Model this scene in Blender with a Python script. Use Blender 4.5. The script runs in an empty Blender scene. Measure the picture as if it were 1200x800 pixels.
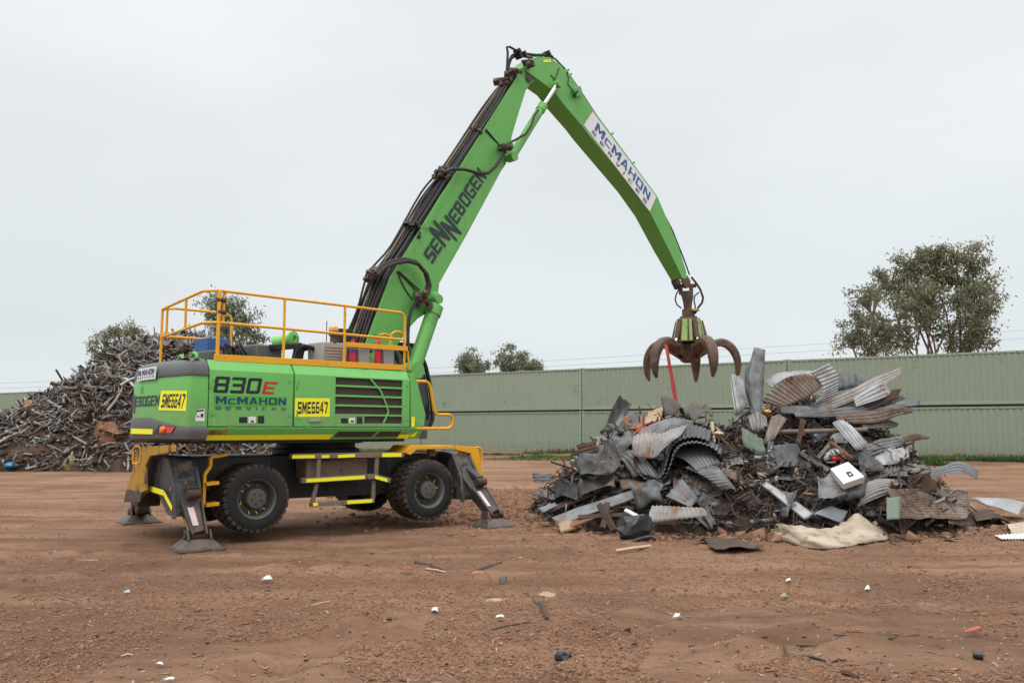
import bpy, bmesh, math, random
import numpy as np
from mathutils import Vector, Matrix

random.seed(7)
RNG = np.random.default_rng(11)
SC = bpy.context.scene
COL = SC.collection
R = math.radians

# ------------------------------------------------------------------ camera, sky, sun, exposure
FPX, CAM_H, TILT = 1020.0, 1.85, math.atan(0.1)
cd = bpy.data.cameras.new("camera")
cd.sensor_width = 36.0
cd.lens = 36.0 * FPX / 1200.0
cd.clip_start, cd.clip_end = 0.1, 5000.0
cam = bpy.data.objects.new("camera", cd)
cam.location = (0, 0, CAM_H)
cam.rotation_euler = (R(90) + TILT, 0, 0)
COL.objects.link(cam)
SC.camera = cam

SUN_EL, SUN_AZ = R(52), R(205)          # overcast: a weak, very soft sun behind the camera's left
w = bpy.data.worlds.new("World")
SC.world = w
w.use_nodes = True
nt = w.node_tree
for n in list(nt.nodes):
    nt.nodes.remove(n)
def wn(t, **k):
    n = nt.nodes.new(t)
    for a, b in k.items():
        setattr(n, a, b)
    return n
wo = wn("ShaderNodeOutputWorld")
bg = wn("ShaderNodeBackground")
bg.inputs[1].default_value = 0.1
sky = wn("ShaderNodeTexSky", sky_type='NISHITA', sun_disc=False, sun_elevation=SUN_EL, sun_rotation=SUN_AZ)
tc = wn("ShaderNodeTexCoord")
sep = wn("ShaderNodeSeparateXYZ")
nt.links.new(tc.outputs["Generated"], sep.inputs[0])
ramp = wn("ShaderNodeValToRGB")          # overcast dome: darker at the horizon, brighter overhead
cr = ramp.color_ramp
cr.elements[0].position = 0.0
cr.elements[0].color = (0.388, 0.412, 0.424, 1)
cr.elements[1].position = 1.0
cr.elements[1].color = (1.30, 1.31, 1.32, 1)
for p, c in ((0.10, (0.372, 0.398, 0.411, 1)), (0.30, (0.398, 0.420, 0.430, 1)), (0.46, (0.432, 0.449, 0.457, 1)), (0.62, (0.95, 0.965, 0.98, 1))):
    e = cr.elements.new(p); e.color = c
nt.links.new(sep.outputs[2], ramp.inputs[0])
mp = wn("ShaderNodeMapping")
mp.inputs["Scale"].default_value = (1.3, 1.3, 4.5)
nt.links.new(tc.outputs["Generated"], mp.inputs[0])
nz = wn("ShaderNodeTexNoise")
nz.inputs["Scale"].default_value = 1.1
nz.inputs["Detail"].default_value = 4
nz.inputs["Roughness"].default_value = 0.45
nt.links.new(mp.outputs[0], nz.inputs[0])
cmr = wn("ShaderNodeMapRange")
cmr.inputs[1].default_value = 0.3; cmr.inputs[2].default_value = 0.7
cmr.inputs[3].default_value = 18.0; cmr.inputs[4].default_value = 21.6
nt.links.new(nz.outputs[0], cmr.inputs[0])
sc10 = wn("ShaderNodeVectorMath", operation='SCALE')
nt.links.new(ramp.outputs[0], sc10.inputs[0])
nt.links.new(cmr.outputs[0], sc10.inputs[3])
mx = wn("ShaderNodeMix", data_type='RGBA')
mx.inputs[0].default_value = 0.97
nt.links.new(sky.outputs[0], mx.inputs[6])
nt.links.new(sc10.outputs[0], mx.inputs[7])
nt.links.new(mx.outputs[2], bg.inputs[0])
nt.links.new(bg.outputs[0], wo.inputs[0])

sd = bpy.data.lights.new("sun", 'SUN')
sd.energy = 0.9
sd.angle = R(25)
sd.color = (1.0, 0.97, 0.93)
sun = bpy.data.objects.new("sun", sd)
# sun_rotation is measured from +Y clockwise; the lamp looks down from that direction
dv = Vector((math.sin(SUN_AZ) * math.cos(SUN_EL), math.cos(SUN_AZ) * math.cos(SUN_EL), math.sin(SUN_EL)))
sun.rotation_euler = dv.to_track_quat('Z', 'Y').to_euler()
COL.objects.link(sun)

SC.view_settings.view_transform = 'Standard'
SC.view_settings.look = 'None'
SC.view_settings.exposure = 0.0
SC.view_settings.gamma = 1.0
SC.view_settings.use_curve_mapping = False
SC.render.engine = 'CYCLES'
SC.cycles.max_bounces = 6
SC.cycles.diffuse_bounces = 3
SC.cycles.use_denoising = True

# ------------------------------------------------------------------ measuring the photograph
FW = np.array([0, math.cos(TILT), math.sin(TILT)]); UP = np.array([0, -math.sin(TILT), math.cos(TILT)]); RT = np.array([1., 0, 0])
CAMP = np.array([0, 0, CAM_H])
def ray(x, y):
    return RT * (x - 600) / FPX + UP * (400 - y) / FPX + FW
def at(x, y, Z):                          # world point seen at pixel x, y, Z metres ahead
    return CAMP + ray(x, y) * Z
def on_ground(x, y, z=0.0):
    d = ray(x, y)
    return CAMP + d * ((z - CAM_H) / d[2])

class Frame:                              # a machine frame: u forward, v to the left, z up
    def __init__(s, C, deg):
        s.C = np.array([C[0], C[1], 0.0]); a = R(deg); s.a = a
        s.u = np.array([math.cos(a), math.sin(a), 0]); s.v = np.array([-math.sin(a), math.cos(a), 0])
    def side(s, x, y, v):                 # pixel -> (u, v, z) on the upright plane v
        d = ray(x, y); k = ((s.C - CAMP) @ s.v + v) / (d @ s.v); p = CAMP + d * k - s.C
        return (p @ s.u, v, p[2])
    def rear(s, x, y, u):
        d = ray(x, y); k = ((s.C - CAMP) @ s.u + u) / (d @ s.u); p = CAMP + d * k - s.C
        return (u, p @ s.v, p[2])
    def world(s, u, v, z):
        return s.C + s.u * u + s.v * v + np.array([0, 0, z])

# ------------------------------------------------------------------ noise in numpy
def _hash(ix, iy, seed):
    h = (ix * 374761393 + iy * 668265263 + seed * 974711) & 0xFFFFFFFF
    h = ((h ^ (h >> 13)) * 1274126177) & 0xFFFFFFFF
    return ((h ^ (h >> 16)) & 0xFFFF) / 65535.0
def vnoise(x, y, seed=0):
    x = np.asarray(x, float); y = np.asarray(y, float)
    ix = np.floor(x).astype(np.int64); iy = np.floor(y).astype(np.int64)
    fx = x - ix; fy = y - iy
    fx = fx * fx * (3 - 2 * fx); fy = fy * fy * (3 - 2 * fy)
    a = _hash(ix, iy, seed); b = _hash(ix + 1, iy, seed); c = _hash(ix, iy + 1, seed); d = _hash(ix + 1, iy + 1, seed)
    return (a * (1 - fx) + b * fx) * (1 - fy) + (c * (1 - fx) + d * fx) * fy - 0.5
def fbm(x, y, seed=0, oct=4, gain=0.5):
    t = 0; amp = 1
    for o in range(oct):
        t = t + amp * vnoise(x * 2 ** o, y * 2 ** o, seed + o * 17); amp *= gain
    return t

# ------------------------------------------------------------------ mesh builder
class MB:
    def __init__(s, T=None):
        s.v, s.f, s.T = [], [], T
    def add(s, vs, fs, T=None):
        o = len(s.v)
        for p in vs:
            p = Vector(p)
            if T is not None: p = T @ p
            s.v.append(p)
        s.f.extend([tuple(i + o for i in f) for f in fs])
        return s
    def box(s, lo, hi, T=None):
        x0, y0, z0 = lo; x1, y1, z1 = hi
        return s.add([(x0, y0, z0), (x1, y0, z0), (x1, y1, z0), (x0, y1, z0), (x0, y0, z1), (x1, y0, z1), (x1, y1, z1), (x0, y1, z1)],
                     [(3, 2, 1, 0), (4, 5, 6, 7), (0, 1, 5, 4), (1, 2, 6, 5), (2, 3, 7, 6), (3, 0, 4, 7)], T)
    def hexa(s, p):                        # 8 corners: bottom ring then top ring
        return s.add(p, [(3, 2, 1, 0), (4, 5, 6, 7), (0, 1, 5, 4), (1, 2, 6, 5), (2, 3, 7, 6), (3, 0, 4, 7)])
    def beam(s, a, b, w, h, up=(0, 0, 1), w2=None, h2=None):
        a = Vector(a); b = Vector(b); d = (b - a).normalized(); up = Vector(up)
        sd_ = d.cross(up)
        if sd_.length < 1e-4: sd_ = d.cross(Vector((1, 0, 0)))
        sd_.normalize(); u = sd_.cross(d).normalized()
        w2 = w if w2 is None else w2; h2 = h if h2 is None else h2
        r = []
        for (p, ww, hh) in ((a, w, h), (b, w2, h2)):
            r += [p - sd_ * ww / 2 - u * hh / 2, p + sd_ * ww / 2 - u * hh / 2, p + sd_ * ww / 2 + u * hh / 2, p - sd_ * ww / 2 + u * hh / 2]
        return s.hexa(r)
    def prism(s, poly, to3, a, b):         # poly in 2D, to3(x, y, t) -> 3D at t=a and t=b (a, b may be functions of x, y)
        n = len(poly); vs = []
        for t in (a, b):
            for (x, y) in poly:
                vs.append(to3(x, y, t(x, y) if callable(t) else t))
        fs = [tuple(range(n - 1, -1, -1)), tuple(range(n, 2 * n))]
        fs += [(i, (i + 1) % n, n + (i + 1) % n, n + i) for i in range(n)]
        return s.add(vs, fs)
    def rings(s, rings, closed=True, caps=True):
        n = len(rings[0]); vs = [p for r in rings for p in r]; fs = []
        for k in range(len(rings) - 1):
            for i in range(n if closed else n - 1):
                j = (i + 1) % n
                fs.append((k * n + i, k * n + j, (k + 1) * n + j, (k + 1) * n + i))
        if caps and closed:
            fs.append(tuple(range(n - 1, -1, -1))); fs.append(tuple((len(rings) - 1) * n + i for i in range(n)))
        return s.add(vs, fs)
    def tube(s, pts, r, n=8, caps=True):
        pts = [Vector(p) for p in pts]; rs = []
        d0 = (pts[1] - pts[0]).normalized()
        u = d0.cross(Vector((0, 0, 1)))
        if u.length < 1e-3: u = d0.cross(Vector((1, 0, 0)))
        u.normalize()
        for i, p in enumerate(pts):
            a = pts[max(0, i - 1)]; b = pts[min(len(pts) - 1, i + 1)]
            d = (b - a).normalized()
            u = (u - d * u.dot(d)).normalized(); w_ = d.cross(u)
            rr = r[i] if isinstance(r, (list, tuple)) else r
            rs.append([p + (u * math.cos(2 * math.pi * k / n) + w_ * math.sin(2 * math.pi * k / n)) * rr for k in range(n)])
        return s.rings(rs, True, caps)
    def cyl(s, a, b, r, n=20, r2=None):
        return s.tube([a, b], [r, r if r2 is None else r2], n)
    def lathe(s, prof, c, axis, n=40, caps=True):     # prof: (radius, along)
        axis = Vector(axis).normalized(); c = Vector(c)
        u = axis.cross(Vector((0, 0, 1)))
        if u.length < 1e-3: u = axis.cross(Vector((1, 0, 0)))
        u.normalize(); w_ = axis.cross(u)
        rs = [[c + axis * h + (u * math.cos(2 * math.pi * k / n) + w_ * math.sin(2 * math.pi * k / n)) * r for k in range(n)] for r, h in prof]
        return s.rings(rs, True, caps)
    def build(s, name, mat, parent=None, bevel=0, smooth=False, solid=0, seg=2):
        me = bpy.data.meshes.new(name)
        vs = s.v if s.T is None else [s.T @ p for p in s.v]
        me.from_pydata([tuple(p) for p in vs], [], s.f)
        bm = bmesh.new(); bm.from_mesh(me); bmesh.ops.recalc_face_normals(bm, faces=bm.faces); bm.to_mesh(me); bm.free()
        me.materials.append(mat)
        o = bpy.data.objects.new(name, me); COL.objects.link(o)
        if parent is not None: o.parent = parent
        if solid:
            m = o.modifiers.new("thick", 'SOLIDIFY'); m.thickness = solid; m.offset = 0
        if bevel:
            m = o.modifiers.new("bevel", 'BEVEL'); m.width = bevel; m.segments = seg; m.limit_method = 'ANGLE'; m.angle_limit = R(32)
        if smooth or bevel:
            me.shade_smooth()
            if hasattr(me, "set_sharp_from_angle"): me.set_sharp_from_angle(angle=R(38))
        return o

def np_mesh(name, verts, faces, mat, parent=None, smooth=False):   # verts Nx3, faces MxK (K constant)
    me = bpy.data.meshes.new(name)
    verts = np.asarray(verts, np.float32); faces = np.asarray(faces, np.int32)
    m, k = faces.shape
    me.vertices.add(len(verts)); me.vertices.foreach_set("co", verts.ravel())
    me.loops.add(m * k); me.loops.foreach_set("vertex_index", faces.ravel())
    me.polygons.add(m); me.polygons.foreach_set("loop_start", np.arange(0, m * k, k, dtype=np.int32))
    me.update(calc_edges=True); me.validate()
    me.materials.append(mat)
    if smooth: me.shade_smooth()
    o = bpy.data.objects.new(name, me); COL.objects.link(o)
    if parent is not None: o.parent = parent
    return o

def tag(o, label=None, cat=None, group=None, kind=None):
    if label: o["label"] = label
    if cat: o["category"] = cat
    if group: o["group"] = group
    if kind: o["kind"] = kind
    return o
def empty(name, loc=(0, 0, 0), rz=0.0):
    o = bpy.data.objects.new(name, None); o.location = loc; o.rotation_euler = (0, 0, rz); COL.objects.link(o)
    o.empty_display_size = 0.2
    return o
def copy_tree(o, parent=None):
    c = o.copy(); COL.objects.link(c)
    if parent is not None: c.parent = parent
    for ch in o.children: copy_tree(ch, c)
    return c

# ------------------------------------------------------------------ materials
def _nodes(name):
    m = bpy.data.materials.new(name); m.use_nodes = True
    t = m.node_tree; p = t.nodes["Principled BSDF"]
    return m, t, p
def c4(c): return (c[0], c[1], c[2], 1)
def surf(name, base, rough=0.5, metal=0.0, alt=None, alt_scale=3.0, alt_amt=0.5, dirt=None, dirt_amt=0.0, dirt_scale=2.0, stretch=(1, 1, 1),
         bump=0.0, bump_scale=40.0, objrand=0.0, spec=0.5, coat=0.0, streak=None, streak_amt=0.0, low=None, low_z=(0, 1)):
    """painted / weathered surface: base, a second tone in broad noise, dirt or rust in threshold patches, streaks, fine bump"""
    m, t, p = _nodes(name)
    L = t.links.new
    tc_ = t.nodes.new("ShaderNodeTexCoord"); oi = t.nodes.new("ShaderNodeObjectInfo")
    ad = t.nodes.new("ShaderNodeVectorMath"); ad.operation = 'MULTIPLY_ADD'
    ad.inputs[1].default_value = (37, 53, 71)
    cb = t.nodes.new("ShaderNodeCombineXYZ")
    for i in range(3): L(oi.outputs["Random"], cb.inputs[i])
    L(cb.outputs[0], ad.inputs[0]); L(tc_.outputs["Object"], ad.inputs[2])
    mpn = t.nodes.new("ShaderNodeMapping"); mpn.inputs["Scale"].default_value = stretch
    L(ad.outputs[0], mpn.inputs[0])
    def noise_(scale, det=6, ro=0.6, src=mpn):
        n = t.nodes.new("ShaderNodeTexNoise"); n.inputs["Scale"].default_value = scale; n.inputs["Detail"].default_value = det
        n.inputs["Roughness"].default_value = ro; L(src.outputs[0], n.inputs[0]); return n
    def mixc(fac, a, b):
        n = t.nodes.new("ShaderNodeMix"); n.data_type = 'RGBA'; n.clamp_factor = True
        if isinstance(fac, float): n.inputs[0].default_value = fac
        else: L(fac, n.inputs[0])
        if isinstance(a, tuple): n.inputs[6].default_value = c4(a)
        else: L(a, n.inputs[6])
        if isinstance(b, tuple): n.inputs[7].default_value = c4(b)
        else: L(b, n.inputs[7])
        return n.outputs[2]
    def rng(out, a, b, c, d):
        n = t.nodes.new("ShaderNodeMapRange"); n.inputs[1].default_value = a; n.inputs[2].default_value = b
        n.inputs[3].default_value = c; n.inputs[4].default_value = d; L(out, n.inputs[0]); return n.outputs[0]
    colr = base
    if alt is not None:
        n = noise_(alt_scale); colr = mixc(rng(n.outputs[0], .35, .65, 0.0, alt_amt), colr, alt)
    rough_out = None
    if dirt is not None and dirt_amt > 0:
        n = noise_(dirt_scale, 9, .68); lo = 0.66 - 0.34 * dirt_amt
        f = rng(n.outputs[0], lo, lo + .12, 0.0, 1.0)
        colr = mixc(f, colr, dirt); rough_out = rng(f, 0, 1, rough, min(1, rough + .35))
    if streak is not None:
        mp2 = t.nodes.new("ShaderNodeMapping"); mp2.inputs["Scale"].default_value = (9, 9, .7); L(ad.outputs[0], mp2.inputs[0])
        n = noise_(1.0, 5, .6, mp2); colr = mixc(rng(n.outputs[0], .5, .75, 0.0, streak_amt), colr, streak)
    if low is not None:                    # dust kicked up onto the lower parts
        sp_ = t.nodes.new("ShaderNodeSeparateXYZ"); L(tc_.outputs["Object"], sp_.inputs[0])
        n = noise_(5.0, 8, .7)
        f0 = rng(sp_.outputs[2], low_z[1], low_z[0], 0.0, 1.0)
        mu = t.nodes.new("ShaderNodeMath"); mu.operation = 'MULTIPLY'; L(f0, mu.inputs[0]); L(rng(n.outputs[0], .4, .6, 0.1, .95), mu.inputs[1])
        colr = mixc(mu.outputs[0], colr, low)
    if objrand > 0:
        hv = t.nodes.new("ShaderNodeHueSaturation"); L(rng(oi.outputs["Random"], 0, 1, 1 - objrand, 1 + objrand), hv.inputs[2])
        if isinstance(colr, tuple): hv.inputs[4].default_value = c4(colr)
        else: L(colr, hv.inputs[4])
        colr = hv.outputs[0]
    if isinstance(colr, tuple): p.inputs["Base Color"].default_value = c4(colr)
    else: L(colr, p.inputs["Base Color"])
    if rough_out is not None: L(rough_out, p.inputs["Roughness"])
    else: p.inputs["Roughness"].default_value = rough
    p.inputs["Metallic"].default_value = metal
    p.inputs["Specular IOR Level"].default_value = spec
    p.inputs["Coat Weight"].default_value = coat
    if bump > 0:
        n = noise_(bump_scale, 5, .6); b = t.nodes.new("ShaderNodeBump"); b.inputs["Strength"].default_value = bump; b.inputs["Distance"].default_value = .02
        L(n.outputs[0], b.inputs["Height"]); L(b.outputs[0], p.inputs["Normal"])
    return m

DUST = (0.19, 0.115, 0.075)
RUST = (0.085, 0.036, 0.018)
M = {}
M["green"] = surf("green_paint", (0.140, 0.455, 0.100), .40, alt=(0.16, 0.47, 0.12), alt_scale=.8, dirt=(0.10, .30, .075), dirt_amt=.12, dirt_scale=1.6, bump=.02, bump_scale=3, spec=.4, low=(.19, .24, .12), low_z=(1.6, 2.5), streak=(.12, .38, .085), streak_amt=.35)
M["green_boom"] = surf("green_boom_paint", (0.135, 0.410, 0.095), .46, alt=(0.155, 0.425, 0.112), alt_scale=.9, dirt=(0.10, .15, .06), dirt_amt=.12, dirt_scale=2.2, bump=.02, bump_scale=3, spec=.35, streak=(.11, .33, .08), streak_amt=.45)
M["dark_green"] = surf("dark_green_shaded", (0.12, 0.37, 0.085), .5, dirt=DUST, dirt_amt=.12)  # house green darkened: shade of the downward-tilted skirt put into the colour
M["grey"] = surf("dark_grey_cast", (0.085, 0.088, 0.088), .55, alt=(0.11, .112, .11), alt_scale=1.5, dirt=(.15, .12, .10), dirt_amt=.22, bump=.1, bump_scale=60)
M["chassis"] = surf("chassis_grey_paint", (0.030, 0.035, 0.036), .5, alt=(0.046, .048, .047), alt_scale=2, dirt=DUST, dirt_amt=.30, dirt_scale=2.5, bump=.12, bump_scale=30, low=(.14, .09, .06), low_z=(.0, .9))
M["black"] = surf("black_steel", (0.012, 0.012, 0.012), .55, dirt=(.06, .045, .035), dirt_amt=.25)
M["yellow"] = surf("yellow_paint", (0.80, 0.395, 0.010), .45, alt=(.70, .31, .01), alt_scale=2, dirt=(.16, .10, .05), dirt_amt=.13, dirt_scale=4)
M["yellow_worn_shaded"] = surf("worn_shaded_yellow_paint", (0.42, 0.215, 0.012), .6, alt=(.34, .17, .02), alt_scale=3, dirt=(.09, .065, .045), dirt_amt=.46, dirt_scale=3)  # worn paint, darkened further to put the counterweight's shade into the rear guard
M["tape"] = surf("yellow_tape", (0.90, 0.86, 0.012), .4, dirt=(.35, .28, .06), dirt_amt=.15, dirt_scale=6)
M["rubber"] = surf("tyre_rubber", (0.013, 0.014, 0.015), .65, alt=(.022, .022, .023), alt_scale=4, dirt=(.09, .06, .042), dirt_amt=.18, dirt_scale=5, bump=.15, bump_scale=30, spec=.35)
M["tread"] = surf("dusty_tread", (0.020, 0.018, 0.017), .85, alt=(.095, .060, .042), alt_scale=5, alt_amt=.9, bump=.2, bump_scale=30)
M["rim"] = surf("grey_rim", (0.075, 0.075, 0.07), .5, alt=(.10, .095, .085), alt_scale=6, dirt=(.12, .08, .06), dirt_amt=.3, dirt_scale=8)
M["dirtsteel"] = surf("dusty_brown_steel", (0.20, 0.145, 0.105), .8, alt=(.13, .095, .075), alt_scale=4, dirt=(.05, .045, .04), dirt_amt=.25, dirt_scale=5, bump=.15)
M["rusty"] = surf("rusted_steel", (0.085, 0.040, 0.020), .75, alt=(.045, .028, .02), alt_scale=4, alt_amt=.9, dirt=(.15, .075, .035), dirt_amt=.3, dirt_scale=6, bump=.25, bump_scale=25)
M["grabrust"] = surf("worn_grab_steel", (0.135, 0.075, 0.044), .55, metal=.3, alt=(.062, .048, .042), alt_scale=3, alt_amt=.9, dirt=(.22, .13, .08), dirt_amt=.35, dirt_scale=5, bump=.25, bump_scale=20)
M["lime"] = surf("chipped_lime_paint", (0.25, 0.43, 0.11), .6, alt=(.36, .45, .18), alt_scale=3, dirt=(.10, .06, .04), dirt_amt=.42, dirt_scale=6, bump=.1)
M["chrome"] = surf("chrome_rod", (0.62, 0.62, 0.62), .22, metal=1.0)
M["hose"] = surf("rubber_hose", (0.018, 0.018, 0.018), .6, dirt=(.08, .06, .045), dirt_amt=.2, dirt_scale=6)
M["hose_dusty"] = surf("dusty_hose", (0.045, 0.033, 0.027), .75, alt=(.02, .018, .017), alt_scale=5, alt_amt=.8)
M["fitting"] = surf("dusty_fittings", (0.115, 0.080, 0.064), .7, metal=.2, alt=(.08, .055, .045), alt_scale=9, alt_amt=.9)
M["mesh_brown"] = surf("brown_mesh", (0.050, 0.032, 0.026), .75, alt=(.07, .045, .036), alt_scale=6, bump=.5, bump_scale=120)
M["red"] = surf("red_paint", (0.55, 0.018, 0.02), .4, dirt=(.2, .05, .04), dirt_amt=.15)
M["red_lens"] = surf("red_lens", (0.60, 0.012, 0.012), .15, coat=.5)
M["orange_lens"] = surf("orange_lens", (0.85, 0.22, 0.02), .15, coat=.5)
M["beacon"] = surf("beacon_lens", (0.85, 0.36, 0.04), .15, coat=.6)
M["white"] = surf("white_film", (0.74, 0.75, 0.76), .4, dirt=(.5, .48, .45), dirt_amt=.1)
M["navy"] = surf("navy_film", (0.012, 0.030, 0.14), .4)
M["blue"] = surf("banner_blue", (0.016, 0.10, 0.30), .4)
M["greyfilm"] = surf("grey_film", (0.07, 0.085, 0.12), .4)
M["lightgreen"] = surf("light_green_film", (0.075, 0.40, 0.035), .45)
M["ink"] = surf("black_film", (0.010, 0.010, 0.014), .4)
M["ink_worn"] = surf("navy_black_film", (0.016, 0.018, 0.040), .45, dirt=(.10, .42, .08), dirt_amt=.07, dirt_scale=5)
M["redfilm"] = surf("red_film", (0.50, 0.012, 0.025), .4)
M["deck"] = surf("grey_deck", (0.055, 0.053, 0.05), .7, dirt=DUST, dirt_amt=.3)
M["cabinet"] = surf("beige_cabinet", (0.42, 0.40, 0.35), .6, dirt=(.2, .17, .14), dirt_amt=.2)
M["bluebox"] = surf("blue_paint", (0.03, 0.11, 0.30), .55, dirt=(.12, .10, .09), dirt_amt=.25)
M["cabpost"] = surf("cab_grey", (0.30, 0.30, 0.29), .5, dirt=(.15, .13, .11), dirt_amt=.2)
def glass_mat(name, tint):
    m, t, p = _nodes(name)
    p.inputs["Base Color"].default_value = c4(tint); p.inputs["Roughness"].default_value = .04
    p.inputs["Transmission Weight"].default_value = .75; p.inputs["IOR"].default_value = 1.45
    return m
M["glass"] = glass_mat("cab_glass", (.10, .12, .12))
# scrap metals
M["galv"] = surf("weathered_galvanised_sheet", (0.195, 0.20, 0.203), .52, metal=.3, alt=(.10, .103, .105), alt_scale=2.6, alt_amt=.95, dirt=(.13, .07, .04), dirt_amt=.36, dirt_scale=3.2, streak=(.10, .075, .06), streak_amt=.8, bump=.08, bump_scale=8, objrand=.3)
M["galvlight"] = surf("bright_zinc_sheet", (0.36, 0.37, 0.378), .46, metal=.35, alt=(.20, .205, .21), alt_scale=3, alt_amt=.8, dirt=(.17, .10, .06), dirt_amt=.28, dirt_scale=3.5, streak=(.22, .19, .16), streak_amt=.7, bump=.08, bump_scale=8, objrand=.2)
M["galvdark"] = surf("old_dark_zinc_sheet", (0.095, 0.099, 0.102), .55, metal=.25, alt=(.05, .052, .054), alt_scale=2.8, alt_amt=.95, dirt=(.10, .052, .03), dirt_amt=.34, dirt_scale=3, streak=(.2, .2, .2), streak_amt=.5, bump=.1, bump_scale=8, objrand=.3)
M["rustsheet"] = surf("rusted_iron_sheet", (0.125, 0.070, 0.045), .7, metal=.15, alt=(.20, .17, .145), alt_scale=1.6, alt_amt=.9, dirt=(.075, .034, .018), dirt_amt=.42, dirt_scale=2.5, streak=(.26, .235, .21), streak_amt=.7, bump=.12, bump_scale=12, objrand=.25)
M["rustgalv"] = surf("rust_streaked_zinc_sheet", (0.30, 0.285, 0.27), .6, metal=.15, alt=(.20, .195, .19), alt_scale=3, alt_amt=.9, dirt=(.22, .12, .065), dirt_amt=.34, dirt_scale=3, streak=(.26, .155, .095), streak_amt=.8)
M["cream"] = surf("dirty_cream_sheet", (0.44, 0.36, 0.265), .6, alt=(.32, .25, .18), alt_scale=2.2, alt_amt=.9, dirt=(.20, .13, .085), dirt_amt=.32, dirt_scale=4)
M["whitebox"] = surf("dirty_white_enamel", (0.68, 0.68, 0.68), .45, dirt=(.35, .32, .30), dirt_amt=.15, dirt_scale=4)
M["greensheet"] = surf("pale_green_panel", (0.115, 0.155, 0.11), .6, dirt=(.10, .075, .055), dirt_amt=.32)
M["tan"] = surf("tan_board", (0.36, 0.25, 0.16), .8, alt=(.25, .15, .09), alt_scale=3, dirt=(.12, .06, .03), dirt_amt=.25)
M["orangebrown"] = surf("orange_brown_plate", (0.26, 0.11, 0.045), .75, alt=(.16, .07, .035), alt_scale=3, alt_amt=.9, bump=.15)
M["woodgrey"] = surf("weathered_timber", (0.21, 0.165, 0.125), .85, stretch=(1, 1, .15), alt=(.12, .09, .07), alt_scale=8, alt_amt=.8, bump=.3, bump_scale=15)
M["wooddark"] = surf("dark_timber", (0.075, 0.045, 0.030), .85, alt=(.04, .027, .02), alt_scale=6, alt_amt=.8, bump=.3)
M["woodpale"] = surf("pale_timber", (0.52, 0.40, 0.26), .8, alt=(.4, .28, .16), alt_scale=6)
M["burnt"] = surf("burnt_black_plastic", (0.012, 0.012, 0.013), .35, alt=(.05, .05, .05), alt_scale=4, alt_amt=.6, dirt=(.10, .07, .05), dirt_amt=.25, bump=.4, bump_scale=12)
M["plasticwhite"] = surf("white_plastic", (0.62, 0.61, 0.59), .6, dirt=(.3, .2, .14), dirt_amt=.25, dirt_scale=20)
M["plasticblue"] = surf("pale_blue_plastic", (0.40, 0.52, 0.58), .5)
M["bluebright"] = surf("bright_blue_plastic", (0.05, 0.22, 0.45), .5)
M["plasticgreen"] = surf("green_wrapper", (0.30, 0.55, 0.10), .4)
M["redcloth"] = surf("red_webbing", (0.30, 0.022, 0.016), .7, dirt=(.2, .05, .03), dirt_amt=.2)
M["orange"] = surf("orange_plastic", (0.36, 0.09, 0.04), .5)
M["rock"] = surf("pale_rock", (0.36, 0.26, 0.19), .9, bump=.4)
M["brick"] = surf("red_brick", (0.34, 0.12, 0.075), .9, bump=.3)
M["steelgrey"] = surf("grey_offcut_steel", (0.27, 0.262, 0.25), .6, metal=.3, alt=(.16, .145, .13), alt_scale=3, alt_amt=.9, objrand=.4)
M["steeldark"] = surf("dark_offcut_steel", (0.085, 0.078, 0.072), .65, metal=.2, alt=(.085, .055, .04), alt_scale=3, objrand=.4)
M["steelpale"] = surf("pale_offcut_steel", (0.42, 0.40, 0.37), .55, metal=.3, alt=(.27, .24, .21), alt_scale=3, objrand=.3)
M["steelblue"] = surf("blue_grey_steel", (0.20, 0.222, 0.24), .55, metal=.25, alt=(.13, .145, .155), alt_scale=2, alt_amt=.9, dirt=(.17, .11, .075), dirt_amt=.28, dirt_scale=4, streak=(.15, .13, .12), streak_amt=.6)
M["wire"] = surf("rusty_wire", (0.055, 0.034, 0.024), .8, objrand=.1)
M["heapdark"] = surf("heap_fines_shaded", (0.024, 0.017, 0.013), .9, alt=(.055, .034, .023), alt_scale=5, alt_amt=.9, dirt=(.10, .09, .08), dirt_amt=.2, dirt_scale=9, bump=.8, bump_scale=14)  # fines, darkened so the colour carries the shade of cavities between sheets
M["heaprust"] = surf("rusty_heap_fines", (0.045, 0.030, 0.022), .9, alt=(.10, .055, .035), alt_scale=2, alt_amt=.9, bump=.8, bump_scale=6)

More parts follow.
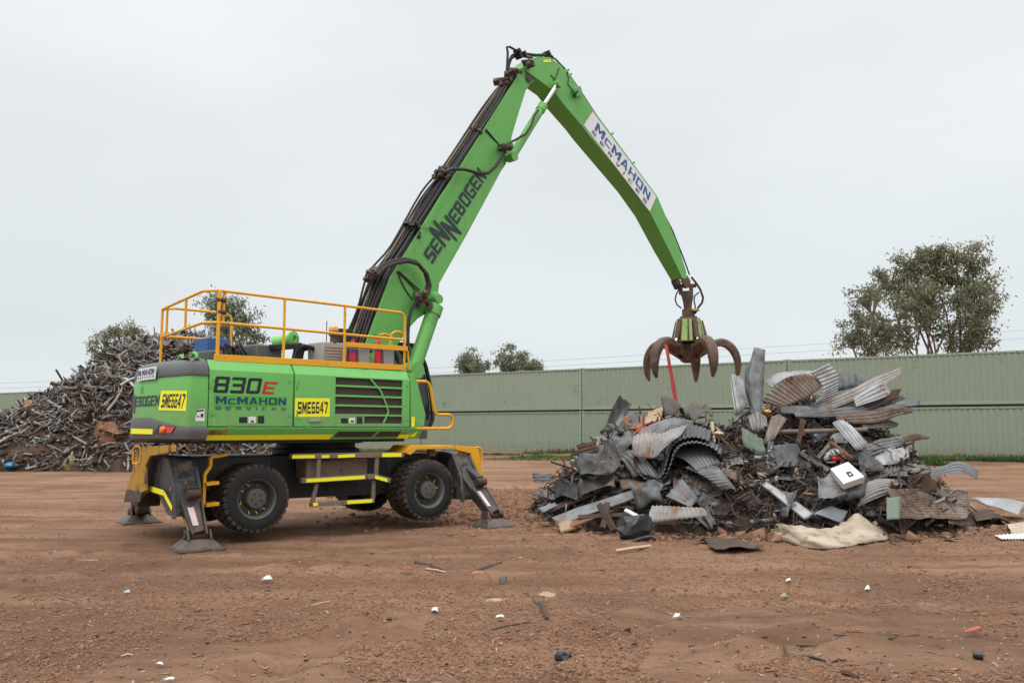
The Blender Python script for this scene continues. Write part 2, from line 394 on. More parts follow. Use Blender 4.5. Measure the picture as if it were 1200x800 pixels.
# ground: red-brown dirt with damp and dusty patches and embedded grit
def ground_mat():
    m, t, p = _nodes("red_dirt"); L = t.links.new
    g = t.nodes.new("ShaderNodeNewGeometry")
    def noise_(sc, det, ro, vec=None):
        n = t.nodes.new("ShaderNodeTexNoise"); n.inputs["Scale"].default_value = sc; n.inputs["Detail"].default_value = det; n.inputs["Roughness"].default_value = ro
        L(vec if vec is not None else g.outputs["Position"], n.inputs[0]); return n.outputs[0]
    def rng(out, a, b, c, d):
        n = t.nodes.new("ShaderNodeMapRange"); n.inputs[1].default_value = a; n.inputs[2].default_value = b
        n.inputs[3].default_value = c; n.inputs[4].default_value = d; L(out, n.inputs[0]); return n.outputs[0]
    def mix(f, a, b):
        n = t.nodes.new("ShaderNodeMix"); n.data_type = 'RGBA'; L(f, n.inputs[0])
        for i, q in ((6, a), (7, b)):
            if isinstance(q, tuple): n.inputs[i].default_value = c4(q)
            else: L(q, n.inputs[i])
        return n.outputs[2]
    mp_ = t.nodes.new("ShaderNodeMapping"); mp_.inputs["Rotation"].default_value = (0, 0, R(-24)); mp_.inputs["Scale"].default_value = (.22, 1.3, 1)
    L(g.outputs["Position"], mp_.inputs[0])
    c = mix(rng(noise_(.9, 5, .6, mp_.outputs[0]), .36, .66, 0, 1), (.212, .112, .067), (.375, .216, .134))
    c = mix(rng(noise_(.30, 6, .6), .47, .62, 0, .6), c, (.150, .083, .053))
    mp2_ = t.nodes.new('ShaderNodeMapping'); mp2_.inputs['Rotation'].default_value = (0, 0, R(-31)); mp2_.inputs['Scale'].default_value = (.10, 2.6, 1)
    L(g.outputs['Position'], mp2_.inputs[0])
    c = mix(rng(noise_(1.3, 7, .65, mp2_.outputs[0]), .53, .67, 0, .6), c, (.135, .074, .048))
    c = mix(rng(noise_(3.2, 9, .72), .52, .70, 0, .75), c, (.125, .068, .043))
    c = mix(rng(noise_(5.0, 8, .7), .60, .72, 0, .6), c, (.32, .20, .14))
    c = mix(rng(noise_(26, 6, .75), .56, .72, 0, .7), c, (.095, .054, .036))
    c = mix(rng(noise_(55, 3, .7), .66, .74, 0, .8), c, (.38, .27, .20))
    L(c, p.inputs["Base Color"])
    p.inputs["Roughness"].default_value = .95; p.inputs["Specular IOR Level"].default_value = .2
    n1 = noise_(9, 8, .7); n2 = noise_(70, 5, .7)
    ad = t.nodes.new("ShaderNodeMath"); ad.operation = 'MULTIPLY_ADD'; L(n2, ad.inputs[0]); ad.inputs[1].default_value = .35; L(n1, ad.inputs[2])
    b = t.nodes.new("ShaderNodeBump"); b.inputs["Strength"].default_value = 1.0; b.inputs["Distance"].default_value = .07
    L(ad.outputs[0], b.inputs["Height"]); L(b.outputs[0], p.inputs["Normal"])
    return m
M["dirt"] = ground_mat()
M["clod"] = surf("dirt_clods", (0.27, 0.142, 0.082), .95, alt=(.165, .086, .050), alt_scale=14, alt_amt=.9, bump=.4)
M["chips"] = surf("pale_chips", (0.36, 0.27, 0.20), .9, alt=(.2, .13, .09), alt_scale=3, alt_amt=.9)
def leaf_mat(name, a, b, c):
    m, t, p = _nodes(name); L = t.links.new
    g = t.nodes.new("ShaderNodeNewGeometry")
    n = t.nodes.new("ShaderNodeTexNoise"); n.inputs["Scale"].default_value = .55; n.inputs["Detail"].default_value = 6; L(g.outputs["Position"], n.inputs[0])
    rp = t.nodes.new("ShaderNodeValToRGB"); rp.color_ramp.elements[0].color = c4(a); rp.color_ramp.elements[0].position = .36
    rp.color_ramp.elements[1].color = c4(c); rp.color_ramp.elements[1].position = .66
    e = rp.color_ramp.elements.new(.5); e.color = c4(b)
    L(n.outputs[0], rp.inputs[0])
    hv = t.nodes.new("ShaderNodeHueSaturation")
    mr = t.nodes.new("ShaderNodeMapRange"); mr.inputs[3].default_value = .6; mr.inputs[4].default_value = 1.4
    L(g.outputs["Random Per Island"], mr.inputs[0]); L(mr.outputs[0], hv.inputs[2]); L(rp.outputs[0], hv.inputs[4])
    L(hv.outputs[0], p.inputs["Base Color"]); p.inputs["Roughness"].default_value = .55
    p.inputs["Specular IOR Level"].default_value = .3
    tr = t.nodes.new("ShaderNodeBsdfTranslucent"); L(hv.outputs[0], tr.inputs[0]); ms = t.nodes.new("ShaderNodeMixShader"); ms.inputs[0].default_value = .38
    L(p.outputs[0], ms.inputs[1]); L(tr.outputs[0], ms.inputs[2]); L(ms.outputs[0], t.nodes["Material Output"].inputs[0])
    return m
M["leaf_gum"] = leaf_mat("gum_leaves", (.170, .182, .110), (.215, .222, .138), (.260, .245, .155))
M["leaf_gum2"] = leaf_mat("gum_leaves_greyer", (.140, .168, .098), (.185, .212, .130), (.230, .242, .158))
M["bark"] = surf("gum_bark", (0.24, 0.19, 0.15), .85, alt=(.12, .085, .06), alt_scale=2, alt_amt=.9)
M["grass"] = leaf_mat("bank_grass", (.060, .110, .028), (.090, .160, .042), (.14, .16, .065))
M["drygrass"] = leaf_mat("dry_weeds", (.12, .085, .05), (.17, .12, .075), (.12, .12, .05))
M["container"] = surf("container_green_paint", (0.245, 0.295, 0.220), .6, alt=(.262, .305, .235), alt_scale=.35, dirt=(.15, .15, .10), dirt_amt=.1, dirt_scale=.8, streak=(.20, .245, .165), streak_amt=.7, bump=.25, bump_scale=1.3, objrand=.07)
M["container_low"] = surf("container_green_paint_splashed", (0.245, 0.295, 0.220), .6, alt=(.262, .305, .235), alt_scale=.35, dirt=(.17, .17, .12), dirt_amt=.12, dirt_scale=.8, streak=(.20, .245, .165), streak_amt=.7, bump=.25, bump_scale=1.3, objrand=.07, low=(.20, .15, .105), low_z=(-.1, .75))
M["gapdark"] = surf("dark_steel_gap_shade", (0.02, 0.02, 0.018), .8)  # dark steel; also stands in for shade in holes and the row gap
M["oldlime"] = surf("faded_yellow_green", (0.22, 0.24, 0.10), .7, dirt=(.12, .08, .05), dirt_amt=.4)
# ------------------------------------------------------------------ the ground
WP, WD = np.array([4.3, 54.1]), np.array([0.842, -0.539])       # a seam on the container wall, and the wall's direction
WN = np.array([-0.539, -0.842])                                  # towards the camera
def seg_dist(X, Y, pts):
    best = np.full(np.shape(X), 1e9); along = np.zeros(np.shape(X)); acc = 0.0
    for (ax, ay), (bx, by) in zip(pts[:-1], pts[1:]):
        dx, dy = bx - ax, by - ay; L2 = dx * dx + dy * dy
        t = np.clip(((X - ax) * dx + (Y - ay) * dy) / L2, 0, 1)
        d = np.hypot(X - ax - t * dx, Y - ay - t * dy); along = np.where(d < best, acc + t * math.sqrt(L2), along); best = np.minimum(best, d); acc += math.sqrt(L2)
    return best, along
RUTS = [[(-4, 735), (150, 700), (335, 668), (470, 640)], [(395, 746), (520, 702), (620, 665), (710, 638)], [(640, 800), (740, 752), (850, 700), (935, 686)],
        [(300, 795), (420, 735), (560, 690)], [(700, 800), (900, 730), (1200, 672)], [(-4, 770), (170, 728), (380, 690), (520, 668)], [(800, 800), (960, 745), (1200, 700)], [(-4, 690), (200, 660), (360, 642)], [(560, 800), (690, 752), (830, 702), (900, 682)], [(0, 660), (160, 640), (330, 622)], [(20, 612), (170, 600), (360, 590)]]
RUTS = [[tuple(on_ground(px, py)[:2]) for px, py in r] for r in RUTS]
def sstep(a, b, x):
    t = np.clip((x - a) / (b - a), 0, 1); return t * t * (3 - 2 * t)
def ground_z(X, Y):
    X = np.asarray(X, float); Y = np.asarray(Y, float)
    dw = (X - WP[0]) * WN[0] + (Y - WP[1]) * WN[1]
    z = 0.37 * sstep(5.0, 1.0, dw)
    near = sstep(60, 25, np.hypot(X, Y - 5))
    z = z + near * (0.05 * fbm(X * .35, Y * .35, 3, 3) + .018 * fbm(X * 1.1, Y * 1.1, 5, 3))
    rough = sstep(-.05, .18, fbm(X * .28 + 4, Y * .28, 21, 3)) * .8 + .2
    pile = sstep(5.5, 2.8, np.hypot((X - 4.8) * .75, Y - 16.5))
    rough = np.maximum(rough, pile * 1.4)
    z = z + near * rough * (.024 * fbm(X * 3.1, Y * 3.1, 9, 5, .66) + .018 * np.abs(fbm(X * 9, Y * 9, 31, 2)))
    for k, r in enumerate(RUTS):
        d, al = seg_dist(X, Y, r); dn = d + .10 * vnoise(X * 1.5, Y * 1.5, 40 + k)
        worn = .35 + .65 * sstep(-.1, .2, vnoise(al * .5, al * 0 + k, 90))
        z = z + near * worn * (-.042 * np.exp(-(dn / .19) ** 4) + .036 * np.exp(-((dn - .32) / .09) ** 2) + .010 * np.sin(2 * np.pi * (al + d * .5) / .17) * np.exp(-(dn / .17) ** 4))
    return z
def gz(x, y): return float(ground_z(np.array([x]), np.array([y]))[0])
def geo(a, b, s, ratio):
    out = []; x = a; 
    while x < b: x += s; s *= ratio; out.append(x)
    return out
xs = np.array([-v for v in geo(12.5, 900, .07, 1.16)][::-1] + list(np.arange(-12.5, 13.5, .055)) + geo(13.5, 900, .07, 1.16))
ys = np.array([-v for v in geo(-4.6, 300, .08, 1.3)][::-1] + list(np.arange(4.6, 12, .036)) + list(np.arange(12, 24, .06)) + geo(24, 62, .07, 1.02) + geo(62, 1500, 1.2, 1.2))
GX, GY = np.meshgrid(xs, ys)
V = np.stack([GX.ravel(), GY.ravel(), ground_z(GX, GY).ravel()], 1)
nx, ny = len(xs), len(ys)
I = np.arange(nx * ny).reshape(ny, nx)
Fq = np.stack([I[:-1, :-1].ravel(), I[:-1, 1:].ravel(), I[1:, 1:].ravel(), I[1:, :-1].ravel()], 1)
o = np_mesh("ground", V, Fq, M["dirt"], smooth=True); tag(o, kind="structure")

# ------------------------------------------------------------------ many small loose pieces in one mesh
OCT = np.array([[1, 0, 0], [-1, 0, 0], [0, 1, 0], [0, -1, 0], [0, 0, 1], [0, 0, -1]], float)
OCF = np.array([[0, 2, 4], [2, 1, 4], [1, 3, 4], [3, 0, 4], [2, 0, 5], [1, 2, 5], [3, 1, 5], [0, 3, 5]])
BXV = np.array([[-1, -1, -1], [1, -1, -1], [1, 1, -1], [-1, 1, -1], [-1, -1, 1], [1, -1, 1], [1, 1, 1], [-1, 1, 1]], float) * .5
BXF = np.array([[3, 2, 1, 0], [4, 5, 6, 7], [0, 1, 5, 4], [1, 2, 6, 5], [2, 3, 7, 6], [3, 0, 4, 7]])
def rot_rand(n, tilt=1.0):
    a = RNG.uniform(0, 2 * np.pi, n); b = RNG.normal(0, tilt, n); c = RNG.normal(0, tilt, n)
    ca, sa, cb, sb, cc, s_c = np.cos(a), np.sin(a), np.cos(b), np.sin(b), np.cos(c), np.sin(c)
    Z = np.zeros(n); O = np.ones(n)
    Rz = np.stack([np.stack([ca, -sa, Z], 1), np.stack([sa, ca, Z], 1), np.stack([Z, Z, O], 1)], 1)
    Ry = np.stack([np.stack([cb, Z, sb], 1), np.stack([Z, O, Z], 1), np.stack([-sb, Z, cb], 1)], 1)
    Rx = np.stack([np.stack([O, Z, Z], 1), np.stack([Z, cc, -s_c], 1), np.stack([Z, s_c, cc], 1)], 1)
    return Rz @ Ry @ Rx
def scatter(name, base_v, base_f, pos, scale, rot, mat, jitter=0.0, kind="stuff", parent=None):
    n = len(pos); k = len(base_v)
    v = np.repeat(base_v[None], n, 0)
    if jitter: v = v * RNG.uniform(1 - jitter, 1 + jitter, (n, k, 1))
    v = v * scale[:, None, :]
    v = np.einsum('nij,nkj->nki', rot, v) + pos[:, None, :]
    f = (base_f[None] + (np.arange(n) * k)[:, None, None]).reshape(-1, base_f.shape[1])
    o = np_mesh(name, v.reshape(-1, 3), f, mat, parent)
    if kind: o["kind"] = kind
    return o
def view_points(n, ymin, ymax, power=1.0, xr=(-40, 1240)):
    py = ymin + (ymax - ymin) * RNG.uniform(0, 1, n) ** power; px = RNG.uniform(xr[0], xr[1], n)
    p = np.array([on_ground(a, b) for a, b in zip(px, py)])
    return p
P = view_points(90000, 548, 830)
dens = fbm(P[:, 0] * .5, P[:, 1] * .5, 77, 3) + .35 * np.exp(-((P[:, 0] - 4.3) / 4) ** 2 - ((P[:, 1] - 13) / 3) ** 2) + .28 * np.exp(-((P[:, 0] - .3) / 1.2) ** 2 - ((P[:, 1] - 9) / 1.6) ** 2)
P = P[dens > -.03]
P[:, 2] = ground_z(P[:, 0], P[:, 1])
n = len(P); s = RNG.gamma(1.3, .0050, n) + .0045; s = np.minimum(s, .045)
scatter("loose_clods", OCT, OCF, P + np.array([0, 0, .002]), np.stack([s, s * RNG.uniform(.6, 1, n), s * RNG.uniform(.45, .8, n)], 1), rot_rand(n, .4), M["clod"], .35)
P = view_points(4200, 560, 830)
P[:, 2] = ground_z(P[:, 0], P[:, 1]) + .004
n = len(P); s = np.minimum(RNG.gamma(1.3, .005, n) + .004, .018)
scatter("pale_wood_chips", BXV, BXF, P, np.stack([s * RNG.uniform(1, 4, n), s, s * .4], 1), rot_rand(n, .25), M["chips"], .3)
P = view_points(800, 552, 830)
P[:, 2] = ground_z(P[:, 0], P[:, 1]) + .004
n = len(P); s = np.minimum(RNG.gamma(1.3, .004, n) + .003, .014)
scatter("dark_bark_chips", BXV, BXF, P, np.stack([s * RNG.uniform(1, 6, n), s, s * .5], 1), rot_rand(n, .25), M["wooddark"], .3)
# churned soil between the front outrigger and the heap
P = np.stack([RNG.normal(1.6, 2.2, 9000), RNG.normal(21.5, 2.3, 9000), np.zeros(9000)], 1)
P = P[np.hypot((P[:, 0] - 4.9) / 4.3, (P[:, 1] - 18.8) / 3.8) > 1]
P[:, 2] = ground_z(P[:, 0], P[:, 1]); n = len(P); s = RNG.gamma(1.8, .020, n) + .010
scatter("churned_soil_lumps", OCT, OCF, P, np.stack([s, s * .8, s * .7], 1), rot_rand(n, .5), M["clod"], .35)

# ------------------------------------------------------------------ the container wall
CL, CH_, CW = 12.56, 2.56, 2.44
BASE_Z = .37
def corr_panel(x0, x1, z0, z1, y0, pitch=.278, depth=.036):
    prof = []; x = x0
    while x < x1 - 1e-6:
        for (f, d) in ((0, 0), (.26, 0), (.50, 1), (.76, 1)):
            xx = x + f * pitch
            if xx < x1: prof.append((xx, y0 + d * depth))
        x += pitch
    prof.append((x1, y0))
    vs = [(a, b, z0) for a, b in prof] + [(a, b, z1) for a, b in prof]; n = len(prof)
    return vs, [(i, i + 1, n + i + 1, n + i) for i in range(n - 1)]
def make_container(CM):
    r = empty("shipping_container")
    b = MB(); b.add(*corr_panel(.16, CL - .16, .16, CH_ - .12, .02)); b.build("side_panel", CM, r)
    b = MB(); b.add(*corr_panel(.16, CL - .16, .16, CH_ - .12, CW - .06)); b.build("rear_panel", CM, r)
    for y in (0, CW - .07):
        MB().box((.16, y, .0), (CL - .16, y + .07, .16)).build("bottom_rail", CM, r, .006)
        MB().box((.16, y, CH_ - .12), (CL - .16, y + .06, CH_ - .02)).build("top_rail", CM, r, .006)
    MB().box((.1, .062, CH_ - .045), (CL - .1, CW - .062, CH_ - .03)).build("roof", CM, r)
    for x in (0, CL - .16):
        for y in (0, CW - .16):
            MB().box((x, y, .12), (x + .16, y + .16, CH_ - .12)).build("corner_post", CM, r, .008)
            for z in (-.012, CH_ - .118):
                MB().box((x - .006, y - .006, z), (x + .166, y + .166, z + .13)).build("corner_casting", CM, r, .01)
        MB().box((x + .04 if x == 0 else x + .06, .165, .1), (x + .1 if x == 0 else x + .12, CW - .165, CH_ - .1)).build("end_wall", CM, r)
    # bolts and small lashing rings along the rail
    MB().box((.3, .05, -.088), (CL - .3, CW - .05, -.014)).build("gap_filler", M["gapdark"], r)  # added filler, no container part: blocks the row gap, dark for its shade
    bb = MB()
    for k in range(14):
        bb.cyl((.5 + k * .86, .001, CH_ - .07), (.5 + k * .86, -.012, CH_ - .07), .022, 8)
    for k in range(6):
        for x in (.08, CL - .08): bb.cyl((x, .001, .4 + k * .36), (x, -.012, .4 + k * .36), .02, 8)
    bb.build("bolt_row", M["gapdark"], r)
    return r
PITCH = 12.62
wall_ang = math.atan2(WD[1], WD[0])
ORD = ["first", "second", "third", "fourth", "fifth", "sixth", "seventh", "eighth", "ninth", "tenth"]
for row in (0, 1):
    proto = make_container(M['container'] if row else M['container_low'])
    for k in range(-7, 3):
        c = proto if k == -7 else copy_tree(proto)
        t = k * PITCH + .03 + (0.05 if row else 0)
        c.location = (WP[0] + WD[0] * t + (.03 if row else 0) * WN[0], WP[1] + WD[1] * t + (.03 if row else 0) * WN[1], BASE_Z + row * (CH_ + .09))
        c.rotation_euler = (0, 0, wall_ang)
        tag(c, f"pale green corrugated container in the {'upper' if row else 'lower'} row of the wall, {ORD[2 - k]} from its right end", "container", "stacked green shipping containers")

# grass and weeds on the bank at the foot of the wall
def blades(name, n, trange, drange, h, mat, cl=.9):
    cn = n // 40
    ct = RNG.uniform(*trange, cn); cdd = RNG.uniform(*drange, cn)
    t = np.repeat(ct, 40) + RNG.normal(0, cl, cn * 40); d = np.abs(np.repeat(cdd, 40) + RNG.normal(0, .35, cn * 40)) + .12
    keep = fbm(t * .22, d * .8, 61, 3) > .02
    t, d = t[keep], d[keep]; m = len(t)
    x = WP[0] + WD[0] * t + WN[0] * d; y = WP[1] + WD[1] * t + WN[1] * d; z = ground_z(x, y) - .02
    a = RNG.uniform(0, np.pi, m); hh = h * RNG.uniform(.35, 1.2, m); ww = RNG.uniform(.03, .07, m)
    lx, ly = RNG.normal(0, .12, m), RNG.normal(0, .12, m)
    v = np.stack([np.stack([x - np.cos(a) * ww, y - np.sin(a) * ww, z], 1), np.stack([x + np.cos(a) * ww, y + np.sin(a) * ww, z], 1), np.stack([x + lx, y + ly, z + hh], 1)], 1)
    o = np_mesh(name, v.reshape(-1, 3), np.arange(m * 3).reshape(-1, 3), mat); o["kind"] = "stuff"
blades("bank_grass", 30000, (-22, 34), (1.2, 4.4), .15, M["grass"])
blades("bank_grass", 26000, (13, 34), (1.0, 3.6), .22, M["grass"])
blades("dry_weeds", 4000, (-6, 30), (.1, .7), .3, M["drygrass"], .6)

# ------------------------------------------------------------------ trees
def tree(name, label, base_px, Z, blobs, leaf, leaf_n, lsize, trunks, seed, cat="tree", group=None):
    rg = np.random.default_rng(seed)
    root_w = at(base_px, 502, Z); root_w[2] = 0
    r = empty(name, tuple(root_w)); tag(r, label, cat, group)
    wood = MB(); LV = []; m = Z / FPX
    tops = []
    for (bx, by, rx, ry) in blobs:
        c = at(bx, by, Z) - root_w; c[1] += rg.normal(0, rx * m * .5)
        tops.append((c, rx * m, ry * m))
    for ti, (tx, lean) in enumerate(trunks):
        b0 = at(tx, 502, Z) - root_w; b0[2] = -.2
        mine = [tp for k, tp in enumerate(tops) if k % len(trunks) == ti] or tops[:1]
        fork = b0 + np.array([lean, 0, 0]) + np.array([0, 0, .42 * np.mean([q[0][2] for q in mine])])
        fork[2] = min(fork[2], 7.0)
        r0 = .30 if len(trunks) == 1 else .22
        wood.tube([b0, b0 * .5 + fork * .5 + rg.normal(0, .12, 3), fork], [r0, r0 * .85, r0 * .7], 8)
        for (c, rx, rz) in mine:
            midp = fork * .45 + c * .55 + rg.normal(0, .35, 3); midp[2] += .4
            wood.tube([fork, fork * .65 + midp * .35 + rg.normal(0, .1, 3), midp, c], [r0 * .55, r0 * .42, r0 * .3, .05], 6)
            nsub = max(10, int(leaf_n * rx * rz / 3.3))
            for _ in range(nsub):
                dd = rg.normal(0, 1, 3); dd /= np.linalg.norm(dd); rad = rg.uniform(.35, 1.0) ** .6
                sc_ = c + dd * rad * np.array([rx, min(rx, 2.2), rz])
                wood.tube([midp * .3 + c * .7, sc_ * .6 + c * .4 + rg.normal(0, .15, 3), sc_], [.055, .035, .012], 4)
                k = int(rg.uniform(45, 95)); sp = rg.uniform(.22, .44)
                p = sc_ + rg.normal(0, 1, (k, 3)) * np.array([sp, sp, sp * .72])
                p[:, 2] -= rg.uniform(0, .5, k) * .6
                LV.append(p)
    L = np.concatenate(LV); n = len(L)
    d = rg.normal(0, 1, (n, 3)); d[:, 2] = -np.abs(d[:, 2]) * 1.1 - .3; d /= np.linalg.norm(d, axis=1)[:, None]
    sd_ = np.cross(d, rg.normal(0, 1, (n, 3))); sd_ /= np.linalg.norm(sd_, axis=1)[:, None] + 1e-9
    ln = lsize * .72 * rg.uniform(.6, 1.3, n)[:, None]; wd = ln * .19
    v = np.stack([L, L + d * ln * .5 + sd_ * wd, L + d * ln, L + d * ln * .5 - sd_ * wd], 1)
    wood.build("trunk", M["bark"], r, smooth=True)
    o = np_mesh("crown", v.reshape(-1, 3), np.arange(n * 4).reshape(-1, 4), leaf, r)
    return r
tree("gum_tree", "tall wide gum tree with several pale stems behind the right end of the container wall", 1105, 66,
     [(1048, 318, 22, 28), (1058, 352, 24, 28), (1092, 310, 26, 26), (1090, 348, 28, 26), (1138, 300, 18, 18), (1145, 332, 22, 26), (1128, 360, 26, 24), (1146, 380, 18, 24), (1112, 388, 22, 20), (1066, 388, 20, 20), (1072, 302, 22, 20), (1116, 318, 20, 22), (1080, 368, 24, 20), (1148, 352, 14, 20), (1116, 296, 20, 14), (1140, 400, 22, 12), (1062, 334, 20, 20)],
     M["leaf_gum"], 26, .42, [(1093, -.8), (1104, .3), (1112, 1.2)], 3, group="gum trees behind the containers")
tree("gum_tree", "smaller yellowish gum tree on the left flank of the tall wide one behind the wall", 1035, 64,
     [(1002, 378, 20, 24), (1012, 346, 16, 22), (1028, 366, 18, 26), (1020, 402, 24, 12), (992, 400, 14, 12), (1044, 396, 14, 16)],
     M["leaf_gum"], 26, .40, [(1036, -.3)], 4, group="gum trees behind the containers")
tree("gum_tree", "rounder taller gum tree, right one of the small pair above the middle of the wall", 606, 100,
     [(600, 414, 16, 17), (612, 424, 16, 14), (588, 424, 10, 12), (628, 429, 11, 8), (603, 430, 18, 8)],
     M["leaf_gum2"], 14, .5, [(602, .2)], 5, group="gum trees behind the containers")
tree("gum_tree", "shorter gum tree, left one of the small pair above the middle of the wall", 553, 100,
     [(551, 417, 9, 12), (544, 428, 10, 9), (562, 426, 12, 10), (553, 432, 14, 8)],
     M["leaf_gum2"], 14, .5, [(553, 0)], 6, group="gum trees behind the containers")
tree("gum_tree", "gum tree seen through the yellow railing of the green machine", 275, 74,
     [(258, 356, 14, 16), (276, 362, 18, 18), (292, 372, 16, 18), (262, 380, 18, 16), (280, 392, 20, 18), (300, 398, 16, 16), (255, 402, 14, 14), (304, 414, 12, 10)],
     M["leaf_gum2"], 22, .42, [(276, -.2), (282, .4)], 8, group="gum trees behind the containers")
tree("gum_tree", "bushy tree peeping over the left shoulder of the tall offcut mound", 132, 84,
     [(126, 400, 15, 14), (140, 392, 16, 12), (158, 388, 14, 10), (118, 412, 12, 14), (146, 404, 18, 16), (134, 410, 16, 14)],
     M["leaf_gum"], 14, .45, [(136, 0)], 9, group="gum trees behind the containers")

# power lines far behind the wall
for k, (pts, lab) in enumerate([([(-200, 456), (510, 431), (975, 402), (1260, 383)], "thin upper power line crossing the sky above the wall"),
                                ([(-200, 462), (510, 437), (975, 410), (1260, 393)], "thin lower power line crossing the sky above the wall")]):
    q = [at(x, y, 118) for x, y in pts]; b = MB(); b.tube(q, .013, 5)
    tag(b.build("power_line", M["gapdark"]), lab, "power line", "power lines")

# ------------------------------------------------------------------ the tall mound of steel offcuts on the left
MX = np.array([(p - 600) / FPX * 43 for p in (-140, -60, 0, 20, 60, 95, 120, 150, 190, 235, 250, 275, 310, 340, 368)])
MH = np.array([1.2, 1.4, 1.55, 1.8, 2.6, 3.7, 4.6, 5.95, 6.35, 6.4, 5.8, 5.0, 3.6, 1.9, 0.0])
def mound_z(X, Y):
    H = np.interp(X, MX, MH, left=0, right=0)
    H = np.where(X < MX[0], np.clip(1.2 - (MX[0] - X) * .5, 0, 2), H)
    fr = np.clip((Y - 37.9) / np.maximum(H * .80, .6), 0, 1); bk = np.clip((52 - Y) / 6.0, 0, 1)
    s = (np.sin(fr * np.pi / 2) * .55 + fr * .45) * np.minimum(1, bk)
    return H * s
xs_ = np.linspace(-36, -9.0, 150); ys_ = np.linspace(37.4, 53, 90)
gx, gy = np.meshgrid(xs_, ys_); hz = mound_z(gx, gy)
zz = hz + np.where(hz > .2, .28 * fbm(gx * 1.3, gy * 1.3, 51, 4), -.25)
I = np.arange(gx.size).reshape(gx.shape)
o = np_mesh("offcut_mound_core", np.stack([gx.ravel(), gy.ravel(), zz.ravel()], 1), np.stack([I[:-1, :-1].ravel(), I[:-1, 1:].ravel(), I[1:, 1:].ravel(), I[1:, :-1].ravel()], 1), M["heaprust"])
tag(o, kind="stuff")
def mound_pts(n, ymax=48, lift=.12):
    out = []
    while len(out) < n:
        x = RNG.uniform(-35, -9.2); y = RNG.uniform(37.9, ymax); z = float(mound_z(np.array(x), np.array(y)))
        if z < .12: 
            if RNG.uniform() > .25: continue
        if RNG.uniform() > .35 + .65 * sstep(48, 39, y): continue
        out.append((x, y, z + RNG.uniform(0, lift)))
    return np.array(out)
for nm, mat, n, sl, st in (("grey_offcut_pieces", M["steelgrey"], 3000, (.25, 1.1), (.028, .095)), ("pale_offcut_pieces", M["steelpale"], 1500, (.3, 1.3), (.022, .075)),
                           ("dark_offcut_pieces", M["steeldark"], 2400, (.25, 1.1), (.03, .12)), ("rusty_offcut_pieces", M["rusty"], 1400, (.3, 1.1), (.04, .18))):
    P = mound_pts(n)
    if nm.startswith("rusty"): P = P[np.argsort(P[:, 2])][: int(n * .85)]
    n = len(P); L_ = RNG.uniform(*sl, n); t_ = RNG.uniform(*st, n)
    scatter(nm, BXV, BXF, P, np.stack([L_, t_, t_ * RNG.uniform(.25, 1, n)], 1), rot_rand(n, .62), mat, .12)
def bent_mesh(kind, seed):
    rg = random.Random(seed); b = MB()
    if kind == "pipe":
        L_ = rg.uniform(1.3, 2.3); k = rg.uniform(-.3, .3)
        b.tube([(L_ * (t - .5), k * math.sin(3 * t), .12 * math.sin(5 * t + seed)) for t in np.linspace(0, 1, 7)], rg.uniform(.045, .085), 8)
    elif kind == "angle":
        L_ = rg.uniform(1.2, 2.4); w_ = rg.uniform(.10, .17)
        b.box((-L_ / 2, 0, 0), (L_ / 2, w_, .016)).box((-L_ / 2, 0, .016), (L_ / 2, .016, w_))
    elif kind == "beam":
        L_ = rg.uniform(.9, 1.9); w_ = rg.uniform(.12, .2)
        b.box((-L_ / 2, -w_ / 2, -w_ / 2), (L_ / 2, w_ / 2, -w_ / 2 + .02)).box((-L_ / 2, -w_ / 2, w_ / 2 - .02), (L_ / 2, w_ / 2, w_ / 2)).box((-L_ / 2, -.012, -w_ / 2 + .02), (L_ / 2, .012, w_ / 2 - .02))
    elif kind == "strip":
        L_ = rg.uniform(1.2, 2.2); k = rg.uniform(.3, .9); r1 = []
        for t in np.linspace(0, 1, 9):
            x = L_ * (t - .5); z = k * (t - .5) ** 2 + .1 * math.sin(6 * t)
            r1.append([Vector((x, -.06, z)), Vector((x, .06, z)), Vector((x, .06, z + .015)), Vector((x, -.06, z + .015))])
        b.rings(r1)
    else:
        w_, h_ = rg.uniform(.6, 1.2), rg.uniform(.5, .9); r1 = []
        for t in np.linspace(0, 1, 6):
            z = .25 * math.sin(t * 3 + seed)
            r1.append([Vector((w_ * (t - .5), -h_ / 2, z)), Vector((w_ * (t - .5), h_ / 2, z + .1)), Vector((w_ * (t - .5), h_ / 2, z + .12)), Vector((w_ * (t - .5), -h_ / 2, z + .02))])
        b.rings(r1)
    return b
KINDS = [("pipe", "steel_pipe", "bent length of grey pipe lying on the tall offcut mound", "pipe", ["steelgrey", "steelpale", "steeldark"], 70),
         ("angle", "angle_bar", "length of angle steel lying on the tall offcut mound", "angle bar", ["steelgrey", "steelpale", "rusty"], 70),
         ("beam", "beam_offcut", "short stub of flanged beam lying on the tall offcut mound", "beam", ["steeldark", "steelgrey", "rusty"], 45),
         ("strip", "steel_strip", "bowed flat steel strip lying on the tall offcut mound", "steel strip", ["steelpale", "steelgrey", "steeldark"], 60),
         ("plate", "steel_plate", "buckled rusty plate lying on the tall offcut mound", "steel plate", ["rusty", "orangebrown", "steeldark"], 40)]
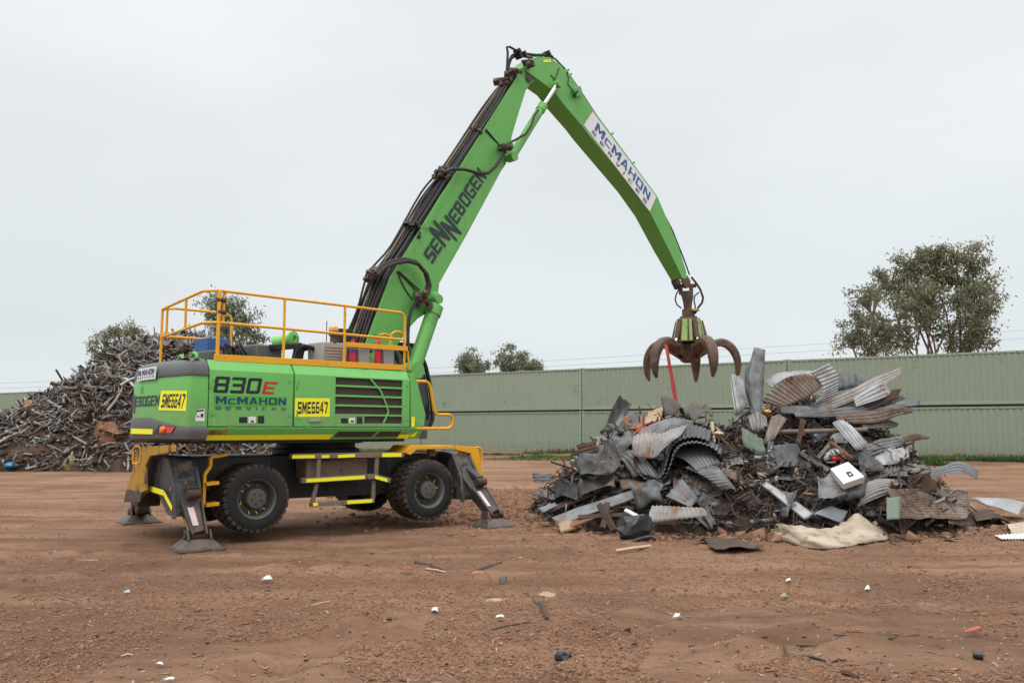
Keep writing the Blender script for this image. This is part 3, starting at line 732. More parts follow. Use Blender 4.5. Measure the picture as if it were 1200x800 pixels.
for kind, nm, lab, cat, mats, cnt in KINDS:
    protos = []
    for k in range(6):
        protos.append(bent_mesh(kind, k * 13 + len(nm)).build(nm, M[mats[k % len(mats)]], smooth=kind == "pipe"))
    P = mound_pts(cnt, 44, .25)
    for k in range(cnt):
        if k < 6: c = protos[k]
        else: c = protos[k % 6].copy(); COL.objects.link(c)
        c.scale = (.72, .72, .72)
        c.location = P[k] + np.array([0, -.06, .04])
        c.rotation_euler = (random.gauss(0, .5), random.gauss(0, .55), random.uniform(0, 6.28))
        tag(c, lab, cat, nm.replace("_", " ") + "s on the tall offcut mound")
# a few singular pieces of the mound
def lump(name, label, cat, px, py, Z, size, mat, seed=0, flat=1.0, sub=2):
    bm = bmesh.new(); bmesh.ops.create_icosphere(bm, subdivisions=sub, radius=1)
    rg = random.Random(seed); f = [rg.uniform(0, 99) for _ in range(3)]
    for v in bm.verts:
        k = 1 + .55 * float(vnoise(v.co.x * 1.4 + f[0], v.co.y * 1.4 + v.co.z * 1.7 + f[1], seed))+ .3 * float(vnoise(v.co.x * 4 + f[0], v.co.y * 4 - v.co.z * 4.3 + f[1], seed + 3))
        v.co = Vector((v.co.x * size[0] * k, v.co.y * size[1] * k, v.co.z * size[2] * k))
    me = bpy.data.meshes.new(name); bm.to_mesh(me); bm.free(); me.materials.append(mat)
    o = bpy.data.objects.new(name, me); COL.objects.link(o)
    p = at(px, py, Z) if Z else on_ground(px, py)
    o.location = p; tag(o, label, cat); return o
lump("blue_sheeting", "crumpled bright blue plastic sheet at the left foot of the offcut mound", "plastic sheet", 13, 545, 37.6, (.34, .3, .13), M["bluebright"], 1)
lump("blue_drum", "small dented blue drum half buried in the left slope of the mound", "drum", 76, 475, 41.0, (.28, .25, .3), M["bluebright"], 2)
lump("crushed_drum", "crushed rust brown drum sticking out of the upper left slope of the mound", "drum", 40, 482, 40.2, (.75, .5, .55), M["orangebrown"], 3)
lump("yellow_green_case", "crumpled yellowish casing at the foot of the mound", "casing", 82, 544, 37.9, (.36, .3, .42), M["oldlime"], 4)
lump("rusted_tank", "big collapsed rust brown tank in the middle of the mound face", "tank", 122, 490, 40.0, (1.25, .6, .75), M["rusty"], 5)
lump("rusted_tank", "dark rust coloured shell lying high on the left slope of the mound", "tank", 88, 460, 41.6, (1.2, .6, .6), M["rusty"], 6)
lump("rusted_shell", "folded rust brown shell above the foot of the mound beside the machine", "tank", 130, 512, 38.9, (.9, .5, .7), M["orangebrown"], 7)
lump("curled_plate", "dark curled plate at the lower left of the mound", "plate", 35, 532, 38.2, (1.1, .4, .45), M["rusty"], 8)
lump("duct_end", "pale crumpled duct lying across the lower face of the mound", "duct", 62, 512, 38.8, (1.1, .22, .2), M["galvlight"], 9)
# ------------------------------------------------------------------ lettering
# squared techno letters: rectangles (x0, y0, x1, y1) that never overlap, plus four-point polygons
_t = .24
GL = {
 'S': [(0, 1 - _t * .8, 1, 1), (0, .6, _t, 1 - _t * .8), (0, .4, 1, .6), (1 - _t, _t * .8, 1, .4), (0, 0, 1, _t * .8)],
 'E': [(0, 0, _t, 1), (_t, 1 - _t * .8, 1, 1), (_t, .41, .9, .59), (_t, 0, 1, _t * .8)],
 'B': [(0, 0, _t, 1), (_t, 1 - _t * .8, .92, 1), (_t, .41, .92, .59), (_t, 0, .92, _t * .8), (.92 - _t * .8, .59, .92, 1 - _t * .8), (.92 - _t * .8, _t * .8, .98, .41)],
 'O': [(0, .06, _t, .94), (.06, .94, .94, 1), (_t, 1 - _t * .8, 1 - _t, .94), (1 - _t, .06, 1, .94), (_t, .06, 1 - _t, _t * .8), (.06, 0, .94, .06)],
 'G': [(0, .06, _t, .94), (.06, .94, 1, 1), (_t, 1 - _t * .8, 1, .94), (_t, .06, 1 - _t, _t * .8), (.06, 0, 1, .06), (1 - _t, .06, 1, .52), (.52, .36, 1 - _t, .52)],
 'N': [(0, 0, _t, 1), (1 - _t, 0, 1, 1), [(_t, 1), (_t, .62), (1 - _t, 0), (1 - _t, .38)]],
 '8': [(0, .06, _t, .47), (0, .53, _t, .94), (.05, .47, .95, .53), (.05, .94, .95, 1), (_t, .82, 1 - _t, .94), (1 - _t, .53, 1, .94), (1 - _t, .06, 1, .47), (_t, .53, 1 - _t, .59), (_t, .41, 1 - _t, .47), (_t, .06, 1 - _t, .18), (.05, 0, .95, .06)],
 '3': [(.0, .82, 1 - _t, .94), (.05, .94, .95, 1), (1 - _t, .53, 1, .94), (1 - _t, .06, 1, .47), (.12, .41, 1 - _t, .59), (1 - _t, .47, .94, .53), (0, .06, 1 - _t, .18), (.05, 0, .95, .06)],
}
GL['0'] = GL['O']
GL['M'] = [(0, 0, _t, 1), (1 - _t, 0, 1, 1), [(_t, 1), (_t, .60), (.5, .10), (.5, .52)], [(1 - _t, 1), (.5, .52), (.5, .10), (1 - _t, .60)]]
GL['A'] = [[(0, 0), (.25, 0), (.5, .70), (.5, 1), (.36, 1)], [(1, 0), (.64, 1), (.5, 1), (.5, .70), (.75, 0)], [(.321, .2), (.679, .2), (.622, .36), (.378, .36)]]
GL['H'] = [(0, 0, _t, 1), (1 - _t, 0, 1, 1), (_t, .41, 1 - _t, .59)]
GL['C'] = [(0, .06, _t, .94), (.06, .94, 1, 1), (_t, 1 - _t * .8, 1, .94), (_t, .06, 1, _t * .8), (.06, 0, 1, .06)]
GL['R'] = [(0, 0, _t, 1), (_t, 1 - _t * .8, .95, 1), (_t, .36, .95, .55), (.95 - _t * .9, .55, .95, 1 - _t * .8), [(.50, .36), (.72, 0), (1, 0), (.78, .36)]]
GL['V'] = [[(0, 1), (.36, 0), (.5, 0), (.5, .30), (.26, 1)], [(1, 1), (.74, 1), (.5, .30), (.5, 0), (.64, 0)]]
GL['I'] = [(0, 0, 1, 1)]
GL['6'] = [(0, .06, _t, .94), (.06, .94, .95, 1), (_t, .84, .95, .94), (_t, .45, .95, .60), (1 - _t, .06, 1, .45), (_t, .06, 1 - _t, .17), (.06, 0, .94, .06)]
GL['4'] = [(.55, 0, .55 + _t, 1), (0, .22, .55, .38), (.55 + _t, .22, 1, .38), [(0, .38), (.24, .38), (.55, .78), (.55, 1), (.42, 1)]]
GL['7'] = [(0, .84, 1, 1), [(1, .84), (.52, 0), (.24, 0), (.72, .84)]]
NARROW = {'I': .26}
def word(txt, gap=.22, slant=0.0):
    out = []
    for ch in txt:
        if ch == 'c': out.append(('C', .85, 0, .72))
        elif ch == 'M': out.append((ch, 1.25, 0, 1))
        else: out.append((ch, NARROW.get(ch, 1), 0, 1))
    return block_shape(out, gap, slant)
def block_shape(items, gap=.22, slant=0.0):          # items: (char, width, y0, y1)
    vs, fs, x = [], [], 0.0
    for ch, wd, y0, y1 in items:
        for q in GL[ch]:
            pts = [(q[0], q[1]), (q[2], q[1]), (q[2], q[3]), (q[0], q[3])] if isinstance(q, tuple) else q
            o = len(vs)
            for (a, b) in pts:
                yy = y0 + b * (y1 - y0); vs.append((x + a * wd + slant * yy, yy))
            fs.append(tuple(range(o, o + len(pts))))
        x += wd + gap
    vs = np.array(vs); lo, hi = vs.min(0), vs.max(0)
    return (vs - lo) / (hi - lo), fs
LOGO = [('S', 1, 0, 1), ('E', .95, 0, 1), ('N', 1.25, -.15, 1.65), ('N', 1.25, -.65, 1.15), ('E', .95, 0, 1), ('B', 1, 0, 1), ('O', 1, 0, 1), ('G', 1, 0, 1), ('E', .95, 0, 1), ('N', 1, 0, 1)]
def lay(name, shape, fn, mat, parent, label=None):   # fn(s, t) -> 3D on the surface; s along the line, t up
    vs, fs = shape; b = MB(); b.add([fn(a, c) for a, c in vs], fs)
    me = bpy.data.meshes.new(name); me.from_pydata([tuple(p) for p in b.v], [], b.f); me.materials.append(mat)
    o = bpy.data.objects.new(name, me); COL.objects.link(o); o.parent = parent
    if label: o["label"] = label
    return o
UNIT = (np.array([(0, 0), (1, 0), (1, 1), (0, 1)], float), [(0, 1, 2, 3)])
def quad_map(unproj, TL, TR, BR, BL, off):
    P = [np.array(unproj(*p), float) for p in (TL, TR, BR, BL)]; off = np.array(off, float)
    def fn(s, t):
        top = P[0] * (1 - s) + P[1] * s; bot = P[3] * (1 - s) + P[2] * s
        return tuple(bot * (1 - t) + top * t + off)
    return fn

# ------------------------------------------------------------------ the material handler
HC = (-3.86, 16.58)
HO, CHS = Frame(HC, 46), Frame(HC, 37)
mh = empty("material_handler", (HC[0], HC[1], 0), R(46))
tag(mh, "big green wheeled material handler with raised boom, yellow roof railings and extended outriggers", "material handler")
TC = Matrix.Rotation(R(37 - 46), 4, 'Z')              # chassis frame inside the machine frame
def HS(x, y, v=-1.5): return HO.side(x, y, v)
def CS(x, y, b=-1.4): return CHS.side(x, y, b)
def OZ(x, y, z):                                       # pixel on the level z, in machine coordinates
    p = on_ground(x, y, z) - HO.C; return (p @ HO.u, p @ HO.v, z)
def CZ(x, y, z):
    p = on_ground(x, y, z) - CHS.C; return (p @ CHS.u, p @ CHS.v, z)
def cmb(): return MB(TC)

# --- undercarriage
u0, _, zc = CS(301, 584, -1.4); u1, _, zc1 = CS(503, 574, -1.4)
WR = .575
b = cmb(); b.box((-2.5, -.72, .80), (2.5, .95, 1.37)); b.box((-2.3, -.55, .68), (2.3, .78, .80)); b.build("chassis_frame", M["chassis"], mh, .015)
cmb().box((-1.0, -.735, .62), (1.3, -.722, 1.36)).build("chassis_side_plate", M["black"], mh)
for a in (-.55, .05, .65):
    b = cmb(); b.cyl((a, -.736, .80), (a, -.742, .80), .05, 16); b.build("frame_hole", M["gapdark"], mh)
b = cmb(); b.lathe([(.78, 0), (.82, .02), (.82, .10), (.74, .12), (.74, .20), (.88, .21), (.88, .30)], (.22, .12, 1.37), (0, 0, 1), 48); b.build("slew_ring", M["black"], mh, smooth=True)
b = cmb(); b.cyl((u0, -.7, zc), (u0, .95, zc), .17, 16); b.build("axle", M["chassis"], mh)
b = cmb(); b.cyl((u1, -.7, zc), (u1, .95, zc), .17, 16); b.build("axle", M["chassis"], mh)
def make_wheel():                                     # axle along -y, centre at the origin, outer face at y = 0
    W = .30
    r = MB(); r.lathe([(.05, .12), (.165, .12), (.19, .18), (.255, .18), (.285, .10), (.295, .02), (.312, .0), (.335, -.012), (.338, .012), (.322, .02), (.31, .09), (.31, W), (.05, W)], (0, 0, 0), (0, 1, 0), 48)
    rim = r.build("wheel", M["rim"], mh, smooth=True)
    t = MB(); t.lathe([(.338, .0), (.345, -.02), (.40, -.028), (.49, -.018), (.535, .012), (.548, .05), (.548, W - .05), (.535, W - .012), (.49, W + .018), (.40, W + .028), (.338, W)], (0, 0, 0), (0, 1, 0), 72, False)
    t.build("tyre", M["rubber"], rim, smooth=True)
    g = MB(); n = 30
    for k in range(n):
        for side in (0, 1):
            th = 2 * math.pi * (k + .5 * side) / n; d = .42 * 2 * math.pi / n
            y0, y1 = (-.012, W * .52) if side == 0 else (W * .48, W + .012)
            sk = .10 if side == 0 else -.10
            def pt(r_, a, y): return (r_ * math.cos(a), y, r_ * math.sin(a))
            ro = WR; ri = .53; ra = .50
            if side == 0:
                p = [pt(ra, th - d, y0), pt(ra, th + d, y0), pt(ri, th + d + sk, y1), pt(ri, th - d + sk, y1), pt(ro - .012, th - d * .85, y0 + .012), pt(ro - .012, th + d * .85, y0 + .012), pt(ro, th + d * .85 + sk, y1), pt(ro, th - d * .85 + sk, y1)]
            else:
                p = [pt(ri, th - d - sk, y0), pt(ri, th + d - sk, y0), pt(ra, th + d, y1), pt(ra, th - d, y1), pt(ro, th - d * .85 - sk, y0), pt(ro, th + d * .85 - sk, y0), pt(ro - .012, th + d * .85, y1 - .012), pt(ro - .012, th - d * .85, y1 - .012)]
            g.hexa(p)
    g.build("tread", M["tread"], rim, .006, seg=1)
    h = MB(); h.lathe([(.01, .0), (.11, .0), (.158, .008), (.166, .025), (.166, .15)], (0, 0, 0), (0, 1, 0), 32)
    h.build("hub", M["rim"], rim, smooth=True)
    q = MB()
    for k in range(5): a = 2 * math.pi * k / 5; q.cyl((.085 * math.cos(a), -.0005, .085 * math.sin(a)), (.085 * math.cos(a), -.010, .085 * math.sin(a)), .014, 8)
    q.build("hub_plug", M["black"], rim)
    q = MB()
    for k in range(10): a = 2 * math.pi * k / 10; q.cyl((.222 * math.cos(a), .179, .222 * math.sin(a)), (.222 * math.cos(a), .13, .222 * math.sin(a)), .017, 6)
    q.build("wheel_nut", M["rim"], rim)
    q = MB()
    for a in (1.2, 1.75, 2.6, 3.5, 4.05, 4.6): q.beam((.222 * math.cos(a), .125, .222 * math.sin(a)), (.265 * math.cos(a + .12), .125, .265 * math.sin(a + .12)), .022, .010)
    q.build("nut_indicator", M["tape"], rim)
    return rim
wheel0 = make_wheel(); first = True
for a in (u0, u1):
    for (bb, flip) in ((-1.40, 0), (-1.06, 0), (1.60, 1), (1.26, 1)):
        o = wheel0 if first else copy_tree(wheel0, mh); first = False
        p = TC @ Vector((a, bb, zc)); o.location = p; o.rotation_euler = (0, random.uniform(0, 6), R(37 - 46) + (math.pi if flip else 0))
        if False: pass
# --- outriggers: housings, legs, pads
def outrigger(a0, a1, rear):
    sh = -.85 if rear else 0.0                          # the rear one ends short on the far side
    poly = [(x + (sh if x > 1 else sh * .4 if x > 0 else 0), y) for x, y in [(-1.05, 1.40), (-1.24, 1.35), (-1.52, .95), (-1.60, .50), (-1.22, .50), (-.65, .78), (.85, .78), (1.42, .50), (1.80, .50), (1.72, .95), (1.44, 1.35), (1.25, 1.40)]]
    h = cmb(); h.prism(poly, lambda x, y, t: (t, x, y), a0 + .03, a1 - .03).build("outrigger_housing", M["chassis"], mh, .02)
    # raised flange round the outer faces, with the dark arch the leg swings out of
    for s_ in (-1, 1):
        if s_ > 0 and rear: continue
        pl = [(-.9 if s_ < 0 else 1.1, 1.41), (-1.26 if s_ < 0 else 1.46, 1.37), (-1.56 if s_ < 0 else 1.76, .95), (-1.64 if s_ < 0 else 1.84, .47), (-1.55 if s_ < 0 else 1.75, .47), (-1.47 if s_ < 0 else 1.67, .95), (-1.18 if s_ < 0 else 1.38, 1.30)]
        for (x0, x1) in ((a0, a0 + .05), (a1 - .05, a1)):
            b = cmb(); b.prism(pl, lambda x, y, t: (t, x, y), x0, x1); b.build("outrigger_flange", M["chassis"], mh, .008)
    b = cmb(); am = (a0 + a1) / 2; hw = (a1 - a0) / 2 - .09
    ring = []
    for k in range(9):
        th = math.pi * k / 8; ring.append((am + hw * math.cos(th), 1.02 + .16 * math.sin(th)))
    ring = [(am + hw, .52)] + ring + [(am - hw, .52)]
    def out(x, z, t):                                   # follow the sloping outer face
        bz = np.interp(z, [.5, .95, 1.35], [-1.60, -1.52, -1.24]); return (x, bz + t, z)
    pts = [out(x, z, -.004) for x, z in ring]
    b.add(pts, [tuple(range(len(pts)))]); b.build("leg_opening", M["gapdark"], mh)
def leg(top, foot, width, far=False):
    """foot: pad centre on the ground in chassis coordinates"""
    t = Vector(top); f = Vector(foot); kn = f + Vector((0, 0, .24))
    b = cmb()
    b.beam(t, kn, width, .34, up=(0, 1, .3), w2=width * .62, h2=.20)
    L_ = b.build("outrigger_leg", M["chassis"], mh, .012)
    b = cmb()
    d = (kn - t).normalized(); sdv = Vector((1, 0, 0)); 
    for s_ in (-1, 1):
        o1 = sdv * s_ * (width / 2 - .01); o2 = sdv * s_ * (width * .33)
        b.beam(t * .62 + kn * .38 + o1 + Vector((0, -.17 if not far else .17, 0)), kn + o2 + Vector((0, -.11 if not far else .11, 0)), .035, .07, up=(0, 1, 0))
    b.build("leg_rib", M["chassis"], L_, .006)
    b = cmb(); b.cyl(kn + Vector((-.21, 0, -.03)), kn + Vector((.21, 0, -.03)), .055, 14); b.build("pad_pin", M["rusty"], L_, smooth=True)
    b = cmb(); zt = f.z
    W, D = .36, .31
    b.hexa([(f.x - W, f.y - D, zt), (f.x + W, f.y - D, zt), (f.x + W, f.y + D, zt), (f.x - W, f.y + D, zt)] + [(f.x - W, f.y - D, zt + .035), (f.x + W, f.y - D, zt + .035), (f.x + W, f.y + D, zt + .035), (f.x - W, f.y + D, zt + .035)])
    b.hexa([(f.x - W + .03, f.y - D + .03, zt + .036), (f.x + W - .03, f.y - D + .03, zt + .036), (f.x + W - .03, f.y + D - .03, zt + .036), (f.x - W + .03, f.y + D - .03, zt + .036),
            (f.x - .20, f.y - .13, zt + .17), (f.x + .20, f.y - .13, zt + .17), (f.x + .20, f.y + .13, zt + .17), (f.x - .20, f.y + .13, zt + .17)])
    for s_ in (-1, 1):
        b.prism([(-.16, .165), (.16, .165), (.08, .31), (-.08, .31)], lambda x, y, t_: (f.x + t_, f.y + x, zt + y), s_ * .17 - .018, s_ * .17 + .018)
    p = b.build("outrigger_pad", M["chassis"], L_, .01)
    return L_, t, kn
outrigger(-2.90, -2.46, True); outrigger(2.42, 2.86, False)
def pad_at(px, py):
    c = CZ(px, py, 0.03); wpt = CHS.world(c[0], c[1], 0); return (c[0], c[1], gz(wpt[0], wpt[1]) - .01)
PADS = {}
fNL = pad_at(231, 640.5); fFL = pad_at(163, 611); fNR = pad_at(578, 615.5)
fFR = (fNR[0] - .1, fFL[1] + .2, 0.0)
LEGS = []
for top, f, far in (((-2.68, -1.30, 1.02), fNL, False), ((-2.68, .70, .90), fFL, True), ((2.64, -1.30, 1.02), fNR, False), ((2.64, 1.45, 1.02), fFR, True)):
    LEGS.append(leg(top, f, .32, far))
# upper link of each near leg, coming out of the arch
for (L_, t, kn) in (LEGS[0], LEGS[2]):
    b = cmb(); b.beam((t.x, -1.15, 1.20), (t.x * .55 + kn.x * .45, -1.45 + (kn.y + 1.45) * .35 - .10, .90), .17, .09); b.build("leg_cylinder", M["chassis"], L_, .01)
    b = cmb(); p0 = Vector((t.x * .55 + kn.x * .45, -1.45 + (kn.y + 1.45) * .35 - .14, .84)); b.cyl(p0 - Vector((.10, 0, 0)), p0 + Vector((.10, 0, 0)), .075, 14); b.build("leg_pin", M["rusty"], L_, smooth=True)
# reflective stickers on the near legs
def leg_sticker(name, L_, t, kn, s0, s1, x0, x1, side, mat, parent, stripes=False):
    d = kn - t
    def fn(s, q):
        k = s0 + (s1 - s0) * q; c = t + d * k; w_ = .32 * (1 - k) + .20 * k; hh = .34 * (1 - k) + .20 * k
        up = Vector((0, 1, .3)); sdv = d.normalized().cross(up).normalized(); uu = sdv.cross(d.normalized()).normalized()
        sg = -1 if uu.y > 0 else 1
        if side == "front": p = c + uu * sg * (hh / 2 + .004) + Vector((1, 0, 0)) * (x0 + (x1 - x0) * s) * w_
        else: p = c - Vector((1, 0, 0)) * (w_ / 2 + .004) + uu * (x0 + (x1 - x0) * s) * hh * sg
        return tuple(TC @ p)
    if not stripes: lay(name, UNIT, fn, mat, parent)
    else:
        lay(name, UNIT, fn, M["white"], parent)
        b = []
        fs = []
        for r_ in range(10):
            for c_ in range(4):
                x_ = c_ / 4; y_ = r_ / 10 + (c_ % 2) * .05; o = len(b)
                b += [(x_ + .03, y_ + .01), (x_ + .22, y_ + .01 + .02), (x_ + .22, y_ + .055), (x_ + .03, y_ + .035)]; fs.append((o, o + 1, o + 2, o + 3))
        def fn2(s, q):
            p = Vector(fn(s, q)); n_ = (TC @ (d.normalized().cross(Vector((1, 0, 0))))).normalized()
            if n_.y > 0: n_ = -n_
            return tuple(p + n_ * .003)
        lay("reflector_stripes", (np.array(b), fs), fn2, M["redfilm"], parent)
for (L_, t, kn) in (LEGS[0], LEGS[2]):
    leg_sticker("reflective_sticker", L_, t, kn, .88, .55, -.28, .28, "front", M["white"], L_, True)
    leg_sticker("yellow_tape", L_, t, kn, .92, .55, -.42, -.12, "side", M["tape"], L_)
# tape round the arch on the rear face of the rear housing, holes, red side reflector
fa = lambda x, y: CHS.rear(x, y, -2.915)
arch = [(164.4, 586.8), (174.7, 574.9), (191.5, 580.3), (201, 598.5)]
P = [Vector(fa(x, y)) for x, y in arch]; b = cmb()
for p, q in zip(P[:-1], P[1:]):
    n_ = (q - p).normalized(); up_ = Vector((0, -n_.z, n_.y)); up_ = up_ if up_.z > 0 else -up_
    b.add([p, q, q + up_ * .085, p + up_ * .085], [(0, 1, 2, 3)])
b.build("yellow_tape", M["tape"], mh)
b = cmb()
for (bb, z, rx, rz) in ((-.75, 1.22, .05, .09), (-.50, 1.22, .05, .09), (-.62, .98, .06, .16)):
    ps = [(-2.876, bb + rx * math.cos(k * .524), z + rz * math.sin(k * .524)) for k in range(12)]; b.add(ps, [tuple(range(12))])
b.build("housing_hole", M["gapdark"], mh)
b = cmb(); p = CS(203, 577, -1.60); b.lathe([(.035, 0), (.035, .01), (.001, .012)], (-2.905, -1.50, .92), (-1, 0, 0), 14); b.build("side_reflector", M["red_lens"], mh)
# rear yellow guard with loop handles, scraped bare at the bottom
YG = [(163, 524), (206, 521), (206, 529), (178, 534), (172, 546), (173, 574), (168, 577), (150, 573), (156, 556)]
b = cmb(); b.prism([CHS.rear(x, y, -3.0)[1:] for x, y in YG], lambda x, y, t: (t, x, y), -3.03, -2.99).build("rear_guard", M["yellow_worn_shaded"], mh, .006)
YG2 = [(150, 573.5), (168, 577.5), (166, 588), (147, 588)]
b = cmb(); b.prism([CHS.rear(x, y, -3.0)[1:] for x, y in YG2], lambda x, y, t: (t, x, y), -3.03, -2.99).build("guard_skirt", M["chassis"], mh, .006)
b = cmb(); b.tube([CHS.rear(x, y, -3.02) for x, y in ((156, 543), (156.5, 526), (159, 522.8), (163, 522.3), (165.5, 525), (164.5, 541), (162, 543), (157, 543))], .022, 8); b.build("guard_loop", M["yellow"], mh, smooth=True)
# front yellow guard
FG = [(474, 530), (482, 521.6), (531, 521.6), (533, 525.6), (489, 526.4), (481, 533)]
b = cmb(); b.prism([CS(x, y, -1.3)[::2] for x, y in FG], lambda x, y, t: (x, t, y), -1.30, -.62).build("front_guard", M["yellow"], mh, .008)
FG2 = [(533.5, 521.8), (557, 523.4), (561, 527), (566, 557), (558, 557), (551.5, 531), (534, 526.5)]
b = cmb(); b.prism([CS(x, y, -1.3)[::2] for x, y in FG2], lambda x, y, t: (x, t, y), -1.30, -1.26).build("front_guard_plate", M["yellow"], mh, .006)
b = cmb(); b.tube([CS(x, y, -1.28) for x, y in ((556, 545), (555.5, 527), (558, 523.8), (562.5, 524.5), (564.2, 527.5), (564, 541))], .022, 8); b.build("guard_loop", M["yellow"], mh, smooth=True)
b = cmb(); b.beam(CS(541, 527, -1.2), CS(541, 533, -1.2), .10, .14); b.beam(CS(505, 526, -1.0), CS(505, 534, -1.0), .12, .12); b.build("guard_bracket", M["yellow_worn_shaded"], mh, .006)
# side steps and dusty box between the axles
b = cmb(); b.box((CS(374, 550, -1.25)[0], -1.22, CS(400, 560, -1.22)[2]), (CS(432, 550, -1.25)[0], -.76, CS(400, 538.5, -1.22)[2])); b.build("tool_box", M["dirtsteel"], mh, .03)
b = cmb(); b.beam(CS(341, 534.5, -1.36), CS(471, 532.2, -1.36), .16, .09); b.build("step", M["dirtsteel"], mh, .006)
b = cmb(); b.beam(CS(353, 563, -1.42), CS(428, 558.5, -1.42), .14, .085); b.beam(CS(429, 558.4, -1.42), CS(438, 557.8, -1.42), .14, .085); b.beam(CS(438.5, 558, -1.42), CS(455.5, 562.5, -1.42), .14, .085); b.build("step", M["dirtsteel"], mh, .006)
b = cmb(); b.beam(CS(364, 591.2, -1.42), CS(437, 586.2, -1.42), .14, .07); b.build("step", M["dirtsteel"], mh, .006)
for q in (((373.5, 537.2), (372, 561.5)), ((441.5, 535.6), (440.5, 556.5)), ((371, 566), (366, 588.5)), ((437.6, 562), (437, 584))):
    b = cmb(); b.beam(CS(*q[0], -1.40), CS(*q[1], -1.40), .07, .05, up=(0, 1, 0)); b.build("step_hanger", M["dirtsteel"], mh, .005)
b = cmb(); b.box((CS(357, 550, -1.2)[0], -1.28, .98), (CS(372, 550, -1.2)[0], -.8, 1.33)); b.build("step_box", M["dirtsteel"], mh, .02)
for (x0, y0, x1, y1, hh, bb) in ((342.5, 535, 369, 534.6, .055, -1.442), (377, 534.8, 386, 534.4, .05, -1.442), (396, 534.4, 416, 533.4, .055, -1.442), (448, 533, 470.5, 532.6, .07, -1.442),
                                 (359, 563, 427.5, 558.8, .06, -1.493), (439.5, 558.5, 454, 562.6, .06, -1.493), (367, 590.7, 372.5, 590.3, .055, -1.493), (407, 588.2, 436.5, 586.4, .06, -1.493)):
    p, q = Vector(CS(x0, y0, bb)), Vector(CS(x1, y1, bb)); h_ = Vector((0, 0, hh / 2))
    b = cmb(); b.add([p - h_, q - h_, q + h_, p + h_], [(0, 1, 2, 3)]); b.build("yellow_tape", M["tape"], mh)
b = cmb()
lad = [(266, 532.5), (247, 535.5), (246.5, 546), (239.5, 556), (238, 594)]
for p, q in zip(lad[:-1], lad[1:]): b.beam(CS(*p, -1.32), CS(*q, -1.32), .05, .07, up=(0, 1, 0))
b.build("ladder_rail", M["yellow"], mh, .006)
for y in (567, 591.5):
    b = cmb(); b.beam(CS(239.5, y, -1.32), CS(254.5, y - 2, -1.32), .22, .055); b.build("ladder_rung", M["yellow"], mh, .006)

# --- upper house
U0, U1 = HS(243, 480)[0], HS(487, 480)[0]
ZB, ZG, ZC, ZT = 1.66, 1.885, 2.765, 2.93
b = MB(); b.prism([(-1.36, ZB), (-1.46, ZG - .03), (-1.46, ZC), (-1.36, ZT - .02), (1.10, ZT - .02), (1.2, ZC), (1.2, ZG), (1.1, ZB)], lambda x, y, t: (t, x, y), -2.40, U1 - .05)
house = b.build("house_body", M["dark_green"], mh, .01)
def sec_panel(b, ua, ub, z0=ZG, chamfer=True, z1=ZC):
    sec = [(-1.5, z0), (-1.5, z1)] + ([(-1.388, ZT)] if chamfer else []) + ([(-1.375, ZT - .03)] if chamfer else []) + [(-1.465, z1), (-1.465, z0)]
    b.prism(sec, lambda x, y, t: (t, x, y), ua, ub)
D1a, D1b = HS(244.5, 480)[0], HS(343, 480)[0]; D2a, D2b = HS(345.2, 480)[0], HS(480, 480)[0]
b = MB(); sec_panel(b, D1a, D1b); b.build("side_door", M["green"], mh, .006)
gl, gr_ = HS(393, 470)[0], HS(471.6, 470)[0]
zz_ = lambda y: HS(440, y)[2]
zt_, zb_ = zz_(444.3), zz_(496)
b = MB(); sec_panel(b, D2a, gl); sec_panel(b, gr_, D2b); sec_panel(b, gl, gr_, z0=zt_); sec_panel(b, gl, gr_, chamfer=False, z1=zb_)
door2 = b.build("side_door", M["green"], mh, .004)
b = MB(); bars = [453.6, 464.8, 475.8, 486.6]
for y in bars: b.box((gl, -1.500, zz_(y) - .018), (gr_, -1.478, zz_(y) + .018))
b.box((gl, -1.4995, zb_ + .0005), (HS(427, 490)[0], -1.475, zz_(486.6) - .0185))
b.build("grille_bar", M["green"], door2, .004)
dg_ = [(434, 444), (446, 458), (453, 475), (455, 483), (449, 496)]; b = MB()
for p, q in zip(dg_[:-1], dg_[1:]): b.beam(HS(*p, -1.488), HS(*q, -1.488), .034, .026, up=(0, 1, 0))
b.build("grille_bar", M["green"], door2, .004)
MB().box((gl, -1.4645, zb_ - .01), (gr_, -1.4615, zt_ + .01)).build("grille_mesh", M["mesh_brown"], door2)
# front corner panel and skirt
fp = [(481.6, 437), (485.5, 437.5), (491, 455), (499, 486), (496.5, 503), (481.6, 503)]
b = MB(); b.prism([HS(x, y)[::2] for x, y in fp], lambda x, y, t: (x, t, y), -1.497, -1.30).build("front_corner_panel", M["green"], mh, .01)
b = MB(); b.box((U1 - .05, -1.28, ZB), (U1 + .1, 0.3, ZT - .25)); b.build("front_bulkhead", M["dark_green"], mh, .01)
SK = lambda u, z, off=0.0: (u, -1.505 + (1.842 - z) * .62 - off, z)
b = MB(); b.prism([(-1.505, ZG - .015), (-1.505, 1.842), (-1.505 + (1.842 - ZB) * .62, ZB), (-1.34, ZB), (-1.44, ZG - .015)], lambda x, y, t: (t, x, y), U0 - .02, HS(495, 505)[0])
skirt = b.build("skirt", M["dark_green"], mh, .006)
def skq(name, pts, mat):
    P3 = []
    for x, y in pts:
        q = HS(x, y, -1.43); z = min(q[2], 1.838); P3.append(SK(q[0], z, .005))
    b = MB(); b.add(P3, [tuple(range(len(P3)))]); return b.build(name, mat, skirt)
skq("yellow_tape", [(239, 509.9), (389.5, 508.6), (387, 514.6), (238, 515.6)], M["tape"])
skq("yellow_tape", [(467.5, 509.2), (480, 508.6), (479, 513.2), (466, 513.6)], M["tape"])
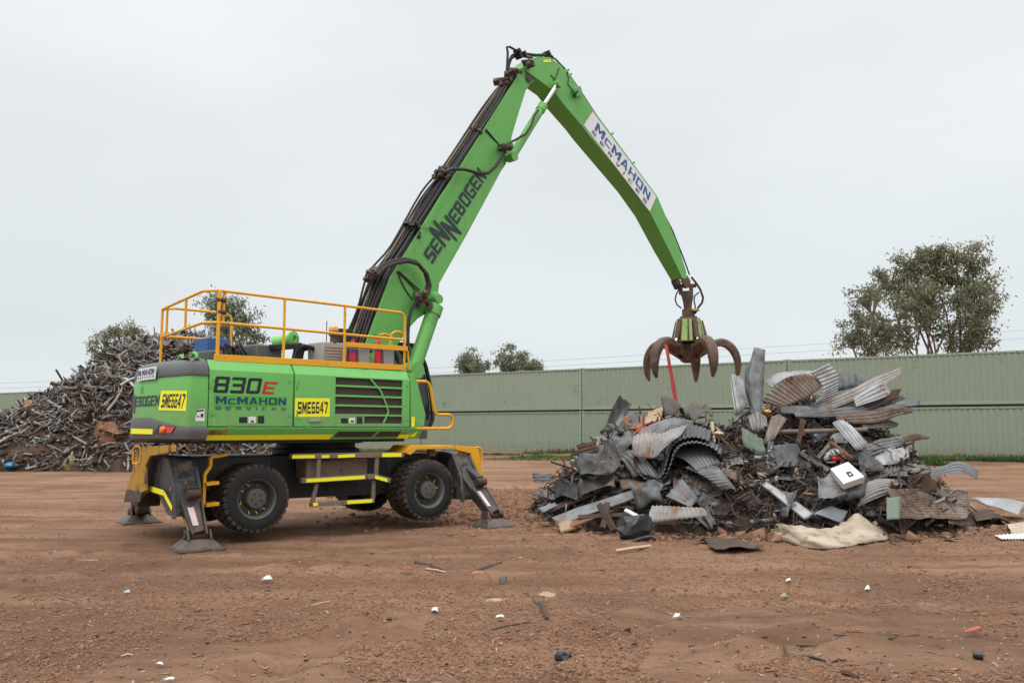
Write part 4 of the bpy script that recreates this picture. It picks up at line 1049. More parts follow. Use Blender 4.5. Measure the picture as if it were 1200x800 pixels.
skq("warning_sticker", [(481, 509), (487.5, 505), (486.5, 511), (481, 512.2)], M["tape"])
skq("warning_sticker", [(243.5, 504), (265, 503.8), (263.5, 508.8), (242.5, 509.2)], M["yellow_worn_shaded"])
skq("skirt_vent", [(394, 505.4), (440, 505.4), (436, 511.6), (391, 511.9)], M["mesh_brown"])
skq("skirt_vent", [(443.5, 505.4), (468.5, 505.4), (466, 511.2), (438.5, 511.6)], M["mesh_brown"])
MB().box((U0, -1.30, ZB - .05), (U1 - .1, 1.0, ZB - .002)).build("house_floor", M["black"], mh)
MB().box((-2.7, -1.33, ZT - .018), (U1 - .05, 1.05, ZT + .004)).build("roof_deck", M["deck"], mh)

# lettering and stickers on the side
def side_text(name, shape, TL, TR, BR, BL, mat, k=0):
    return lay(name, shape, quad_map(HS, TL, TR, BR, BL, (0, -.004 - .004 * k, 0)), mat, mh)
def zm(x, y, ox=230, oy=410, s=6.67): return (ox + x / s, oy + y / s)
side_text("lettering", block_shape([('8', 1, 0, 1), ('3', 1, 0, 1), ('0', 1, 0, 1)], .14, .16), zm(134, 203), zm(517, 222), zm(508, 343), zm(132, 333), M["ink"])
side_text("lettering", block_shape([('E', 1, 0, 1)], 0, .2), zm(514, 246), zm(640, 249), zm(620, 347), zm(512, 342), M["redfilm"])
side_text("sticker_ground", UNIT, zm(135, 350), (335.4, 465), (335.2, 474.5), zm(137, 452), M["lightgreen"])
side_text("lettering", word("McMAHON", .2), zm(152, 360), (335.2, 466.3), (334.8, 474.2), zm(150, 420), M["navy"], 1)
side_text("lettering", word("SERVICES", .95), zm(150, 436), (335, 477.6), (334.8, 480.2), zm(150, 465), M["greyfilm"], 1)
side_text("number_plate", UNIT, (345.6, 466.2), (386.4, 466.3), (386.1, 488.2), (345.2, 488.3), M["tape"])
side_text("lettering", word("SME6647", .25), (349, 470.6), (384, 470.8), (383.6, 484), (348.8, 484.6), M["ink"], 1)
for q, m_ in ((((280, 488.4), (289.5, 488.4), (289.5, 495.2), (280, 495.2)), "ink"), (((291, 488), (299.5, 488), (299.5, 495.4), (291, 495.4)), "white"), (((302, 487), (309.5, 487), (309.5, 495.8), (302, 495.8)), "ink"),
              (((399.5, 489.8), (407.5, 489.8), (407.5, 495.6), (399.5, 495.6)), "ink"), (((409, 489.4), (415.8, 489.4), (415.8, 495.8), (409, 495.8)), "white"), (((418, 488), (424.6, 488), (424.6, 496), (418, 496)), "ink"),
              (((482, 488), (486, 488.2), (485.6, 500), (482, 499.8)), "tape")):
    side_text("sticker", UNIT, *q, M[m_])
for x in (294.6, 411.8):
    side_text("sticker_mark", (np.array([(.1, .1), (.9, .1), (.5, .9)]), [(0, 1, 2)]), (x - 2.4, 489), (x + .4, 489), (x + .4, 491.6), (x - 2.4, 491.6), M["tape"], 1)
    side_text("sticker_mark", UNIT, (x - 1, 492.2), (x + 2.6, 492.2), (x + 2.6, 494.6), (x - 1, 494.6), M["greyfilm"], 1)
b = MB(); p = Vector(HS(370, 493)); b.beam(p + Vector((-.13, -.012, 0)), p + Vector((.10, -.012, .01)), .02, .05, up=(0, 0, 1)); b.build("door_handle", M["cabpost"], mh, .008)
for x in (270, 320, 360, 470):
    q = HS(x, 499); b = MB(); b.box((q[0] - .05, -1.512, ZG - .03), (q[0] + .05, -1.506, ZG - .005)); b.build("door_latch", M["dark_green"], mh)

for (x, y) in ((250, 445), (250, 485), (339, 447), (339, 487), (350, 447), (350, 490), (477, 452), (477, 492)):
    q = HS(x, y); b = MB(); b.cyl((q[0], -1.503, q[2]), (q[0], -1.512, q[2]), .016, 8); b.build("panel_bolt", M["dark_green"], mh)
for x in (346.5, 244.8):
    for y in (452, 484):
        q = HS(x, y); b = MB(); b.box((q[0] + .01, -1.508, q[2] - .05), (q[0] + .045, -1.5025, q[2] + .05)); b.build("hinge", M["dark_green"], mh, .003)
# --- counterweight: three bands wrapped round the rear
OUT = [(-2.79, -1.50), (-3.02, -1.512), (-3.085, -1.505), (-3.118, -1.46), (-3.135, -1.30), (-3.16, -.8), (-3.17, -.4), (-3.16, .0), (-3.13, .35), (-3.05, .65), (-2.92, .92), (-2.72, 1.15), (-2.45, 1.34), (-2.2, 1.45), (-1.9, 1.5)]
def spl(o, k=3):
    r = []
    for i in range(len(o) - 1):
        p0 = o[max(0, i - 1)]; p1, p2 = o[i], o[i + 1]; p3 = o[min(len(o) - 1, i + 2)]
        for j in range(k):
            t = j / k
            r.append(tuple(.5 * ((2 * p1[d]) + (-p0[d] + p2[d]) * t + (2 * p0[d] - 5 * p1[d] + 4 * p2[d] - p3[d]) * t * t + (-p0[d] + 3 * p1[d] - 3 * p2[d] + p3[d]) * t ** 3) for d in (0, 1)))
    return r + [o[-1]]
OL = np.array(spl(OUT))
tg = np.gradient(OL, axis=0); NRM = np.stack([tg[:, 1], -tg[:, 0]], 1); NRM /= np.linalg.norm(NRM, axis=1)[:, None]
if NRM[len(NRM) // 2, 0] > 0: NRM = -NRM
def rear_u(v):
    i0 = int(np.argmin(OL[:, 0])); seg = OL[6:]
    return float(np.interp(v, seg[:, 1], seg[:, 0]))
def cw_band(name, levels, mat, cap=False):                # levels: (z or fn(i), outward offset)
    b = MB(); n = len(OL); rings = []
    for z, d in levels:
        rings.append([(OL[i, 0] + NRM[i, 0] * d, OL[i, 1] + NRM[i, 1] * d, z(i) if callable(z) else z) for i in range(n)] + [(-1.9, .4, z(n // 2) if callable(z) else z), (-2.79, -.6, z(0) if callable(z) else z)])
    b.rings(rings); return b.build(name, mat, mh, smooth=True)
def zl(i):                                                # top edge of the lower grey band: high at the back, low at the near corner
    return 1.90 + .14 * float(sstep(-1.35, -.1, OL[i, 1]))
b_low = cw_band("counterweight_base", [(1.64, -.10), (1.69, .0), (1.78, .022), (lambda i: zl(i) - .05, .022), (lambda i: zl(i) - .012, .0)], M["grey"])
b_mid = cw_band("counterweight", [(lambda i: zl(i) - .010, -.004), (lambda i: zl(i) * .6 + 2.67 * .4, .0), (2.62, -.012), (2.668, -.02)], M["green"])
b_top = cw_band("counterweight_cap", [(2.670, .0), (2.70, .004), (2.82, -.03), (2.88, -.07), (2.93, -.15), (2.95, -.25)], M["grey"])
def RS(v, z, off=.006):                                   # a point just proud of the rear face
    i = np.interp(v, OL[6:, 1], np.arange(6, len(OL))); n_ = np.array([np.interp(i, np.arange(len(OL)), NRM[:, d]) for d in (0, 1)])
    return (rear_u(v) + n_[0] * off, v + n_[1] * off, z)
def rear_px(x, y, u=-3.15):
    q = HO.rear(x, y, u); return (q[1], q[2])
def rear_lay(name, shape, TL, TR, BR, BL, mat, off=.006):
    P = [np.array(rear_px(*p)) for p in (TL, TR, BR, BL)]
    def fn(s, t):
        top = P[0] * (1 - s) + P[1] * s; bot = P[3] * (1 - s) + P[2] * s; q = bot * (1 - t) + top * t
        return RS(max(q[0], -1.475), q[1], off)
    return lay(name, shape, fn, mat, mh)
def sub(shape, n=10):                                     # subdivide the unit quad along s so it can follow a curved face
    vs = [(i / n, t) for i in range(n + 1) for t in (0, 1)]; return (np.array(vs), [(2 * i, 2 * i + 2, 2 * i + 3, 2 * i + 1) for i in range(n)])
rear_lay("banner", sub(UNIT), (164.5, 432.4), (187, 429.2), (185.6, 443.8), (162, 446.5), M["white"], .03)
rear_lay("lettering", word("McMAHON", .2), (164.5, 434.2), (184.8, 431.3), (184, 438.2), (163.8, 441.2), M["navy"], .035)
rear_lay("lettering", word("SERVICES", .7), (164, 442.4), (184, 439.6), (183.8, 441.8), (163.8, 444.6), M["greyfilm"], .035)
rear_lay("number_plate", sub(UNIT), (190.4, 457.6), (218.6, 457.6), (215.8, 481.4), (187, 480.4), M["tape"])
rear_lay("lettering", word("SME6647", .25), (193, 461.5), (216, 461.2), (213.6, 478.2), (190, 477.2), M["ink"], .010)
# the maker's lettering runs round the back; its right end shows
ve, zt1 = rear_px(188.6, 462.8); vb, _ = rear_px(162.5, 464); _, zb1 = rear_px(188, 475.2)
pitch_ = (vb - ve) / 5.6
Ltot = 11.6 * pitch_
hgt = zt1 - zb1
def cwfn(s, t):
    v = ve + Ltot * (1 - s)
    z = zb1 + hgt * (t * 2.3 - .65)
    return RS(min(v, 1.3), z, .006)
lay("lettering", block_shape(LOGO, .2), cwfn, M["ink_worn"], mh)
rear_lay("lettering", block_shape([('E', 1, 0, 1)], 0), (165.3, 453.2), (168.6, 453), (168.4, 460), (165, 460.2), M["dark_green"])
rear_lay("yellow_tape", sub(UNIT), (151.5, 501.6), (182.6, 502.6), (182, 508.6), (150.5, 508), M["tape"], .030)
rear_lay("light_housing", sub(UNIT, 3), (189, 497.6), (207.4, 499.4), (203, 508), (184.4, 507.4), M["ink"], .028)
rear_lay("tail_light", sub(UNIT, 3), (190.5, 499), (206.4, 500.2), (202.4, 507), (189.3, 507), M["red_lens"], .034)
v_, z_ = rear_px(194.6, 502.8); p = Vector(RS(v_, z_, .03)); b = MB(); b.lathe([(.055, 0), (.055, .02), (.045, .04), (.001, .05)], p, (-1, -.1, 0), 18); b.build("lamp_lens", M["orange_lens"], mh, smooth=True)
side_q = [(229.5, 480), (239.6, 478.6), (239.4, 493.4), (228.6, 493)]
lay("safety_sticker", UNIT, quad_map(lambda x, y: HO.side(x, y, -1.5), *side_q, (0, -.008, 0)), M["white"], mh)
lay("sticker_mark", (np.array([(.1, .82), (.9, .82), (.9, .95), (.1, .95), (.55, .3), (.85, .35), (.85, .65), (.55, .6), (.15, .35), (.4, .35), (.4, .45), (.15, .45)]), [(0, 1, 2, 3), (4, 5, 6, 7), (8, 9, 10, 11)]), quad_map(lambda x, y: HO.side(x, y, -1.5), *side_q, (0, -.012, 0)), M["ink"], mh)
for (x, y, r_) in ((227.6, 416.5, .10), (212, 419, .08)):
    q = HO.rear(x, y, -2.6); b = MB()
    b.tube([(q[0], q[1] + r_ * math.cos(t), 2.99 + r_ * math.sin(t)) for t in np.linspace(-.8, math.pi + .8, 16)], .028, 8)
    b.build("lifting_eye", M["green"], mh, smooth=True)

# --- roof walkway: toe board, railings
b = MB(); b.prism([HS(x, y, -1.39)[::2] for x, y in ((251, 414.6), (475.4, 427.6), (475.2, 434), (250.4, 422.4))], lambda x, y, t: (x, t, y), -1.40, -1.38).build("toe_board", M["yellow"], mh, .004)
b = MB(); b.prism([HS(x, y, -1.39)[::2] for x, y in ((405.5, 400.6), (477, 405.8), (477.4, 411.4), (405.5, 406.2))], lambda x, y, t: (x, t, y), -1.41, -1.39).build("kick_board", M["yellow"], mh, .004)
RV = -1.37; RR = .024
def rail(name, pts, r_=RR):
    b = MB(); b.tube(pts, r_, 8); return b.build(name, M["yellow"], mh, smooth=True)
ZR, ZM = HS(258, 340.5, RV)[2], HS(258, 378, RV)[2]
uR0, uR1 = HS(257.5, 340.5, RV)[0], HS(474.5, 363, RV)[0]
cA = OZ(238, 341, ZR); cB = OZ(190.5, 362.3, ZR)
cA2 = OZ(237, 378.3, ZM); cB2 = OZ(189, 395.3, ZM)
rail("hand_rail", [(uR0 + .02, RV, ZR), (uR1 - .1, RV, ZR), (uR1 - .03, RV, ZR - .03), (uR1, RV, ZR - .1), (uR1, RV, ZT)])
rail("hand_rail", [(uR0 - .02, RV, ZR), tuple(cA), tuple(cB)])
rail("mid_rail", [(uR0, RV, ZM), (uR1, RV, ZM)])
rail("mid_rail", [(uR0 - .02, RV, ZM), tuple(cA2), tuple(cB2)])
fa_ = OZ(206, 361.4, ZR); fe = OZ(265, 367.2, ZR)
rail("hand_rail", [tuple(cB), tuple(fa_), tuple(fe), tuple(np.array(fe) + np.array((.10, 0, -.06))), tuple(np.array(fe) + np.array((.12, 0, -.14))), tuple(np.array(fe) + np.array((.12, 0, -.75)))])
fm = OZ(199, 394.5, ZM); fme = OZ(248, 397.8, ZM)
rail("mid_rail", [tuple(cB2), tuple(fm), tuple(fme)])
for x in (333, 404):
    u_ = HS(x, 380, RV)[0]; rail("rail_post", [(u_, RV, ZR), (u_, RV, ZT)])
rail("rail_post", [(uR0 + .0, RV, ZR - .01), (uR0 - .005, RV, ZT)], .03)
rail("rail_post", [(uR0 + .09, RV + .02, ZR - .01), (uR0 + .085, RV + .02, ZM - .03)], .022)
rail("rail_post", [cB, (cB[0], cB[1], ZT)], .026)
for k in (.14, .62):
    p = np.array(cA) * k + np.array(cB) * (1 - k); q = np.array(cA2) * k + np.array(cB2) * (1 - k); rail("rail_post", [tuple(p), tuple(q)], .022)
for (x, y) in ((257, 350), (257, 364)):
    q = HS(x, y, RV); b = MB(); b.cyl((q[0] - .03, RV, q[2] - .02), (q[0] + .11, RV + .01, q[2] - .02), .038, 8); b.build("rail_clamp", M["rusty"], mh)
rail("rail_brace", [HS(477.5, 411, -1.37), HS(480, 433, -1.37)], .02)
rail("hand_hoop", [HS(460, 426, -1.2), HS(457.5, 398, -1.2), HS(459, 391, -1.2), HS(464, 388.4, -1.2), HS(470, 389, -1.2), HS(473, 393, -1.2), HS(474.5, 400, -1.2)], .024)
rail("hand_hoop", [HS(460, 398, -.9), HS(456, 393, -.9), HS(450, 391, -.9), HS(444.5, 392.5, -.9)], .022)
# front guard rail of the lower platform
rail("guard_rail", [HS(x, y, -1.48) for x, y in ((487, 446.5), (499, 446.8), (502.5, 449), (504.5, 454), (508.5, 480), (511, 484.6), (515, 485.6), (526, 485.6), (529.5, 487.5), (530.2, 492), (529.4, 498), (526, 501.4), (520, 502), (487, 501.8))], .030)

# --- things standing on the deck
def hbox(name, px0, py0, px1, py1, v0, v1, mat, bev=.01, z0=None):
    a = HS(px0, py1, v0); c = HS(px1, py0, v0); b = MB(); b.box((a[0], v0, z0 if z0 is not None else min(a[2], c[2])), (c[0], v1, max(a[2], c[2])))
    return b.build(name, mat, mh, bev)
hbox("electrical_cabinet", 378.5, 402.5, 407, 424, -1.0, -.5, M["cabinet"], .012, ZT + .005)
b = MB()
q0, q1 = HS(378.5, 403, -1.0), HS(407, 403, -1.0)
for k in range(7): b.box((q0[0] + .02, -1.008, ZT + .05 + k * .055), (q1[0] - .02, -1.001, ZT + .058 + k * .055))
b.build("cabinet_rib", M["dirtsteel"], mh)
p = Vector(HS(390.5, 402, -.95)); 
b = MB(); b.cyl(p, p + Vector((0, 0, .13)), .06, 14); b.cyl(p + Vector((0, 0, .131)), p + Vector((0, 0, .22)), .085, 18); bs = b.build("beacon_base", M["fitting"], mh, smooth=True)
b = MB(); b.lathe([(.085, 0), (.09, .04), (.07, .085), (.035, .10), (.001, .103)], p + Vector((0, 0, .221)), (0, 0, 1), 18); b.build("beacon_lens", M["beacon"], bs, smooth=True)
rail_ = MB(); a_ = Vector(HS(382.5, 403, -.9)); rail_.tube([a_, a_ + Vector((0, 0, .42))], .008, 6); rail_.build("antenna", M["black"], mh)
hbox("warning_light_box", 398, 386, 414, 402, -.3, .0, M["black"], .01)
for (x0, x1, yt, vv) in ((409, 413, 399, -1.22), (437, 444, 397, -1.22)):
    a = HS((x0 + x1) / 2 + 2, 424, vv); r_ = .07
    b = MB(); top = HS(x0, yt, vv)[2]
    b.lathe([(r_, 0), (r_, top - ZT - .10), (r_ * .7, top - ZT - .05), (.03, top - ZT - .02), (.03, top - ZT + .03)], (a[0], a[1], ZT + .01), (0, 0, 1), 18)
    fe_ = b.build("fire_extinguisher", M["red"], mh, smooth=True)
    b = MB(); b.beam((a[0] - .02, a[1], top + .035), (a[0] - .09, a[1], top + .08), .02, .02); b.build("trigger_handle", M["black"], fe_)
    b = MB(); b.lathe([(r_ + .004, 0), (r_ + .004, .07)], (a[0], a[1], top - .22), (0, 0, 1), 18); b.build("label_band", M["bluebox"], fe_, smooth=True)
    MB().box((a[0] + .08, a[1] - .09, ZT + .005), (a[0] + .32, a[1] + .1, top - .14)).build("extinguisher_case", M["cabpost"], mh, .01)
hbox("engine_hood", 300, 405, 331, 419, -.75, .3, M["grey"], .03, ZT)
b = MB(); p, q = Vector(HS(319, 400, -.3)), Vector(HS(346, 398, -.5)); b.cyl(p + Vector((0, 0, -.04)), q, .12, 18); b.build("air_filter", M["green"], mh, smooth=True)
b = MB(); p = Vector(HS(342, 397, -.62)); b.lathe([(.14, 0), (.14, .05), (.06, .07), (.04, .03)], p, (.3, -1, 0), 20); b.build("filter_cap", M["green"], mh, smooth=True)
b = MB(); b.beam(HS(318, 407, -.8), HS(350, 405, -.7), .2, .11); b.build("exhaust_duct", M["black"], mh, .02)
for k in range(4):
    b = MB(); b.tube([HS(344 + 3 * k, 420, -.8 + .1 * k), HS(346 + 3 * k, 410, -.8 + .1 * k), HS(355 + 3 * k, 404.5 + k, -.7 + .1 * k), HS(366 + 2 * k, 407 + k, -.7 + .1 * k), HS(375 + k, 421, -.6)], .035, 8); b.build("engine_hose", M["hose"], mh, smooth=True)
hbox("blue_locker", 242.5, 397.5, 270.5, 416, .1, .6, M["bluebox"], .01)
hbox("battery_cover", 246, 411, 262, 424, -.8, -.2, M["grey"], .03)
for k in range(8):
    b = MB(); x = 252 + k * 4
    b.tube([HS(x, 420, -.5), HS(x + random.uniform(-3, 3), 408 + random.uniform(-4, 4), -.5), HS(x + random.uniform(0, 9), 406 + random.uniform(-6, 3), -.45), HS(x + 10, 419, -.4)], .02, 6); b.build("engine_hose", M["hose_dusty"], mh, smooth=True)

# --- cab on the far side, its curved front showing past the boom cylinder
CV = .75
cabf = [(487, 406), (493, 414), (499, 430), (503.5, 450), (506.5, 475), (506.5, 492), (502, 503)]
prof = [HS(x, y, CV)[::2] for x, y in cabf]; ub = prof[0][0] - 1.5
poly = [(ub, prof[0][1])] + prof + [(ub, prof[-1][1])]
b = MB(); b.prism([(x if x == ub else x - .05, y) for x, y in poly], lambda x, y, t: (x, t, y), CV + .03, CV + .88).build("cab_glass", M["glass"], mh)
for vv in (CV, CV + .92):
    b = MB(); b.tube([(x, vv, y) for x, y in prof], .05, 8); b.build("cab_pillar", M["black"], mh, smooth=True)
    b = MB(); b.tube([(x - .22 - .06 * k, vv + .02, y) for k, (x, y) in enumerate(prof)][0:7], .065, 8); b.build("cab_pillar", M["cabpost"], mh, smooth=True)
    b = MB(); b.tube([(x - .45 - .05 * k, vv + .02, y) for k, (x, y) in enumerate(prof)][0:7], .04, 8); b.build("cab_pillar", M["black"], mh, smooth=True)
b = MB(); b.box((ub, CV - .04, prof[0][1] - .02), (prof[0][0] + .16, CV + .98, prof[0][1] + .07)); b.build("cab_roof", M["black"], mh, .02)
b = MB(); b.box((ub, CV - .02, prof[-1][1] - .2), (prof[-1][0] - .04, CV + .95, prof[-1][1] - .001)); b.build("cab_floor", M["grey"], mh, .02)
b = MB(); b.box((ub - .08, CV - .03, prof[-1][1]), (ub - .001, CV + .95, prof[0][1])); b.build("cab_rear_wall", M["grey"], mh, .02)
b = MB(); 
for k in range(5): b.tube([(x - .015, CV + .15 + k * .16, y) for x, y in prof[1:]], .012, 6)
b.build("window_guard", M["black"], mh)

# --- boom
BV = .30
BP = [(413, 436), (420.5, 423), (441.5, 367), (457, 325), (479, 290), (516, 230), (540, 194), (582, 130), (600, 103), (614, 82), (622, 77), (630, 82), (632, 92), (625.5, 97), (620, 104.5), (612, 130), (603.5, 158), (601, 175), (596, 192), (590, 200), (588, 204), (550.5, 270), (515, 332), (513.5, 345), (512, 358), (505, 364), (490, 373), (478, 386), (466, 404), (454, 425), (447, 438)]
BQ = [HS(x, y, -BV)[::2] for x, y in BP]
wf = lambda x, y: BV - (BV - .20) * float(sstep(3.2, 5.6, x))
b = MB(); b.prism(BQ, lambda x, y, t: (x, t, y), lambda x, y: -wf(x, y), lambda x, y: wf(x, y)).build("boom", M["green_boom"], mh, .012)
boom = bpy.data.objects["boom"]
def on_boom(x, y):                                       # pixel on the near boom plate
    q = HS(x, y, -BV)
    for _ in range(3): q = HS(x, y, -wf(q[0], q[2]))
    return q
def boom_quad(shape, name, TL, TR, BR, BL, mat, off=.006): return lay(name, shape, quad_map(on_boom, TL, TR, BR, BL, (0, -off, 0)), mat, boom)
boom_quad(block_shape(LOGO, .2, -.0), "lettering", (489.5, 288.5), (552.5, 187.5), (577.5, 215.5), (513.5, 317.5), M["ink_worn"])
# weld seam plates and pivots
b = MB()
for (x, y, r_) in ((508.5, 349, .13), (598, 184, .11)):
    q = on_boom(x, y); b.lathe([(r_, 0), (r_, .08), (r_ * .75, .10), (.02, .10)], (q[0], q[1] + .01, q[2]), (0, -1, 0), 22)
b.build("pivot_boss", M["green_boom"], boom, smooth=True)
b = MB(); p, q = Vector(on_boom(569, 152)) + Vector((0, -.012, 0)), Vector(on_boom(586, 172)) + Vector((0, -.012, 0)); b.tube([p, q], .022, 6); b.build("grease_line", M["hose"], boom)
b = MB(); b.lathe([(.10, 0), (.10, .05), (.05, .06)], Vector(on_boom(619, 92)), (0, -1, 0), 18); b.build("head_pin", M["fitting"], boom, smooth=True)

# --- stick
SV = .27
SP = [(616, 78), (622.5, 69), (630, 66.5), (645, 67.5), (657, 76), (672, 94), (690, 121), (695, 128), (770.5, 230), (797, 287.5), (804, 308.5), (807, 319), (807, 326), (802, 326), (784, 292), (762, 249.5), (742, 221), (690, 158.5), (681, 146.5), (660, 122), (648, 106), (632, 94.5), (618.5, 85)]
SQ = [HS(x, y, -SV)[::2] for x, y in SP]
sf = lambda x, y: SV - .07 * float(sstep(11.4, 12.8, x))
b = MB(); b.prism(SQ, lambda x, y, t: (x, t, y), lambda x, y: -sf(x, y), lambda x, y: sf(x, y)); stick = b.build("stick", M["green_boom"], mh, .012)
def on_stick(x, y):
    q = HS(x, y, -SV)
    for _ in range(3): q = HS(x, y, -sf(q[0], q[2]))
    return q
def stick_quad(shape, name, TL, TR, BR, BL, mat, off=.006): return lay(name, shape, quad_map(on_stick, TL, TR, BR, BL, (0, -off, 0)), mat, stick)
BT = [(694.3, 131), (769, 230.6), (761.3, 248), (684, 146.6)]
stick_quad(UNIT, "banner", *BT, M["white"])
def bpt(s, t): 
    T = np.array(BT, float); top = T[0] * (1 - s) + T[1] * s; bot = T[3] * (1 - s) + T[2] * s; return tuple(bot * (1 - t) + top * t)
stick_quad(word("McMAHON", .2), "lettering", bpt(.10, .84), bpt(.93, .84), bpt(.94, .38), bpt(.11, .38), M["blue"], .010)
stick_quad(word("SERVICES", 1.15), "lettering", bpt(.10, .28), bpt(.93, .28), bpt(.93, .10), bpt(.10, .10), M["greyfilm"], .010)
stick_quad(UNIT, "warning_sticker", (636, 70.5), (644.5, 69.5), (646, 73), (637, 73.2), M["tape"])
b = MB(); q = on_stick(674, 109); p = Vector(q); b.beam(p + Vector((-.12, -.05, -.06)), p + Vector((.16, -.05, .1)), .09, .24, up=(-.5, 0, .8)); b.build("lamp_bracket", M["dark_green"], stick, .01)
b = MB(); q = Vector(on_stick(670, 110)) + Vector((0.0, -.1, -.0)); b.lathe([(.02, 0), (.10, .02), (.10, .05), (.09, .055)], q, (.6, -.5, -.6), 16); b.build("work_lamp", M["black"], stick, smooth=True)
b = MB()
for (x, y) in ((716, 159), (741, 193), (667, 90), (664, 85)):
    q = HS(x, y, -.1); b.beam((q[0] - .06, -.1, q[2] + .0), (q[0] + .05, -.1, q[2] + .08), .12, .06)
b.build("hose_clip", M["green_boom"], stick, .006)
b = MB()
for pts in (((655, 80), (650.5, 92), (648, 95)), ((664, 85), (666, 92), (665, 99), (670, 105)), ((645, 88), (650, 94))):
    b.tube([Vector(on_stick(x, y)) + Vector((0, -.015, 0)) for x, y in pts], .012, 5)
b.build("grease_line", M["hose"], stick)
# the tip: worn steel fork
b = MB()
for vv in (-.20, .14): b.prism([HS(x, y, -.2)[::2] for x, y in ((800, 321), (806, 323), (809.5, 329), (809, 336.5), (804, 338), (799.5, 329))], lambda x, y, t: (x, t, y), vv, vv + .06)
b.build("stick_tip", M["grabrust"], stick, .01)
for k, zoff in enumerate((.05, .1)):
    b = MB(); b.tube([HS(x, y, .05 + .07 * k) for x, y in ((640, 65.5), (651, 69.5), (662, 81), (679, 105), (697, 132.5), (732, 182), (768, 231.5), (788, 270), (802, 305), (808, 322))], .024, 6); b.build("stick_hose", M["hose"], stick, smooth=True)

# --- cylinders
def hyd(name, p_base, p_gland, p_end, r_body, r_rod, v):
    A, G, E = (Vector(HS(*q, v)) for q in (p_base, p_gland, p_end))
    b = MB(); d = (G - A).normalized(); b.cyl(A - d * .05, G, r_body, 22); b.cyl(G - d * .18, G + d * .03, r_body * 1.16, 22)
    b.cyl(A + Vector((0, -r_body * 1.05, 0)), A + Vector((0, r_body * 1.05, 0)), r_body * 1.1, 20)
    o = b.build(name, M["green_boom"], mh, smooth=True)
    b = MB(); b.cyl(G + d * .031, E, r_rod, 18); b.build("piston_rod", M["chrome"], o, smooth=True)
    b = MB(); b.cyl(E + Vector((0, -.13, 0)), E + Vector((0, .13, 0)), .10, 18); b.build("rod_pin", M["green_boom"], o, smooth=True)
    return o
for v in (-.43, .43):
    hyd("stick_cylinder", (599.5, 184), (636, 124.5), (652.5, 99.5), .105, .06, v * .84)
    hyd("boom_cylinder", (484, 434), (509.5, 360), (510.5, 351), .155, .09, v)
b = MB(); b.tube([HS(x, y, -.50) for x, y in ((593, 180), (591.5, 173), (596, 168), (604, 164), (616, 157), (623, 146), (626, 136), (631, 129))], .028, 7); b.build("cylinder_hose", M["hose"], mh, smooth=True)

# --- hydraulic hoses along the back of the boom
BE = [(424, 414), (441, 367), (457, 325), (479, 290), (516, 230), (540, 194), (582, 130), (600, 103)]
LE = [(415, 394), (426, 362), (438, 337), (463, 298), (495, 239), (523, 201), (563, 148), (585, 106)]
BE3 = [HS(x, y, -BV) for x, y in [(411, 440)] + BE + [(612, 84)]]
def top_pt(i, vf, off):                                   # on the boom's upper plate: vf across (-1..1), off above it
    p = np.array(BE3[i]); a_ = np.array(BE3[max(0, i - 1)]); c_ = np.array(BE3[min(len(BE3) - 1, i + 1)])
    d = (c_ - a_); n_ = np.array([-d[2], 0, d[0]]); n_ /= np.linalg.norm(n_)
    ww = wf(p[0], p[2]); q = p + n_ * off; return (q[0], vf * ww, q[2])
NH = 9
for k in range(NH):
    vf = -.90 + 1.80 * k / (NH - 1); pts = [top_pt(i, vf + random.uniform(-.10, .10), random.uniform(.04, .11) + (.03 if k in (2, 5) else 0)) for i in range(len(BE3))]
    fine = spl([(p[0], p[2]) for p in pts], 4); vs_ = np.interp(np.arange(len(fine)) / 4, np.arange(len(pts)), [p[1] for p in pts])
    b = MB(); b.tube([(x, y, z) for (x, z), y in zip(fine, vs_)], random.choice((.022, .027, .032)), 7); b.build("boom_hose", M["hose_dusty"] if k % 3 else M["hose"], boom, smooth=True)
for k, (vf, of) in enumerate(((-.3, .12), (.5, .14))):
    pts = [top_pt(i, vf + random.uniform(-.15, .15), .10 + of * (.9 if i % 2 else .35) * (1 if i < 7 else .4)) for i in range(1, len(BE3) - 1)]
    fine = spl([(p[0], p[2]) for p in pts], 4); vs_ = np.interp(np.arange(len(fine)) / 4, np.arange(len(pts)), [p[1] for p in pts])
    b = MB(); b.tube([(x, y, z) for (x, z), y in zip(fine, vs_)], .024, 7); b.build("boom_hose", M["hose"], boom, smooth=True)
b = MB(); b.tube([top_pt(i, .1, .14) for i in range(1, len(BE3) - 1)], .016, 5); b.build("boom_hose", M["tan"], boom, smooth=True)
b = MB()
for i in range(len(BE3) - 1): 
    q4 = [top_pt(i, -.96, .012), top_pt(i, .96, .012), top_pt(i + 1, .96, .012), top_pt(i + 1, -.96, .012)]; b.add(q4, [(0, 1, 2, 3)])
b.build("hose_tray", M["black"], boom)
random.seed(31)
def fittings(name, x, y, v, r_, n, par, mat="fitting"):
    c = Vector(HS(x, y, v)); b = MB()
    if v > -.25: c = c + Vector((-.06, 0, .06))
    for _ in range(n):
        p = c + Vector((random.gauss(0, r_ * .7), random.uniform(-.22, .14), random.gauss(0, r_ * .7))); d = Vector((random.gauss(0, 1), random.gauss(0, .5), random.gauss(0, 1))).normalized() * random.uniform(.06, .16)
        if random.random() < .55: b.cyl(p - d / 2, p + d / 2, random.uniform(.03, .055), 8)
        else: b.beam(p - d / 2, p + d / 2, random.uniform(.07, .14), random.uniform(.06, .12))
    return b.build(name, M[mat], par, .006, seg=1)
fittings("valve_block", 438, 325, -.1, .085, 24, boom); fittings("valve_block", 519, 207, -.1, .08, 20, boom)
fittings("hose_clamp", 483, 270, -.1, .09, 12, boom, "black"); fittings("hose_clamp", 559, 157, -.1, .07, 10, boom)
